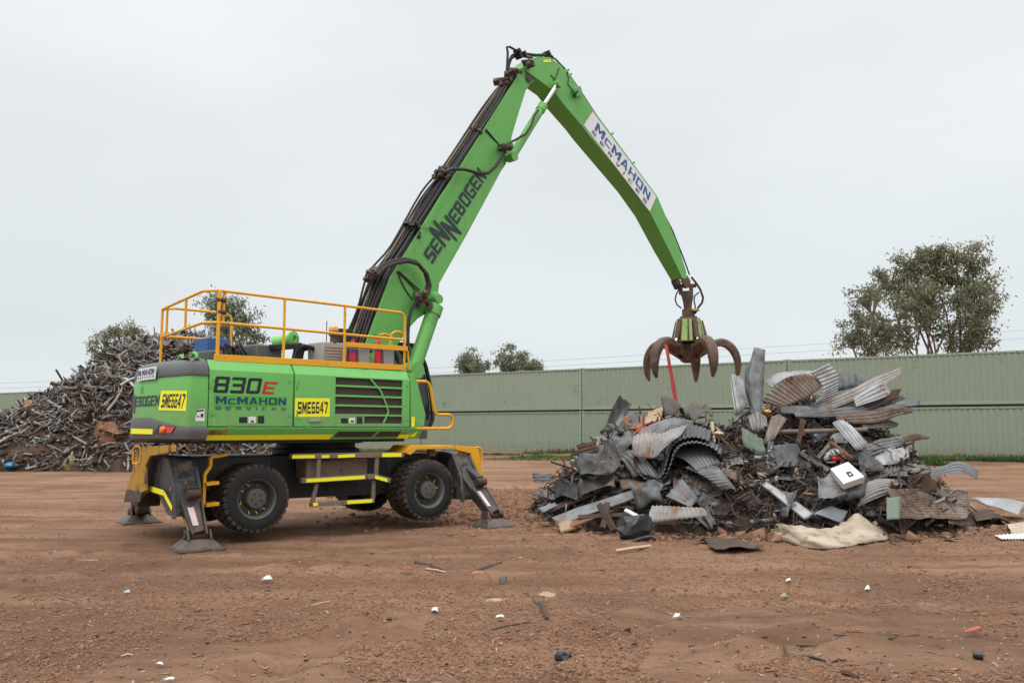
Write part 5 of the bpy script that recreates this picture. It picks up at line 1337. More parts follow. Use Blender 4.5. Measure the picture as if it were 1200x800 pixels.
fittings("valve_block", 494, 349, -.43, .10, 22, boom); fittings("valve_block", 591, 174, -.42, .05, 18, boom)
fittings("hose_clamp", 590, 98, 0, .09, 14, boom); fittings("valve_block", 617.5, 75, -.30, .06, 9, boom); fittings("hose_clamp", 604, 86, -.2, .07, 8, boom)
fittings("hose_clamp", 425, 415, -.3, .08, 12, boom); fittings("hose_clamp", 455, 425, -.6, .06, 8, boom)
for j in range(2):
    b = MB(); b.tube([HS(x + 2.5 * j, y + 2.5 * j, -.46 - .05 * j) for x, y in ((440, 320), (448, 311), (460, 306), (475, 303.5), (488, 307), (498, 319), (501.5, 332), (499, 342), (493, 349))], .040, 8); b.build("loop_hose", M["hose_dusty"], boom, smooth=True)
b = MB(); b.tube([HS(x, y, -.44) for x, y in ((519, 202), (530, 198), (545, 198.5), (560, 203), (572, 203), (581, 195), (588, 184), (592, 176))], .040, 8); b.build("loop_hose", M["hose"], boom, smooth=True)
b = MB(); b.tube([HS(x, y, -.46) for x, y in ((489, 353), (482, 362), (479, 375), (478, 392), (478, 415))], .036, 8); b.build("loop_hose", M["hose"], boom, smooth=True)
for pts in (((465, 318), (474, 326), (488, 341)), ((465, 318), (470, 330), (475, 340), (483, 351)), ((467, 318), (478, 328), (491, 340))):
    b = MB(); b.tube([Vector(on_boom(x, y)) + Vector((0, -.012, 0)) for x, y in pts], .013, 5); b.build("grease_line", M["hose"], boom, smooth=True)
for j, pts in enumerate((((593, 96), (594, 80), (595, 62), (594, 55.5), (597, 55), (606, 60), (615, 63), (628, 64.5), (642, 64), (648, 67)), ((594, 84), (596, 72), (600, 65), (606, 62.5), (616, 63.5), (626, 65.5), (636, 66.5)), ((591, 98), (596, 78), (599, 69), (605, 65.5), (614, 66.5), (624, 68)))):
    b = MB(); b.tube([HS(x, y, -.05 + .08 * j) for x, y in pts], .030, 7); b.build("head_hose", M["hose"], boom, smooth=True)
for x, y in ((606.5, 61), (608, 66), (641, 63.5), (613, 64)):
    b = MB(); b.beam(HS(x - 1.5, y - 3, 0), HS(x + 1.5, y + 3, 0), .2, .07); b.build("hose_clamp", M["black"], boom)

# ------------------------------------------------------------------ the orange-peel grab hanging from the stick
gc = HO.world(*HS(804, 331, 0)); MG = np.linalg.norm((gc - CAMP)[:2]) / FPX * 1.012
az = math.atan2((gc - CAMP)[0], (gc - CAMP)[1])
gb = empty("scrap_grab", tuple(gc), -az)
tag(gb, "rusty five-tined grab with chipped lime green housing hanging open from the boom tip", "grab")
def g(x, y): return ((x - 388) / 6.157 * MG, -(y - 66) / 6.157 * MG)       # zoomed-crop units -> local x, z
hg = MB()
for x0, x1 in ((336, 364), (408, 436)):
    (a, zt_g), (c, zb_g) = g(x0, 78), g(x1, 150); hg.box((a, -.09, zb_g), (c, .09, zt_g))
(a, z1g), (c, z0g) = g(350, 128), g(432, 160); hg.box((a + .001, -.12, z0g), (c, .12, z1g - .002))
ax_, zz1 = g(396, 158); _, zz2 = g(396, 252)
hg.rings([[(ax_ + sx * .18 * k, sy * .15 * k, z) for sx, sy in ((-1, -1), (1, -1), (1, 1), (-1, 1))] for k, z in ((1.0, zz1), (.75, zz1 * .45 + zz2 * .55), (.62, zz2))])
hanger = hg.build("hanger", M["grabrust"], gb, .015)
b = MB(); (px_, pz_) = g(388, 90); b.cyl((px_ - .3, 0, pz_), (px_ + .3, 0, pz_), .06, 14); b.build("hanger_pin", M["rusty"], hanger, smooth=True)
b = MB(); _, za = g(0, 252); _, zb2 = g(0, 322); cx = g(400, 0)[0]
b.lathe([(.14, 0), (.19, -.03), (.19, zb2 - za + .06), (.26, zb2 - za + .05), (.26, zb2 - za)], (cx, 0, za), (0, 0, 1), 24); b.build("rotator", M["grabrust"], gb, smooth=True)
b = MB(); b.box((cx + .1, -.24, za - .10), (cx + .32, -.06, za - .03)); b.build("rotator_fitting", M["lime"], gb, .01)
_, zb3 = g(0, 322); _, zb4 = g(0, 494)
b = MB(); rr = []
for k, (z, r_) in enumerate(((zb3, .30), (zb3 - .03, .36), (zb4, .47))):
    rr.append([(cx + r_ * math.cos(t), r_ * math.sin(t), z) for t in np.arange(10) * 2 * math.pi / 10 + .31])
b.rings(rr); hsg = b.build("grab_housing", M["grabrust"], gb, .01)
TH0 = [80, 152, 224, 296, 8]
def pol(th, r_, z): return Vector((cx + r_ * math.sin(R(th)), r_ * math.cos(R(th)), z))
for th in TH0:
    th2 = th + 36; b = MB(); P4 = []
    for z, r_, dw in ((zb3 - .05, .39, 21), (zb4 + .03, .50, 21)):
        for sgn in (-1, 1): P4.append(pol(th2 + sgn * dw, r_ * .97 if True else r_, z))
    n_ = pol(th2, 1, 0) - pol(th2, 0, 0)
    b.hexa([P4[0] - n_ * .05, P4[1] - n_ * .05, P4[1], P4[0], P4[2] - n_ * .05, P4[3] - n_ * .05, P4[3], P4[2]]); b.build("housing_panel", M["lime"], hsg, .01)
for th in TH0:
    b = MB(); b.tube([pol(th, .36, zb3 - .08), pol(th, .50, zb4 + .12)], .075, 12); c_ = b.build("tine_cylinder", M["grabrust"], gb, smooth=True)
    b = MB(); b.tube([pol(th, .50, zb4 + .12), pol(th, .62, zb4 - .12)], .045, 10); b.build("piston_rod", M["chrome"], c_, smooth=True)
_, zh = g(0, 635)
b = MB(); b.lathe([(.16, zb4 - .001), (.24, zb4 - .05), (.20, (zb4 + zh) / 2 + .05), (.20, zh + .2), (.27, zh + .18), (.27, zh + .06), (.18, zh)], (cx, 0, 0), (0, 0, 1), 20); b.build("grab_hub", M["grabrust"], gb, smooth=True)
# tines: curved, tapering box sections
TC_ = [(.40, zb4 - .34), (.52, zb4 - .20), (.72, zb4 - .06), (.98, zb4 + .0), (1.22, zb4 - .12), (1.38, zb4 - .36), (1.44, zb4 - .64), (1.42, zb4 - .90), (1.36, zb4 - 1.10)]
TW = [.13, .15, .165, .17, .165, .155, .13, .09, .035]
TT = [.09, .11, .12, .125, .12, .11, .095, .075, .028]
cc = spl(TC_, 3)
for th in TH0:
    b = MB(); rings = []
    for i, (r_, z) in enumerate(cc):
        k = i / 3; w_ = np.interp(k, range(9), TW); t_ = np.interp(k, range(9), TT)
        a0 = cc[max(0, i - 1)]; a1 = cc[min(len(cc) - 1, i + 1)]; dr, dz = a1[0] - a0[0], a1[1] - a0[1]; ln = math.hypot(dr, dz); nr, nz_ = -dz / ln, dr / ln
        base = pol(th, r_, z); side = Vector((math.cos(R(th)), -math.sin(R(th)), 0)); outv = Vector((math.sin(R(th)) * nr, math.cos(R(th)) * nr, nz_))
        rings.append([base + side * sx * w_ + outv * so * t_ for sx, so in ((-1, -.8), (1, -.8), (1, .5), (.55, 1), (-.55, 1), (-1, .5))])
    b.rings(rings); tn = b.build("tine", M["grabrust"], gb, .012)
    b = MB(); b.cyl(pol(th, .60, zb4 - .16) - side * .24, pol(th, .60, zb4 - .16) + side * .24, .07, 12); b.build("tine_pin", M["rusty"], tn, smooth=True)
    b = MB()
    for sgn in (-1, 1): b.beam(pol(th, .20, zh + .16) + side * sgn * .11, pol(th, .56, zb4 - .22) + side * sgn * .13, .045, .16)
    b.build("tine_lug", M["grabrust"], tn, .01)
def gp(x, y, yy=0): a, z = g(x, y); return (a, yy, z)
for pts, r_ in ((((340, 110), (318, 150), (310, 190), (322, 225), (352, 250)), .022), (((425, 30), (455, 70), (485, 120), (503, 180), (495, 215), (470, 245), (445, 290)), .034), (((475, 140), (445, 165), (440, 200), (448, 240), (445, 262)), .022)):
    b = MB(); b.tube([gp(x, y, -.05) for x, y in pts], r_, 7); b.build("grab_hose", M["hose_dusty"], gb, smooth=True)
# red webbing strap caught on a tine, trailing to the heap
st = [at(780, 403.5, 24.6), at(782.2, 412, 24.4), at(785, 430, 24.2), at(788.6, 449, 24.0), at(792, 470, 23.8), at(795.5, 489, 23.6), at(797, 496, 23.5)]
b = MB(); rings = []
for i, p in enumerate(st):
    wd = .04 if i < 3 else .055; tw = .25 * math.sin(i * .8)
    rings.append([Vector(p) + Vector((-wd, tw * .1, 0)), Vector(p) + Vector((wd, -tw * .1, 0)), Vector(p) + Vector((wd, -tw * .1 + .02, 0)), Vector(p) + Vector((-wd, tw * .1 + .02, 0))])
b.rings(rings); tag(b.build("webbing_strap", M["redcloth"], None), "red webbing strap caught on a grab tine and trailing down to the scrap heap", "strap")
# ------------------------------------------------------------------ the scrap heap under the grab
KD = 1.10                                                # the heap stands this much farther off than the first estimate of its distances
def atk(x, y, Z): return at(x, y, Z * KD)
LOBES = [(3.3, 18.7, 2.97, 3.6, 2.12), (6.25, 19.1, 3.3, 3.95, 2.50), (4.85, 18.05, 3.5, 3.2, 1.74), (1.76, 19.7, 1.5, 1.75, .80), (8.9, 18.2, .9, .9, .40)]
def heap_z(X, Y):
    X = np.asarray(X, float); Y = np.asarray(Y, float); z = np.zeros(np.broadcast(X, Y).shape)
    for cx_, cy_, a, b, h in LOBES:
        r = np.sqrt(((X - cx_) / a) ** 2 + ((Y - cy_) / b) ** 2)
        z = np.maximum(z, h * np.clip(1 - r ** 1.7, 0, 1))
    return z
def heap_hit(px, py, default=17.2):                     # in first-estimate distances, to be passed to atk
    d = ray(px, py); s = np.arange(12.0, 27.0, .04); P = CAMP[None] + d[None] * s[:, None]
    hit = np.nonzero(P[:, 2] < np.maximum(heap_z(P[:, 0], P[:, 1]), .03))[0]
    return s[hit[0]] / KD if len(hit) else default
xs_ = np.linspace(-.4, 11.0, 190); ys_ = np.linspace(14.0, 24.0, 150)
gx, gy = np.meshgrid(xs_, ys_); hz = heap_z(gx, gy)
zz = np.where(hz > .02, np.maximum(hz * .93 - .10 + .22 * fbm(gx * 2.2, gy * 2.2, 71, 4) + .10 * fbm(gx * 8, gy * 8, 73, 3), -.3), -.3)
I = np.arange(gx.size).reshape(gx.shape)
o = np_mesh("heap_fines_shaded", np.stack([gx.ravel(), gy.ravel(), zz.ravel()], 1), np.stack([I[:-1, :-1].ravel(), I[:-1, 1:].ravel(), I[1:, 1:].ravel(), I[1:, :-1].ravel()], 1), M["heapdark"])
tag(o, kind="stuff")

def sheet_mesh(P00, P10, P11, P01, cu=0, cv=0, amp=.018, bow=(0, 0), crumple=.03, curl=None, ragged=.03, seed=0, folds=0, nmax=260, facet=False, pitch=.092, creases=()):
    """a sheet between four world corners; cu/cv corrugations across u or v, bowed, folded, crumpled"""
    P00, P10, P11, P01 = (np.array(p, float) for p in (P00, P10, P11, P01))
    Lu = .5 * (np.linalg.norm(P10 - P00) + np.linalg.norm(P11 - P01)); Lv = .5 * (np.linalg.norm(P01 - P00) + np.linalg.norm(P11 - P10))
    if cu: cu = max(3, int(round(Lu / pitch)))
    if cv: cv = max(3, int(round(Lv / pitch)))
    amp = pitch * .13
    st_ = .075 if facet else .05
    nu = int(min(nmax, cu * 8)) if cu else int(np.clip(Lu / st_, 5, 60))
    nv = int(min(nmax, cv * 8)) if cv else int(np.clip(Lv / st_, 5, 60))
    u, v = np.meshgrid(np.linspace(0, 1, nu + 1), np.linspace(0, 1, nv + 1))
    uj = u + ragged * (v - .5) * 2 * np.abs(v - .5) * 0
    # ragged ends
    eu = ragged * vnoise(v * 7 + seed, v * 0 + 1.3, seed) ; ev = ragged * vnoise(u * 7 + seed, u * 0 + 4.1, seed + 1)
    uu = u + eu * (np.clip((np.abs(u - .5) - .35) / .15, 0, 1)) * np.sign(u - .5); vv = v + ev * (np.clip((np.abs(v - .5) - .35) / .15, 0, 1)) * np.sign(v - .5)
    U, Vv = uu[..., None], vv[..., None]
    P = P00 * (1 - U) * (1 - Vv) + P10 * U * (1 - Vv) + P11 * U * Vv + P01 * (1 - U) * Vv
    n = np.cross((P10 - P00) + (P11 - P01), (P01 - P00) + (P11 - P10)); n /= np.linalg.norm(n) + 1e-9
    mid = (P00 + P10 + P11 + P01) / 4
    if n @ (CAMP - mid) < 0: n = -n
    d = bow[0] * (1 - (2 * u - 1) ** 2) + bow[1] * (1 - (2 * v - 1) ** 2)
    d = d + crumple * 1.2 * fbm(u * Lu * 1.3 + seed * 3.1, v * Lv * 1.3 + seed, seed, 2)
    for q in range(3):                                  # sharp creases
        rq = np.random.default_rng(seed * 7 + q); a = rq.uniform(0, np.pi)
        sx = (u * Lu * np.cos(a) + v * Lv * np.sin(a)) * rq.uniform(1.2, 2.6) + .5 * vnoise(u * 2.1 + q, v * 2.3, seed + q)
        d = d + crumple * (.75 if facet else .28) * np.abs(((sx + rq.uniform(0, 1)) % 1.0) - .5) * 2
    for ca, cf, cm, cp in creases:
        d = d + cm * np.abs(((u * Lu * np.cos(ca) + v * Lv * np.sin(ca) + .16 * vnoise(u * 3 + cp, v * 2.5, 3)) * cf + cp) % 1.0 - .5) * 2
    if facet: d = d + crumple * .10 * np.random.default_rng(seed).normal(0, .5, u.shape)
    if folds:
        rg = np.random.default_rng(seed)
        for _ in range(folds):
            a = rg.uniform(0, np.pi); c = rg.uniform(-.25, .25); s = (u - .5) * np.cos(a) + (v - .5) * np.sin(a) - c
            d = d + rg.choice([-1, 1]) * np.abs(s) * rg.uniform(.25, .6) * min(Lu, Lv) * .5
    if cu: d = d + amp * np.sin(2 * np.pi * cu * u)
    if cv: d = d + amp * np.sin(2 * np.pi * cv * v)
    P = P + n * d[..., None]
    if curl:                                            # roll one end over: (axis, start, angle)
        ax, st_, ang = curl; t = u if ax == 'u' else v
        e = (P10 - P00) + (P11 - P01) if ax == 'u' else (P01 - P00) + (P11 - P10)
        L = (Lu if ax == 'u' else Lv); e = e / np.linalg.norm(e)
        s = np.clip(t - st_, 0, 1) * L; k = ang / max(1e-3, (1 - st_) * L)
        P = P + e * ((np.sin(s * k) / k - s))[..., None] + n * ((1 - np.cos(s * k)) / k)[..., None]
    idx = np.arange(u.size).reshape(u.shape)
    F = np.stack([idx[:-1, :-1].ravel(), idx[:-1, 1:].ravel(), idx[1:, 1:].ravel(), idx[1:, :-1].ravel()], 1)
    return P.reshape(-1, 3), F
_sheetno = [0]
def sheet3(name, label, cat, C4, mat, group=None, thick=.006, **k):
    _sheetno[0] += 1; k.setdefault("seed", _sheetno[0])
    P, F = sheet_mesh(*C4, **k); c = P.mean(0); fc = k.get("facet")
    if fc: F = np.concatenate([F[:, [0, 1, 2]], F[:, [0, 2, 3]]])
    o = np_mesh(name, P - c, F, M[mat], smooth=not fc); o.location = c
    if not fc and hasattr(o.data, "set_sharp_from_angle"): o.data.set_sharp_from_angle(angle=R(50))
    m = o.modifiers.new("thick", 'SOLIDIFY'); m.thickness = thick; m.offset = 0
    tag(o, label, cat, group); return o
def sheet(name, label, cat, pts, mat, group=None, front=.22, **k):
    """pts: four (px, py, Z) - Z a distance, or ('d', x) for x metres in front of the heap's face"""
    W = []
    for p in pts:
        hz_ = heap_hit(p[0], p[1], 99.0); d_ = front
        Z = min(p[2], hz_ - d_) if len(p) > 2 and p[2] > 5 else heap_hit(p[0], p[1]) - (p[2] if len(p) > 2 else .15)
        W.append(atk(p[0], p[1], Z))
    return sheet3(name, label, cat, W, mat, group, **k)
def H(px, py, d=.15): return atk(px, py, heap_hit(px, py) - d)
def z4(L, ox, oy, s): return [(ox + p[0] / s, oy + p[1] / s) + tuple(p[2:]) for p in L]
A = lambda L: z4(L, 620, 380, 2.857)                     # read off an enlargement of the heap's left half
B = lambda L: z4(L, 840, 390, 2.964)                     # and of its right half

def catm(P, n):
    P = np.array(P, float); t = np.linspace(0, len(P) - 1, n); i = np.clip(t.astype(int), 0, len(P) - 2); f = (t - i)[:, None]
    p0 = P[np.clip(i - 1, 0, None)]; p1 = P[i]; p2 = P[i + 1]; p3 = P[np.clip(i + 2, None, len(P) - 1)]
    return .5 * ((2 * p1) + (-p0 + p2) * f + (2 * p0 - 5 * p1 + 4 * p2 - p3) * f ** 2 + (-p0 + 3 * p1 - 3 * p2 + p3) * f ** 3)
def rail_sheet(name, label, cat, rails, mat, nu=60, nv=6, pitch=0, smooth=True, jitter=.0, thick=.006, seed=1, ribs=0):
    """a sheet strung between curved rails, each a list of (px, py, Z); ribs run from rail to rail when pitch is set"""
    W = [np.array([atk(*q) for q in r]) for r in rails]
    if smooth: L = np.array([catm(r, nu + 1) for r in W])
    else: L = np.array([np.stack([np.interp(np.linspace(0, len(r) - 1, nu + 1), np.arange(len(r)), r[:, k]) for k in range(3)], 1) for r in W])
    wid = np.mean(np.linalg.norm(L[-1] - L[0], axis=1))
    if ribs: nv = int(min(60, max(6, wid / ribs * 6)))
    tv = np.linspace(0, len(W) - 1, nv * (len(W) - 1) + 1); iv = np.clip(tv.astype(int), 0, len(W) - 2); fv = (tv - iv)[:, None, None]
    G = L[iv] * (1 - fv) + L[iv + 1] * fv
    if pitch or jitter or ribs:
        du = np.gradient(G, axis=1); dv_ = np.gradient(G, axis=0); N = np.cross(du, dv_); N /= np.linalg.norm(N, axis=2)[..., None] + 1e-9
        s = np.concatenate([[0], np.cumsum(np.linalg.norm(np.diff(G[0], axis=0), axis=1))])
        if pitch: G = G + N * (pitch * .14 * np.sin(2 * np.pi * s / pitch))[None, :, None]
        if ribs: G = G + N * (ribs * .13 * np.sin(2 * np.pi * np.linspace(0, wid / ribs, G.shape[0])))[:, None, None]
        if jitter and ribs: G = G + N * (jitter * 4 * vnoise(np.linspace(0, 5, G.shape[1]) + seed, np.zeros(G.shape[1]), seed))[None, :, None]
        elif jitter: G = G + N * (jitter * np.random.default_rng(seed).normal(0, 1, G.shape[:2]))[..., None]
    idx = np.arange(G.shape[0] * G.shape[1]).reshape(G.shape[:2])
    F = np.stack([idx[:-1, :-1].ravel(), idx[:-1, 1:].ravel(), idx[1:, 1:].ravel(), idx[1:, :-1].ravel()], 1)
    if not smooth: F = np.concatenate([F[:, [0, 1, 2]], F[:, [0, 2, 3]]])
    P = G.reshape(-1, 3); c = P.mean(0); o = np_mesh(name, P - c, F, M[mat], smooth=smooth); o.location = c
    m = o.modifiers.new("thick", 'SOLIDIFY'); m.thickness = thick; m.offset = 0
    return tag(o, label, cat)
def AZ(L): return [(620 + x / 2.857, 380 + y / 2.857, z) for x, y, z in L]
def BZ(L): return [(840 + x / 2.964, 390 + y / 2.964, z) for x, y, z in L]
IS = "corrugated sheet"
# left half
sheet("roof_flashing", "long flat pale grey flashing sloping down to the left front of the heap", "metal sheet", A([(75, 648, 14.35), (440, 528, 14.6), (462, 552, 14.4), (102, 674, 14.1)]), "galv", thick=.025, crumple=.02, bow=(.02, 0), ragged=.02)
sheet("flashing_edge", "rusty timber edge strip under the long flat pale flashing", "strip", A([(90, 668, 14.2), (280, 612, 14.4), (282, 626, 14.35), (104, 694, 14.15)]), "orangebrown", thick=.04, crumple=.01)
sheet("corrugated_sheet", "small rust streaked corrugated offcut lying front and centre beside the burnt tub", IS, A([(410, 608, 14.6), (586, 616, 14.7), (600, 646, 14.0), (398, 664, 13.9)]), "rustgalv", cu=11, pitch=.08, bow=(.01, .02), crumple=.02, front=.5)
sheet("corrugated_sheet", "dark closely ribbed sheet standing at the far left foot of the heap", IS, A([(92, 525, 16.6), (168, 546, 16.4), (166, 592, 16.2), (86, 592, 16.4)]), "galvdark", cv=7, amp=.02, bow=(.14, 0), crumple=.04)
sheet("corrugated_sheet", "ribbed grey scrap at the extreme left tip of the heap", IS, A([(12, 502, 17.6), (78, 498, 17.5), (84, 525, 17.3), (16, 530, 17.4)]), "galvdark", cv=5, amp=.03, crumple=.06)
sheet("metal_sheet", "small pale blue grey sheet lying flat at the left foot of the heap", "metal sheet", A([(28, 616, 15.6), (88, 596, 15.8), (98, 606, 15.5), (46, 630, 15.3)]), "steelblue", crumple=.03)
sheet("metal_sheet", "grey sheet leaning beside the dark closely ribbed one at the left foot", "metal sheet", A([(34, 550, 16.9), (86, 560, 16.8), (90, 590, 16.6), (42, 578, 16.7)]), "galv", crumple=.06, cu=4)
sheet("metal_sheet", "bright crumpled zinc sheet lying along the top of the left slope", "metal sheet", A([(124, 450, 17.0), (232, 462, 16.6), (222, 502, 16.2), (166, 500, 16.5)]), "galvlight", crumple=.18, folds=2, facet=True)
sheet("metal_sheet", "long pale folded sheet rising from the left slope to the heap's shoulder", "metal sheet", A([(215, 462, 16.4), (345, 376, 16.4), (372, 412, 16.0), (228, 500, 15.8)]), "galv", crumple=.14, folds=1, facet=True)
sheet("metal_sheet", "dark crumpled sheet under the long pale folded one on the left slope", "metal sheet", A([(180, 500, 16.0), (318, 446, 15.9), (330, 520, 15.4), (200, 560, 15.5)]), "galvdark", crumple=.20, folds=2, facet=True)
sheet("metal_sheet", "black bent sheet in the hollow above the long flat flashing", "metal sheet", A([(190, 530, 15.8), (300, 500, 15.6), (300, 560, 15.2), (170, 590, 15.4)]), "steeldark", crumple=.15, facet=True)
sheet("timber_plank", "dark brown plank poking out under the left end of the flashing", "plank", A([(64, 616, 15.5), (215, 560, 15.7), (220, 572, 15.6), (70, 632, 15.4)]), "wooddark", thick=.05, crumple=.01)
# curled sheets in the middle left
rail_sheet("corrugated_sheet", "big corrugated sheet rolled into an S in the middle of the heap's left half", IS,
    [AZ([(360, 392, 14.75), (348, 440, 14.55), (362, 492, 14.4), (405, 524, 14.3), (446, 506, 14.3), (462, 460, 14.35), (476, 415, 14.45), (506, 387, 14.55), (556, 378, 14.6), (606, 392, 14.65)]),
     AZ([(392, 356, 15.7), (372, 394, 15.5), (378, 436, 15.4), (408, 462, 15.3), (440, 446, 15.3), (456, 404, 15.3), (470, 366, 15.4), (506, 342, 15.5), (556, 338, 15.6), (612, 356, 15.6)])], "galvdark", nu=230, nv=5, pitch=.085)
rail_sheet("corrugated_sheet", "second dark ribbed sheet nested under the upper curve of the S rolled one", IS,
    [AZ([(452, 520, 14.25), (474, 470, 14.25), (488, 428, 14.3), (514, 404, 14.4), (560, 396, 14.45), (612, 412, 14.5), (644, 440, 14.5)]),
     AZ([(448, 500, 15.0), (470, 448, 15.0), (486, 404, 15.0), (516, 380, 15.1), (560, 374, 15.2), (616, 392, 15.2), (650, 420, 15.2)])], "galv", nu=170, nv=5, pitch=.085)
rail_sheet("corrugated_sheet", "pale rust stained sheet bent over the left shoulder of the S rolled one", IS,
    [AZ([(352, 372, 14.9), (400, 360, 14.85), (440, 366, 14.8), (474, 352, 14.9), (530, 336, 15.1)]), AZ([(346, 400, 14.6), (394, 392, 14.55), (432, 402, 14.45), (466, 392, 14.45), (510, 370, 14.6)]), AZ([(350, 440, 14.5), (388, 446, 14.4), (420, 446, 14.35), (446, 420, 14.35), (480, 384, 14.45)])], "rustgalv", nu=120, nv=6, pitch=.085)
sheet("corrugated_sheet", "broad curved sheet draped over the crest of the heap's left half", IS, A([(360, 372, 16.0), (545, 336, 16.0), (560, 372, 15.5), (430, 420, 15.4)]), "galv", cv=8, amp=.016, bow=(.18, .12), crumple=.08)
sheet("corrugated_sheet", "dark ribbed sheet curling under the draped one on the left half", IS, A([(440, 400, 15.4), (500, 368, 15.5), (600, 382, 15.3), (480, 470, 14.9)]), "galvdark", cv=8, amp=.02, bow=(.30, .05), crumple=.05)
sheet("corrugated_sheet", "wide ribbed grey sheet falling forwards right of the S rolled one", IS, A([(480, 442, 15.2), (570, 388, 15.4), (640, 470, 14.9), (560, 500, 14.6)]), "galv", cu=10, bow=(.03, .08), crumple=.04, front=.34)
sheet("corrugated_sheet", "long dark ribbed sheet sliding down below the wide grey one", IS, A([(520, 482, 14.9), (618, 470, 14.9), (694, 562, 14.4), (640, 556, 14.4)]), "galv", cv=7, bow=(.03, .05), crumple=.06, front=.3)
sheet("corrugated_sheet", "steep corrugated grey sheet standing just behind the small rust streaked offcut", IS, A([(458, 578, 14.3), (510, 516, 14.6), (566, 582, 14.2), (540, 612, 14.0)]), "galv", cu=8, crumple=.03, front=.4)
sheet("corrugated_sheet", "dull grey ribbed sheet wedged under the S rolled sheet", IS, A([(300, 452, 15.5), (360, 430, 15.5), (448, 530, 14.9), (352, 524, 15.0)]), "galv", cu=8, amp=.02, bow=(.1, .12), crumple=.08)
sheet("metal_sheet", "rust brown folded plate between the flashing and the S rolled sheet", "metal sheet", A([(300, 520, 15.2), (420, 524, 14.9), (430, 548, 14.8), (310, 552, 15.0)]), "rustsheet", crumple=.12, folds=1)
sheet("metal_sheet", "pale torn sheet hanging in front of the S rolled sheet", "metal sheet", A([(354, 386, 15.2), (440, 378, 15.2), (420, 440, 15.0), (372, 470, 15.0)]), "tan", crumple=.10, folds=1)
sheet("metal_sheet", "grey crushed panel low in the centre of the left half", "metal sheet", A([(345, 560, 14.7), (440, 552, 14.6), (452, 610, 14.3), (362, 620, 14.4)]), "galvdark", crumple=.16, folds=2, facet=True)
sheet("orange_plate", "orange brown plate on top of the left crest of the heap", "plate", A([(318, 312, 16.9), (402, 316, 16.9), (388, 356, 16.5), (316, 348, 16.6)]), "orangebrown", crumple=.05, thick=.03)
sheet("board", "pale tan board lying beside the orange brown plate on the crest", "board", A([(392, 300, 16.9), (450, 278, 16.9), (440, 322, 16.5), (384, 340, 16.5)]), "tan", crumple=.03, thick=.03)
sheet("metal_sheet", "dark torn sheet at the left end of the crest beside the orange brown plate", "metal sheet", A([(270, 345, 16.9), (318, 330, 16.8), (322, 376, 16.4), (284, 372, 16.5)]), "steeldark", crumple=.1, folds=1)
sheet("metal_sheet", "dark ragged sheet standing on the middle of the crest behind the red strap", "metal sheet", A([(440, 256, 17.1), (500, 262, 17.0), (540, 310, 16.6), (452, 304, 16.7)]), "steeldark", crumple=.14, folds=2)
sheet("metal_sheet", "brown ragged sheet lying along the crest right of the red strap", "metal sheet", A([(500, 282, 16.9), (600, 270, 16.9), (612, 330, 16.4), (520, 330, 16.5)]), "steeldark", crumple=.16, folds=2, facet=True, ragged=.12)
# right half
def C_(L, z0, z1):
    n = len(L) - 1; return [(820 + x / 2.974, 387 + y / 2.974, z0 + (z1 - z0) * i / n) for i, (x, y) in enumerate(L)]
def blade(name, label, cat, top, bot, mat, zt, zb, **k):
    k.setdefault("nu", 26); k.setdefault("nv", 3); k.setdefault("jitter", .010); k.setdefault("smooth", True)
    _sheetno[0] += 1; k.setdefault("seed", _sheetno[0])
    return rail_sheet(name, label, cat, [C_(top, *zt), C_(bot, *zb)], mat, **k)
blade("corrugated_sheet", "tall bright zinc sheet standing at the left of the upright grey channel", IS, [(106, 160), (118, 152), (152, 172)], [(122, 296), (142, 288), (166, 262)], "galvlight", (16.4, 16.3), (16.0, 15.9), nu=70, nv=5, pitch=.075, jitter=0)
blade("steel_channel", "tall weathered grey channel standing upright on the heap", "channel", [(190, 60), (159, 160), (178, 304)], [(228, 68), (223, 190), (217, 292)], "galv", (16.3, 15.7), (16.2, 15.65), smooth=False, nu=22, nv=3, thick=.03)
blade("steel_channel", "narrow dark flange folded along the left of the tall upright channel", "channel", [(166, 125), (156, 150), (158, 200), (172, 270), (180, 300)], [(172, 118), (170, 160), (172, 210), (186, 270), (192, 300)], "galvdark", (15.9, 15.6), (15.8, 15.55), smooth=False, nu=14, nv=2)
blade("metal_sheet", "bright bent sheet lying behind the large fanned out one", "metal sheet", [(225, 180), (262, 152), (320, 142), (392, 142)], [(250, 200), (285, 178), (330, 170), (400, 172)], "galvlight", (17.0, 17.0), (16.7, 16.7))
blade("corrugated_sheet", "dark sheet tucked behind the right edge of the large fanned out one", IS, [(480, 152), (535, 152), (584, 178)], [(470, 215), (540, 200), (580, 196)], "galvdark", (17.0, 17.1), (16.8, 17.0))
blade("corrugated_sheet", "brown curled inner face of the fanned out sheet at the top of the heap", IS, [(226, 244), (252, 204), (300, 166), (362, 152), (402, 158)], [(292, 266), (330, 252), (376, 232), (412, 208), (430, 190)], "rustsheet", (15.9, 16.1), (15.7, 15.85), nu=110, nv=8, pitch=.1, jitter=0)
blade("corrugated_sheet", "large pale fanned out corrugated sheet curling at the top of the heap", IS, [(384, 148), (414, 172), (428, 212), (400, 254)], [(450, 116), (478, 148), (485, 184), (478, 224)], "galvlight", (15.95, 15.7), (16.0, 15.8), nu=120, nv=8, pitch=.08, jitter=0)
blade("metal_sheet", "dark bent sheet at the left root of the right hand stack", "metal sheet", [(276, 264), (360, 264), (450, 280)], [(284, 288), (370, 292), (456, 306)], "galvdark", (15.7, 15.7), (15.5, 15.5))
blade("roofing_sheet", "uppermost long weathered sheet spearing up to the right with rusty tip", "roofing sheet", [(410, 258), (520, 208), (620, 160), (707, 127)], [(420, 284), (530, 246), (640, 192), (700, 156)], "rustgalv", (15.9, 16.7), (15.7, 16.5), ribs=.085)
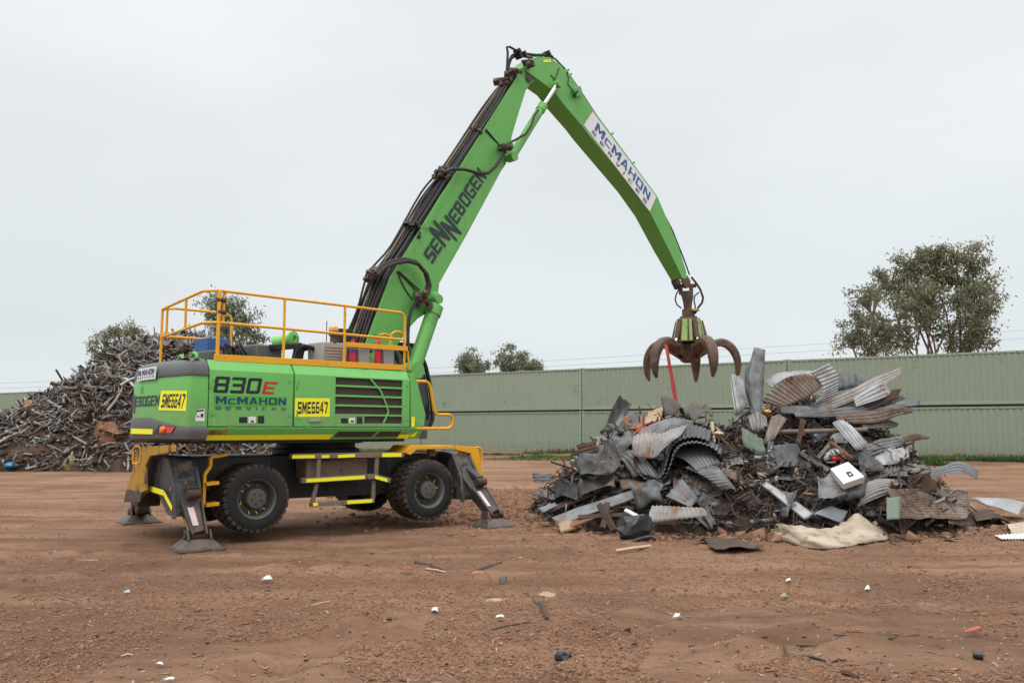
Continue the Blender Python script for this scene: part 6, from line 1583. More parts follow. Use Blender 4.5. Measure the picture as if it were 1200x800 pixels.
blade("roofing_sheet", "grey blade shaped sheet just under the uppermost spearing one", "roofing sheet", [(535, 238), (598, 194), (634, 178), (662, 206)], [(545, 266), (612, 244), (652, 228), (664, 216)], "galvlight", (15.9, 16.3), (15.75, 16.1), ribs=.085)
blade("roofing_sheet", "brown short blade of sheet with torn tip below the grey blade shaped one", "roofing sheet", [(555, 264), (640, 214), (705, 203)], [(570, 288), (650, 252), (690, 226)], "rusty", (15.95, 16.5), (15.8, 16.3), ribs=.085)
blade("roofing_sheet", "pale long sheet jutting far right from the middle of the stack", "roofing sheet", [(326, 290), (450, 274), (560, 264), (660, 262), (766, 239)], [(335, 304), (460, 300), (570, 292), (668, 277), (769, 258)], "galv", (15.4, 16.4), (15.25, 16.2), ribs=.085)
blade("roofing_sheet", "rust brown sheet just below the pale far jutting one", "roofing sheet", [(470, 300), (600, 282), (700, 264), (741, 270)], [(480, 324), (610, 322), (702, 294), (743, 284)], "rustsheet", (15.4, 16.2), (15.2, 16.0), ribs=.085)
blade("roofing_sheet", "dark sheet end poking right under the rust brown one", "roofing sheet", [(560, 318), (650, 310), (693, 321)], [(570, 340), (650, 342), (691, 331)], "steeldark", (15.5, 16.0), (15.3, 15.8), ribs=.085)
blade("roofing_sheet", "dark sheet filling the middle of the right hand stack", "roofing sheet", [(380, 262), (470, 222), (560, 190)], [(390, 292), (500, 270), (600, 236)], "galvdark", (15.9, 16.4), (15.7, 16.1), ribs=.085)
blade("corrugated_sheet", "steep bright ribbed sheet hanging below the stack across the timber pole", IS, [(462, 322), (494, 312), (524, 330)], [(546, 418), (570, 412), (588, 394)], "galvlight", (15.1, 15.1), (14.7, 14.7), nu=60, nv=6, pitch=.08, jitter=0)
blade("corrugated_sheet", "grey ribbed sheet lying at mid height on the right, ending in a rusty tongue", IS, [(560, 404), (640, 376), (714, 369)], [(575, 440), (650, 420), (718, 393)], "galv", (15.0, 15.7), (14.8, 15.4), ribs=.085)
blade("metal_sheet", "rust brown tongue of sheet pointing right at mid height", "metal sheet", [(708, 372), (755, 360), (801, 374)], [(714, 390), (760, 382), (798, 377)], "rusty", (15.4, 15.7), (15.3, 15.6))
blade("metal_sheet", "pale folded sheet below the rust brown tongue", "metal sheet", [(590, 446), (650, 414), (727, 409)], [(625, 474), (690, 464), (730, 442)], "galvlight", (14.9, 15.3), (14.7, 15.0), smooth=False, jitter=.016)
blade("metal_sheet", "dark cupped sheet right of the white box", "metal sheet", [(548, 424), (590, 432), (632, 462)], [(560, 486), (598, 494), (646, 486)], "galvdark", (14.8, 14.8), (14.5, 14.6))
blade("metal_sheet", "rust edged long sheet above the pale blue grey one at the far right", "metal sheet", [(585, 490), (690, 470), (766, 459)], [(595, 506), (700, 498), (772, 492)], "rustgalv", (14.8, 15.4), (14.6, 15.2))
blade("corrugated_sheet", "long pale blue grey sheet lying out flat to the far right", IS, [(768, 488), (850, 472), (906, 457), (969, 485)], [(774, 508), (850, 504), (916, 497), (966, 520)], "steelblue", (15.2, 15.9), (15.0, 15.6), ribs=.085)
blade("metal_sheet", "dark shelf of sheet from the white box to the far right", "metal sheet", [(590, 506), (700, 500), (800, 512)], [(600, 530), (700, 540), (812, 546)], "steeldark", (14.7, 15.2), (14.5, 14.9), smooth=False, jitter=.02)
blade("metal_sheet", "brown bent sheet leaning left of the timber pole", "metal sheet", [(250, 300), (276, 294), (302, 310)], [(222, 392), (246, 384), (262, 376)], "rustsheet", (15.4, 15.3), (15.0, 15.0))
blade("metal_sheet", "rust brown plate standing on edge above the timber pole", "plate", [(352, 308), (370, 314)], [(336, 394), (350, 400)], "rusty", (14.9, 14.9), (14.7, 14.7), nu=4, nv=6, thick=.02)
blade("metal_sheet", "olive grey cut plate below the tall upright channel", "metal sheet", [(146, 336), (186, 360), (220, 380)], [(150, 400), (200, 430), (232, 428)], "greensheet", (15.2, 15.1), (14.95, 14.9))
blade("corrugated_sheet", "square dark ribbed sheet facing forward above the galvanised beam", IS, [(256, 402), (300, 396), (344, 394)], [(270, 474), (310, 476), (344, 470)], "galvdark", (14.9, 14.9), (14.65, 14.65), nu=8, nv=40, jitter=0)
blade("metal_sheet", "pinkish brown crumpled lump of sheet right of the tall upright channel", "metal sheet", [(168, 296), (200, 286), (232, 300)], [(180, 350), (206, 356), (236, 334)], "rustgalv", (15.5, 15.5), (15.3, 15.3), smooth=False, jitter=.03)
sheet("corrugated_sheet", "wide rust brown ribbed sheet standing low at the right of the heap", IS, B([(586, 542, 15.9), (872, 548, 16.1), (870, 646, 15.9), (630, 646, 15.7)]), "rustsheet", cv=6, pitch=.13, crumple=.03, front=.6)
sheet("metal_sheet", "small pale green painted panel at the left end of the wide rust brown sheet", "metal sheet", B([(588, 574, 15.6), (636, 572, 15.6), (636, 646, 15.5), (590, 650, 15.5)]), "greensheet", crumple=.015, thick=.02, front=.7)
sheet("corrugated_sheet", "rust streaked corrugated square just right of the white box", IS, B([(520, 522, 14.2), (608, 508, 14.3), (590, 562, 14.0), (486, 608, 13.8)]), "rustgalv", cv=6, bow=(.04, .06), crumple=.05)
sheet("metal_sheet", "steel blue folded tray at the foot of the heap behind the cream sheet", "metal sheet", B([(332, 640, 14.0), (396, 604, 14.3), (452, 628, 14.2), (432, 662, 13.95)]), "steelblue", crumple=.04, folds=1, thick=.01)
sheet("galvanised_beam", "long bright galvanised beam lying down the front above the cream sheet", "beam", B([(150, 524, 14.7), (176, 520, 14.7), (334, 632, 14.0), (304, 650, 13.95)]), "galvlight", thick=.05, crumple=.02)
sheet("metal_sheet", "crumpled grey duct left of the steel blue folded tray", "metal sheet", B([(330, 540, 14.6), (380, 512, 14.7), (448, 600, 14.3), (356, 612, 14.2)]), "galv", crumple=.10, folds=1, facet=True)
sheet("metal_sheet", "dark crumpled sheet under the white box", "metal sheet", B([(410, 520, 14.6), (500, 508, 14.6), (500, 600, 14.3), (440, 610, 14.3)]), "galvdark", crumple=.20, folds=2, facet=True)
CR = [[(172, 640), (216, 662), (262, 668), (330, 676), (400, 676), (436, 660), (486, 624), (512, 640), (592, 696)],
      [(160, 652), (222, 676), (268, 686), (330, 690), (392, 694), (440, 676), (500, 652), (540, 672), (595, 702)],
      [(150, 668), (226, 690), (280, 702), (336, 706), (404, 708), (456, 692), (512, 676), (556, 688), (596, 708)],
      [(147, 680), (226, 708), (290, 722), (350, 726), (420, 724), (478, 708), (530, 700), (566, 704), (596, 712)],
      [(150, 692), (222, 724), (300, 744), (380, 750), (460, 740), (510, 730), (545, 724), (574, 720), (592, 718)]]
def cream_rail(k):
    out = []
    for i, (x, y) in enumerate(CR[k]):
        bx_, by_ = CR[4][i]; g0 = on_ground(840 + bx_ / 2.964, 390 + by_ / 2.964, .02); Zb = (g0 - CAMP) @ FW
        out.append((840 + x / 2.964, 390 + y / 2.964, (Zb + (.62, .36, .26, .06, 0)[k] + (.05 if (i + k) % 2 else -.05) * (k < 4)) / KD))
    return out
rail_sheet("cream_sheet", "long crumpled cream sheet lying on the dirt at the front of the heap", "metal sheet", [cream_rail(k) for k in range(5)], "cream", nu=26, nv=2, smooth=False, jitter=.014, seed=4)
cl_ = [cream_rail(0)[0][2], cream_rail(2)[0][2]]
rail_sheet("cream_sheet", "rolled back flap at the left end of the long crumpled cream sheet", "metal sheet",
    [[(840 + x / 2.964, 390 + y / 2.964, cl_[0] + d) for x, y, d in ((144, 664, -.5), (158, 648, -.4), (178, 634, -.3), (204, 652, -.3), (238, 650, -.35), (246, 668, -.3))],
     [(840 + x / 2.964, 390 + y / 2.964, cl_[1] + d) for x, y, d in ((147, 684, -.6), (170, 676, -.5), (196, 674, -.5), (218, 686, -.5), (240, 690, -.5), (256, 700, -.45))]], "cream", nu=14, nv=3, smooth=False, jitter=.008, seed=9)
sheet("corrugated_sheet", "crushed grey ribbed sheet standing on the dirt right of the cream sheet", IS, B([(628, 640, 14.5), (664, 612, 14.7), (700, 650, 14.4), (640, 698, 13.95)]), "galv", cu=5, amp=.02, crumple=.08)
sheet("metal_sheet", "fan of splintered grey strips in front of the wide rust brown sheet", "metal sheet", B([(770, 604, 15.6), (790, 608, 15.6), (880, 668, 15.0), (800, 668, 15.0)]), "woodgrey", cu=6, amp=.04, crumple=.10)
sheet("metal_sheet", "pale flat sheet lying out at the right edge of the photo", "metal sheet", B([(876, 576, 16.7), (1075, 590, 16.9), (1046, 642, 16.2), (940, 606, 16.4)]), "galvlight", crumple=.05, bow=(.03, .03))
sheet("metal_sheet", "dark rusty sheet below the pale flat one at the right edge of the photo", "metal sheet", B([(880, 610, 16.5), (960, 612, 16.4), (1030, 660, 15.5), (900, 656, 15.5)]), "heaprust", crumple=.12, folds=1)
sheet("corrugated_sheet", "white corrugated strip lying flat at the extreme right on the dirt", IS, B([(965, 702, 13.9), (1085, 694, 14.1), (1085, 716, 13.55), (985, 714, 13.6)]), "whitebox", cu=14, pitch=.07, crumple=.01)
sheet("cream_sheet", "beige folded scrap below the dark rusty sheet at the right edge", "metal sheet", B([(1000, 668, 15.2), (1080, 660, 15.3), (1080, 694, 14.2), (1026, 696, 14.2)]), "cream", crumple=.09, folds=1)
sheet("rust_sheet", "thin dark rusted sheet lying on the dirt in front of the heap", "metal sheet", [(819, 636, 12.78), (870, 636, 12.78), (896, 646, 11.91), (838, 649, 11.66)], "wooddark", front=-.2, crumple=.06, bow=(.02, 0), ragged=.12, facet=True)
rs = random.Random(5)
for k in range(9):
    x0 = rs.uniform(250, 420); y0 = rs.uniform(225, 320) ; L_ = rs.uniform(150, 300); sl = -rs.uniform(.05, .34); w_ = rs.uniform(14, 34)
    x1 = min(700, x0 + L_); Zs = 16.6 + rs.uniform(-.15, .3)
    mt = ("galvdark", "rustsheet", "galvdark", "galv", "rusty", "steeldark")[k % 6]
    sheet("roofing_sheet", "long weathered roofing sheet jutting right in the stack below the large fanned out sheet", "roofing sheet", B([(x0, y0, Zs), (x1, y0 + sl * (x1 - x0), Zs + .4), (x1 - rs.uniform(0, 14), y0 + sl * (x1 - x0) + w_ * .9, Zs + .25), (x0, y0 + w_, Zs - .15)]), mt, "roofing sheets jutting right from the heap",
          cv=3, crumple=rs.uniform(.05, .12), bow=(rs.uniform(-.12, .12), rs.uniform(0, .06)), folds=k % 2, ragged=.05, front=.12)
for k in range(40):
    x0 = rs.uniform(150, 600); y0 = rs.uniform(350, 590); a_ = rs.uniform(-.2, 1.1) * (1 if x0 > 360 else -1); L_ = rs.uniform(80, 190); w_ = rs.uniform(18, 44)
    dx, dy = math.cos(a_) * L_, math.sin(a_) * L_; wx, wy = -math.sin(a_) * w_, math.cos(a_) * w_
    mt = ("galv", "galvdark", "galvdark", "rustsheet", "galv", "galvdark")[k % 6]; D = lambda: rs.uniform(-.12, .06)
    sheet("sheet_strip", "bent strip of roofing iron packed among the sheets of the heap's left half", "roofing strip", A([(x0, y0, D()), (x0 + dx, y0 + dy, D()), (x0 + dx + wx, y0 + dy + wy, D()), (x0 + wx, y0 + wy, D())]), mt, "roofing strips packed in the heap's left half",
          cu=k % 3 == 0, cv=k % 3 == 1, crumple=rs.uniform(.05, .12), bow=(rs.uniform(-.04, .06), rs.uniform(-.03, .04)), folds=k % 2, ragged=.08)
for k in range(24):
    x0 = rs.uniform(330, 540); y0 = rs.uniform(330, 600); a_ = rs.uniform(-.5, .4); L_ = rs.uniform(60, 190); w_ = rs.uniform(14, 44)
    dx, dy = math.cos(a_) * L_, math.sin(a_) * L_; wx, wy = -math.sin(a_) * w_, math.cos(a_) * w_
    mt = ("galv", "galvdark", "galvlight", "rustsheet", "galvdark", "steeldark")[k % 6]; D = lambda: rs.uniform(-.12, .05)
    sheet("sheet_strip", "bent strip of roofing iron packed among the sheets of the heap's right half", "roofing strip", B([(x0, y0, D()), (x0 + dx, y0 + dy, D()), (x0 + dx + wx, y0 + dy + wy, D()), (x0 + wx, y0 + wy, D())]), mt, "roofing strips packed in the heap's right half",
          cu=k % 3 == 0, cv=k % 3 == 1, crumple=rs.uniform(.05, .12), bow=(rs.uniform(-.04, .06), rs.uniform(-.03, .04)), folds=k % 2, ragged=.08)
# the white enamel box with its black opening
zb_ = min(13.75, heap_hit(994, 560) - .9)
fq = [atk(*BPX, zb_ - Z) for BPX, Z in zip([(840 + x / 2.964, 390 + y / 2.964) for x, y in ((440, 524), (514, 498), (456, 446), (394, 470))], (.10, -.02, -.32, -.20))]
c0 = np.mean(fq, 0); bx = empty("white_enamel_box", tuple(c0)); tag(bx, "dirty white enamel box with a black hole in its front face", "appliance")
fq = [Vector(q - c0) for q in fq]; bk = Vector((.04, .12, -.11))
MB().hexa([q + bk for q in fq] + fq).build("casing", M["whitebox"], bx, .012)
fn_ = (fq[1] - fq[0]).cross(fq[3] - fq[0]).normalized(); fn_ = fn_ if fn_.dot(Vector(CAMP - c0)) > 0 else -fn_
def fpt(s, t, o): return (fq[0] * (1 - s) + fq[1] * s) * (1 - t) + (fq[3] * (1 - s) + fq[2] * s) * t + fn_ * o
MB().add([fpt(.42, .22, .005), fpt(.66, .22, .005), fpt(.68, .50, .005), fpt(.46, .52, .005)], [(0, 1, 2, 3)]).build("opening", M["ink"], bx)
MB().add([fpt(.50, .30, .009), fpt(.58, .30, .009), fpt(.60, .38, .009), fpt(.52, .38, .009)], [(0, 1, 2, 3)]).build("catch", M["chrome"], bx)
# poles, pipes, posts
def rod(name, label, cat, pts, r_, mat, n=8, group=None):
    b = MB(); c = Vector(np.mean([np.array(p) for p in pts], 0)); b.tube([Vector(p) - c for p in pts], r_, n); o = b.build(name, M[mat], None, smooth=n > 5); o.location = c; return tag(o, label, cat, group)
def BP_(x, y): return (840 + x / 2.964, 390 + y / 2.964)
def AP_(x, y): return (620 + x / 2.857, 380 + y / 2.857)
rod("timber_pole", "long brown round pole lying level across the right half of the heap", "pole", [atk(*BP_(216, 343), 15.2), atk(*BP_(370, 340), 15.15), atk(*BP_(522, 335), 15.2)], .042, "woodgrey")
rod("red_pipe", "short bright red pipe lying on the left crest of the heap", "pipe", [atk(*AP_(362, 362), 15.9), atk(*AP_(392, 352), 15.8), atk(*AP_(417, 342), 15.7)], .055, "red", 10)
rod("red_bar", "short red bar in the tangle above the white box", "bar", [atk(*BP_(400, 437), 14.8), atk(*BP_(442, 434), 14.8)], .05, "red")
rod("grey_pipe", "pale grey pipe lying level left of the square dark ribbed sheet", "pipe", [atk(*BP_(130, 434), 15.0), atk(*BP_(232, 437), 14.9)], .075, "galvlight", 12)
rod("grey_pipe", "bent pale pipe elbow standing above the level grey pipe", "pipe", [atk(*BP_(188, 380), 15.2), atk(*BP_(184, 410), 15.1), atk(*BP_(190, 430), 15.0)], .06, "galvlight", 10)
rod("grey_bar", "long grey bar slanting down from the timber pole to the white box", "bar", [atk(*BP_(290, 420), 15.0), atk(*BP_(390, 480), 14.6)], .06, "galv", 6)
rod("timber_stick", "short pale stick slanting in the tangle under the timber pole", "stick", [atk(*BP_(350, 436), 14.9), atk(*BP_(388, 392), 15.0)], .045, "woodgrey", 5)
rod("rusty_bar", "orange brown bar slanting in the tangle beside the short pale stick", "bar", [atk(*BP_(396, 380), 15.0), atk(*BP_(470, 436), 14.8)], .04, "orangebrown", 5)
rod("pale_stick", "cream coloured stick rising from the tangle near the middle of the heap", "stick", [atk(*AP_(612, 328), 15.9), atk(*AP_(620, 395), 15.6)], .035, "woodpale", 5)
rod("pale_stick", "cream coloured stick lying across the crest beside the red strap", "stick", [atk(*AP_(512, 278), 16.8), atk(*AP_(560, 308), 16.5)], .04, "woodpale", 5)
rod("timber_post", "splintered dark timber post standing left of the burnt tub", "post", [atk(*AP_(236, 604), 13.9), atk(*AP_(256, 640), 13.75), atk(*AP_(284, 690), 13.6)], .07, "wooddark", 5)
rod("timber_post", "broken dark post leaning against the splintered one by the burnt tub", "post", [atk(*AP_(262, 600), 14.0), atk(*AP_(258, 640), 13.8), atk(*AP_(246, 684), 13.6)], .06, "wooddark", 5)
rod("pale_stick", "white splinter lying on the dirt in front of the burnt tub", "stick", [on_ground(722, 645, .03), on_ground(740, 642, .06), on_ground(762, 639.5, .03)], .03, "woodpale", 5)
rod("dark_beam", "dark timber beam lying low behind the burnt tub", "beam", [atk(*AP_(165, 648), 14.1), atk(*AP_(330, 640), 14.0)], .06, "wooddark", 4)
sheet("yellow_board", "short ochre board under the front tip of the long flat flashing", "board", A([(98, 672, 14.1), (150, 650, 14.2), (160, 684, 13.95), (106, 698, 13.95)]), "tan", thick=.06, crumple=.01)
rod("grey_beam", "pale square beam lying level behind the small rust streaked offcut", "beam", [atk(*AP_(556, 664), 13.8), atk(*AP_(700, 668), 13.75)], .045, "galvlight", 4)
rod("white_splinter", "white torn strip between the timber posts and the rust streaked offcut", "strip", [atk(*AP_(322, 622), 13.9), atk(*AP_(364, 644), 13.75)], .045, "plasticwhite", 4)
# burnt tub
c = on_ground(744, 634, .0); tb = empty("burnt_tub", (c[0], c[1], gz(c[0], c[1]))); tag(tb, "melted black plastic tub lying on the dirt at the front of the heap", "tub")
b = MB(); rr = []
for k, (z, rx_, ry_) in enumerate(((0, .24, .18), (.08, .28, .21), (.20, .30, .23), (.32, .28, .22), (.38, .24, .18), (.30, .18, .13))):
    rr.append([(rx_ * (1 + .5 * float(vnoise(t * 2.9 + k, k * 2.3, 5))) * math.cos(t), ry_ * math.sin(t) * (1 + .5 * float(vnoise(t * 2.3, k * 2.7, 8))), z + .22 * float(vnoise(t * 1.2, k * .9, 12))) for t in np.linspace(0, 2 * math.pi, 20, endpoint=False)])
b.rings(rr); b.build("shell", M["burnt"], tb)
b = MB(); b.tube([(.29 * math.cos(t), -.24 + .05 * math.sin(3 * t), .05 + .04 * math.sin(t * 2)) for t in np.linspace(0, math.pi, 10)], .03, 6); b.build("rim", M["burnt"], tb, smooth=True)
lump("brown_bale", "brown earth caked bundle squeezed between the burnt tub and the rust streaked offcut", "bundle", 776, 625, 13.9 * KD, (.33, .25, .30), M["heaprust"], 21)
lump("root_ball", "round ball of brown roots at the front of the heap left of the cream sheet", "root ball", 882, 602, 14.0 * KD, (.27, .25, .27), M["heapdark"], 22, sub=3)
lump("soil_clump", "clump of earth and roots beside the round root ball", "earth clump", 850, 606, 14.0 * KD, (.42, .3, .25), M["heapdark"], 23, sub=3)
lump("yellow_scrap", "small bright yellow scrap on the left end of the crest", "plastic scrap", 729, 509.5, 16.4 * KD, (.05, .05, .06), M["tape"], 24)
lump("yellow_scrap", "yellow scrap beside the foot of the tall upright channel", "plastic scrap", 899, 482, 15.6 * KD, (.09, .05, .035), M["yellow"], 25, sub=1)
lump("cream_block", "small cream block in the tangle near the middle of the heap", "block", 841, 508, 15.3 * KD, (.12, .08, .05), M["woodpale"], 26)
lump("blue_scrap", "tiny blue scrap under the timber pole", "plastic scrap", 956, 510, 15.1 * KD, (.045, .03, .035), M["bluebright"], 27, sub=1)

# smaller unnamed scrap filling the heap: little sheets, bars and a tangle of wire
def heap_pts(n, lift=0.1, front=True, xr=(.3, 9.9)):
    out = []
    while len(out) < n:
        x = RNG.uniform(*xr); y = RNG.uniform(14.6, 22.0 if not front else 19.3); z = float(heap_z(np.array(x), np.array(y)))
        if z < .10: continue
        out.append((x, y, z + RNG.uniform(-.05, lift)))
    return np.array(out)
mats_ = ["galv", "galvdark", "steeldark", "galvdark", "rustsheet", "galvdark", "steeldark", "rusty", "galvdark"]
GEN = {"galv": "small bent dull grey sheet wedged in the scrap heap under the grab", "galvdark": "small crumpled dark grey sheet wedged in the scrap heap under the grab", "rustsheet": "small rust streaked sheet wedged in the scrap heap under the grab",
       "steeldark": "small blackened sheet wedged in the scrap heap under the grab", "rusty": "small rust brown sheet wedged in the scrap heap under the grab"}
for k, p in enumerate(heap_pts(54, -.03)):
    mt = mats_[k % len(mats_)]; L_, W_ = RNG.uniform(.3, .9), RNG.uniform(.2, .5)
    e = .15; nrm = np.array([-(float(heap_z(p[0] + e, p[1])) - float(heap_z(p[0] - e, p[1]))) / (2 * e), -(float(heap_z(p[0], p[1] + e)) - float(heap_z(p[0], p[1] - e))) / (2 * e), 1.0])
    nrm = nrm + RNG.normal(0, .55, 3); nrm /= np.linalg.norm(nrm)
    a = np.cross(nrm, RNG.normal(0, 1, 3)); a /= np.linalg.norm(a); bb = np.cross(nrm, a)
    a, bb = a * L_ / 2, bb * W_ / 2
    sheet3("scrap_sheet", GEN[mt], "scrap sheet", (p - a - bb, p + a - bb, p + a + bb, p - a + bb), mt, GEN[mt].replace("small", "small pieces of").split(" wedged")[0] + " in the heap",
           cu=(4 if k % 2 else 0), amp=.016, crumple=RNG.uniform(.04, .09), folds=int(RNG.integers(0, 2)), bow=(RNG.uniform(-.03, .03), RNG.uniform(-.03, .03)), ragged=.1)
n = 620; P = heap_pts(n, .05, xr=(.3, 8.0)); L_ = RNG.uniform(.15, .9, n); t_ = RNG.uniform(.012, .045, n)
scatter("splintered_scrap", BXV, BXF, P, np.stack([L_, t_, t_ * .6], 1), rot_rand(n, .6), M["steeldark"], .15)
n = 480; P = heap_pts(n, .05, xr=(.3, 8.0)); L_ = RNG.uniform(.12, .6, n); t_ = RNG.uniform(.015, .06, n)
scatter("rusty_bits", BXV, BXF, P, np.stack([L_, t_, t_ * .5], 1), rot_rand(n, .6), M["rusty"], .15)
n = 200; P = heap_pts(n, .06); L_ = RNG.uniform(.10, .5, n); t_ = RNG.uniform(.015, .08, n)
scatter("grey_bits", BXV, BXF, P, np.stack([L_, t_, t_ * .3], 1), rot_rand(n, .6), M["steelgrey"], .15)
n = 160; P = heap_pts(n, .14); L_ = RNG.uniform(.06, .25, n); t_ = RNG.uniform(.03, .09, n)
scatter("pale_bits", BXV, BXF, P, np.stack([L_, t_, t_ * .4], 1), rot_rand(n, .6), M["chips"], .2)
b = MB()
for k in range(760):
    c = heap_pts(1, .08, xr=(3.6, 6.9))[0] if k < 560 else heap_pts(1, .02)[0]
    pts = [c]; d = RNG.normal(0, 1, 3); d[2] *= .5; d /= np.linalg.norm(d)
    for _ in range(int(RNG.integers(4, 9))):
        d = d + RNG.normal(0, .55, 3); d[2] = min(d[2], .35); d /= np.linalg.norm(d); q = pts[-1] + d * RNG.uniform(.06, .16)
        hq = float(heap_z(np.array(q[0]), np.array(q[1]))); q[2] = min(max(q[2], hq - .05), hq + .22); pts.append(q)
    b.tube(pts, RNG.uniform(.004, .012), 3, caps=False)
tag(b.build("wire_tangle", M["wire"]), kind="stuff")
# rubble apron round the foot of the heap
ang = RNG.uniform(-np.pi, 0, 2600); rr_ = 1 + np.abs(RNG.normal(0, .13, 2600)); P = np.stack([4.9 + 4.0 * np.cos(ang) * rr_, 18.8 + 3.5 * np.sin(ang) * rr_, np.zeros(2600)], 1)
P[:, 2] = ground_z(P[:, 0], P[:, 1]); n = len(P); s = RNG.gamma(1.5, .022, n) + .01
scatter("heap_apron_rubble", OCT, OCF, P, np.stack([s * 1.3, s, s * .7], 1), rot_rand(n, .5), M["clod"], .35)
P2 = P[:500] + RNG.normal(0, .2, (500, 3)) * np.array([1, 1, 0]); P2[:, 2] = ground_z(P2[:, 0], P2[:, 1]) + .015; n = 500
scatter("heap_apron_splinters", BXV, BXF, P2, np.stack([RNG.uniform(.06, .4, n), RNG.uniform(.01, .04, n), RNG.uniform(.008, .02, n)], 1), rot_rand(n, .2), M["wooddark"], .15)
# ------------------------------------------------------------------ litter on the dirt
def gp_(px, py, lift=0.0):
    p = on_ground(px, py)
    for _ in range(3): p = on_ground(px, py, gz(p[0], p[1]) + lift)
    return p
def stick(name, label, cat, x0, y0, x1, y1, r_, mat, n=5, wob=.01):
    r_ = r_ * .68; p, q = gp_(x0, y0, r_ * .35), gp_(x1, y1, r_ * .35); m_ = (p + q) / 2 + np.array([0, random.uniform(-wob, wob), random.uniform(0, wob)])
    rod(name, label, cat, [p, m_, q], [r_ * .8, r_, r_ * .7], mat, n)
def flat(name, label, cat, x0, y0, x1, y1, mat, crumple=.03, thick=.004, folds=1):
    cx_, cy_ = (x0 + x1) / 2, (y0 + y1) / 2; x0, x1, y0, y1 = cx_ + (x0 - cx_) * .72, cx_ + (x1 - cx_) * .72, cy_ + (y0 - cy_) * .66, cy_ + (y1 - cy_) * .66
    a, b_, c, d = gp_(x0, y1, .012), gp_(x1, (y0 + y1) / 2 + (y1 - y0) * .3, .015), gp_(x1 - (x1 - x0) * .2, y0, .02), gp_(x0 + (x1 - x0) * .1, (y0 + y1) / 2, .03)
    sz = min(np.linalg.norm(b_ - a), np.linalg.norm(c - a)); crumple = min(crumple, .12 * sz)
    sheet3(name, label, cat, (a, b_, c, d), mat, None, thick, crumple=crumple * 1.6, folds=0, ragged=.3, bow=(crumple * .6, crumple * .3), facet=True)
S, F_ = stick, flat
S("timber_stick", "thin dark stick lying alone on the dirt at the lower left", "stick", 67, 699, 90, 705, .020, "woodgrey")
F_("blue_scrap", "small pale blue strip lying right of the thin dark stick", "plastic scrap", 142, 691, 154, 697, "plasticblue", .01)
F_("white_scrap", "white plastic scrap lying below the front of the machine", "plastic scrap", 303, 677, 320, 682.5, "plasticwhite", .03)
S("pale_stick", "pale splinter lying on the dirt left of the near outrigger pad", "stick", 90, 657, 115, 656, .022, "chips")
F_("white_scrap", "white paper scrap at the bottom edge of the photo, upper one of the pair", "paper scrap", 178, 776, 194, 781, "plasticwhite", .02)
F_("white_scrap", "white paper strip cut by the bottom edge of the photo", "paper scrap", 185, 794, 207, 802, "plasticwhite", .02)
F_("blue_scrap", "faint blue grey scrap on the dirt at the far left", "plastic scrap", 53, 644, 67, 648, "plasticblue", .01)
S("wood_chip", "yellowish wood chip lying above the white paper scraps", "wood chip", 142, 768, 156, 767, .014, "woodpale")
S("straw_stick", "straw coloured splinter lying in the middle left of the dirt", "stick", 365, 709, 387, 703.5, .013, "woodpale")
S("orange_stick", "orange brown twig left of the straw coloured splinter", "stick", 278, 732, 298, 728, .014, "orangebrown")
S("timber_piece", "dark brown timber piece lying in front of the machine's front wheel", "timber", 487, 659, 516, 667, .050, "wooddark")
S("wood_chip", "yellow splinter lying against the dark brown timber piece", "wood chip", 500, 666, 523, 670, .022, "woodpale")
F_("orange_rag", "orange and blue rag left of the dark brown timber piece", "rag", 466, 665, 485, 673, "orange", .05)
S("timber_plank", "dark plank pointing up right in front of the outrigger pad", "plank", 552, 671, 588, 659, .035, "wooddark", 4)
lump("brick_piece", "broken red brick below the dark pointing plank", "brick", 561, 673, 0, (.11, .07, .05), M["brick"], 31)
F_("black_rag", "crumpled black rag between the red brick and the pale rocks", "rag", 582, 677, 597, 686, "burnt", .10)
F_("wood_chip", "tan flake of wood right of the dark pointing plank", "wood chip", 602, 654, 614, 658, "tan", .02)
F_("white_scrap", "torn white scrap lying at the rut in the middle of the dirt", "plastic scrap", 503, 712, 516, 719, "plasticwhite", .03)
F_("white_scrap", "white curled scrap lying above the long black rod", "plastic scrap", 577, 722, 593, 729, "plasticwhite", .03)
S("black_rod", "long thin black rod lying in the middle of the dirt", "rod", 577, 737, 621, 728.5, .013, "black", 6)
S("forked_branch", "dark thin branch slanting down to the upright brown block", "branch", 618, 695, 634, 712, .018, "wooddark")
S("timber_block", "brown broken timber block lying beside the dark thin branch", "timber", 633, 706, 641, 725, .050, "wooddark", 5)
lump("pale_rock", "pale tan rock among the crumbs in the middle of the dirt", "rock", 641, 699, 0, (.10, .06, .045), M["rock"], 32)
lump("pale_rock", "flatter pale tan rock left of the other pale rock", "rock", 584, 704, 0, (.14, .08, .03), M["rock"], 35)
lump("black_lump", "angular black lump near the bottom centre of the photo", "lump", 659, 770, 0, (.075, .05, .055), M["burnt"], 33)
F_("black_rag", "small black rag right of the middle of the dirt, upper one of a pair", "rag", 727, 733, 738, 739, "burnt", .05)
F_("black_scrap", "curled black rubber scrap below the small black rag", "rubber scrap", 737, 752, 749, 758, "burnt", .04)
F_("white_cup", "crushed white cup lying right of the middle of the dirt", "cup", 787, 718, 801, 728, "plasticwhite", .08)
F_("white_scrap", "tiny white scrap below the long thin black rod", "plastic scrap", 582, 751, 588, 755, "plasticwhite", .02)
F_("green_wrapper", "crumpled lime green wrapper on the dirt in front of the heap", "wrapper", 912, 696, 923, 704, "oldlime", .05)
F_("white_scrap", "white scrap just above the lime green wrapper", "plastic scrap", 919, 677, 928, 683, "plasticwhite", .04)
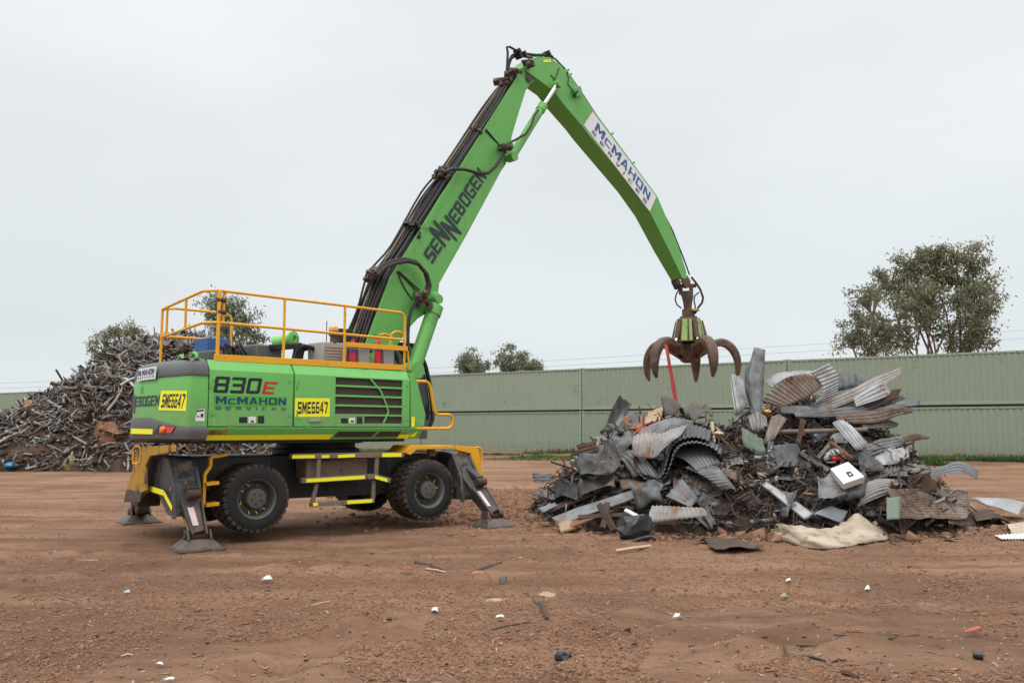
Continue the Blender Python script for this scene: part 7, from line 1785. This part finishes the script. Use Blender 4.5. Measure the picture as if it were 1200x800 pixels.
F_("white_cup", "crushed white cup on the dirt below the cream sheet", "cup", 1012, 686, 1020, 694, "plasticwhite", .08)
S("black_stick", "thick black stick lying at the lower right of the dirt", "stick", 1042, 748.5, 1077, 744, .022, "black")
F_("red_scrap", "crumpled orange red scrap at the lower right of the dirt", "plastic scrap", 1123, 737, 1154, 747, "orange", .07)
F_("white_scrap", "white bit lying on the crumpled orange red scrap", "plastic scrap", 1137, 735, 1145, 740, "plasticwhite", .03)
rod("black_tube", "short black tube lying at the lower right below the orange red scrap", "tube", [gp_(1140, 766, .03), gp_(1152, 768, .03)], .034, "burnt", 12)
S("timber_stick", "stubby brown stick pointing up at the lower right of centre", "stick", 919, 757, 924, 772, .020, "wooddark")
S("timber_stick", "long brown splinter right of the stubby brown stick", "stick", 933, 756, 997, 760, .020, "wooddark")
S("black_stick", "crooked black twig below the long brown splinter", "stick", 937, 768, 968, 774, .018, "black")
S("black_stick", "second crooked black twig, nearer to the red chip", "stick", 973, 776, 992, 773, .014, "black")
S("bark_piece", "dark bark piece at the bottom edge below the red chip", "bark", 985, 787, 1006, 793, .028, "wooddark")
F_("red_scrap", "tiny red plastic chip near the bottom right of the dirt", "plastic scrap", 993, 774, 1003, 778, "red", .02)
S("timber_stick", "orange brown splinter above the thin black rod at the right", "stick", 992, 739, 1030, 742, .014, "orangebrown")
S("black_rod", "thin black rod left of the thick black stick at the lower right", "rod", 960, 744, 997, 744, .010, "black", 6)
S("pale_stick", "pale splinter at the right of the dirt below the thick black stick", "stick", 1083, 762, 1097, 765, .012, "chips")
for (x, y, w_) in ((432, 648, 7), (700, 668, 10), (1080, 690, 6), (1186, 742, 6), (240, 750, 5), (355, 770, 8), (520, 775, 6), (760, 690, 9), (860, 720, 7), (690, 735, 8), (450, 725, 10), (110, 745, 7), (800, 690, 8), (930, 735, 5), (1060, 665, 8)):
    F_("dirt_flake", "small brown flake of bark lying loose on the dirt", "bark flake", x, y, x + w_, y + 3, "wooddark", .03)
for o in COL.objects:
    if o.name.startswith("dirt_flake"): o["group"] = "loose bark flakes on the dirt"
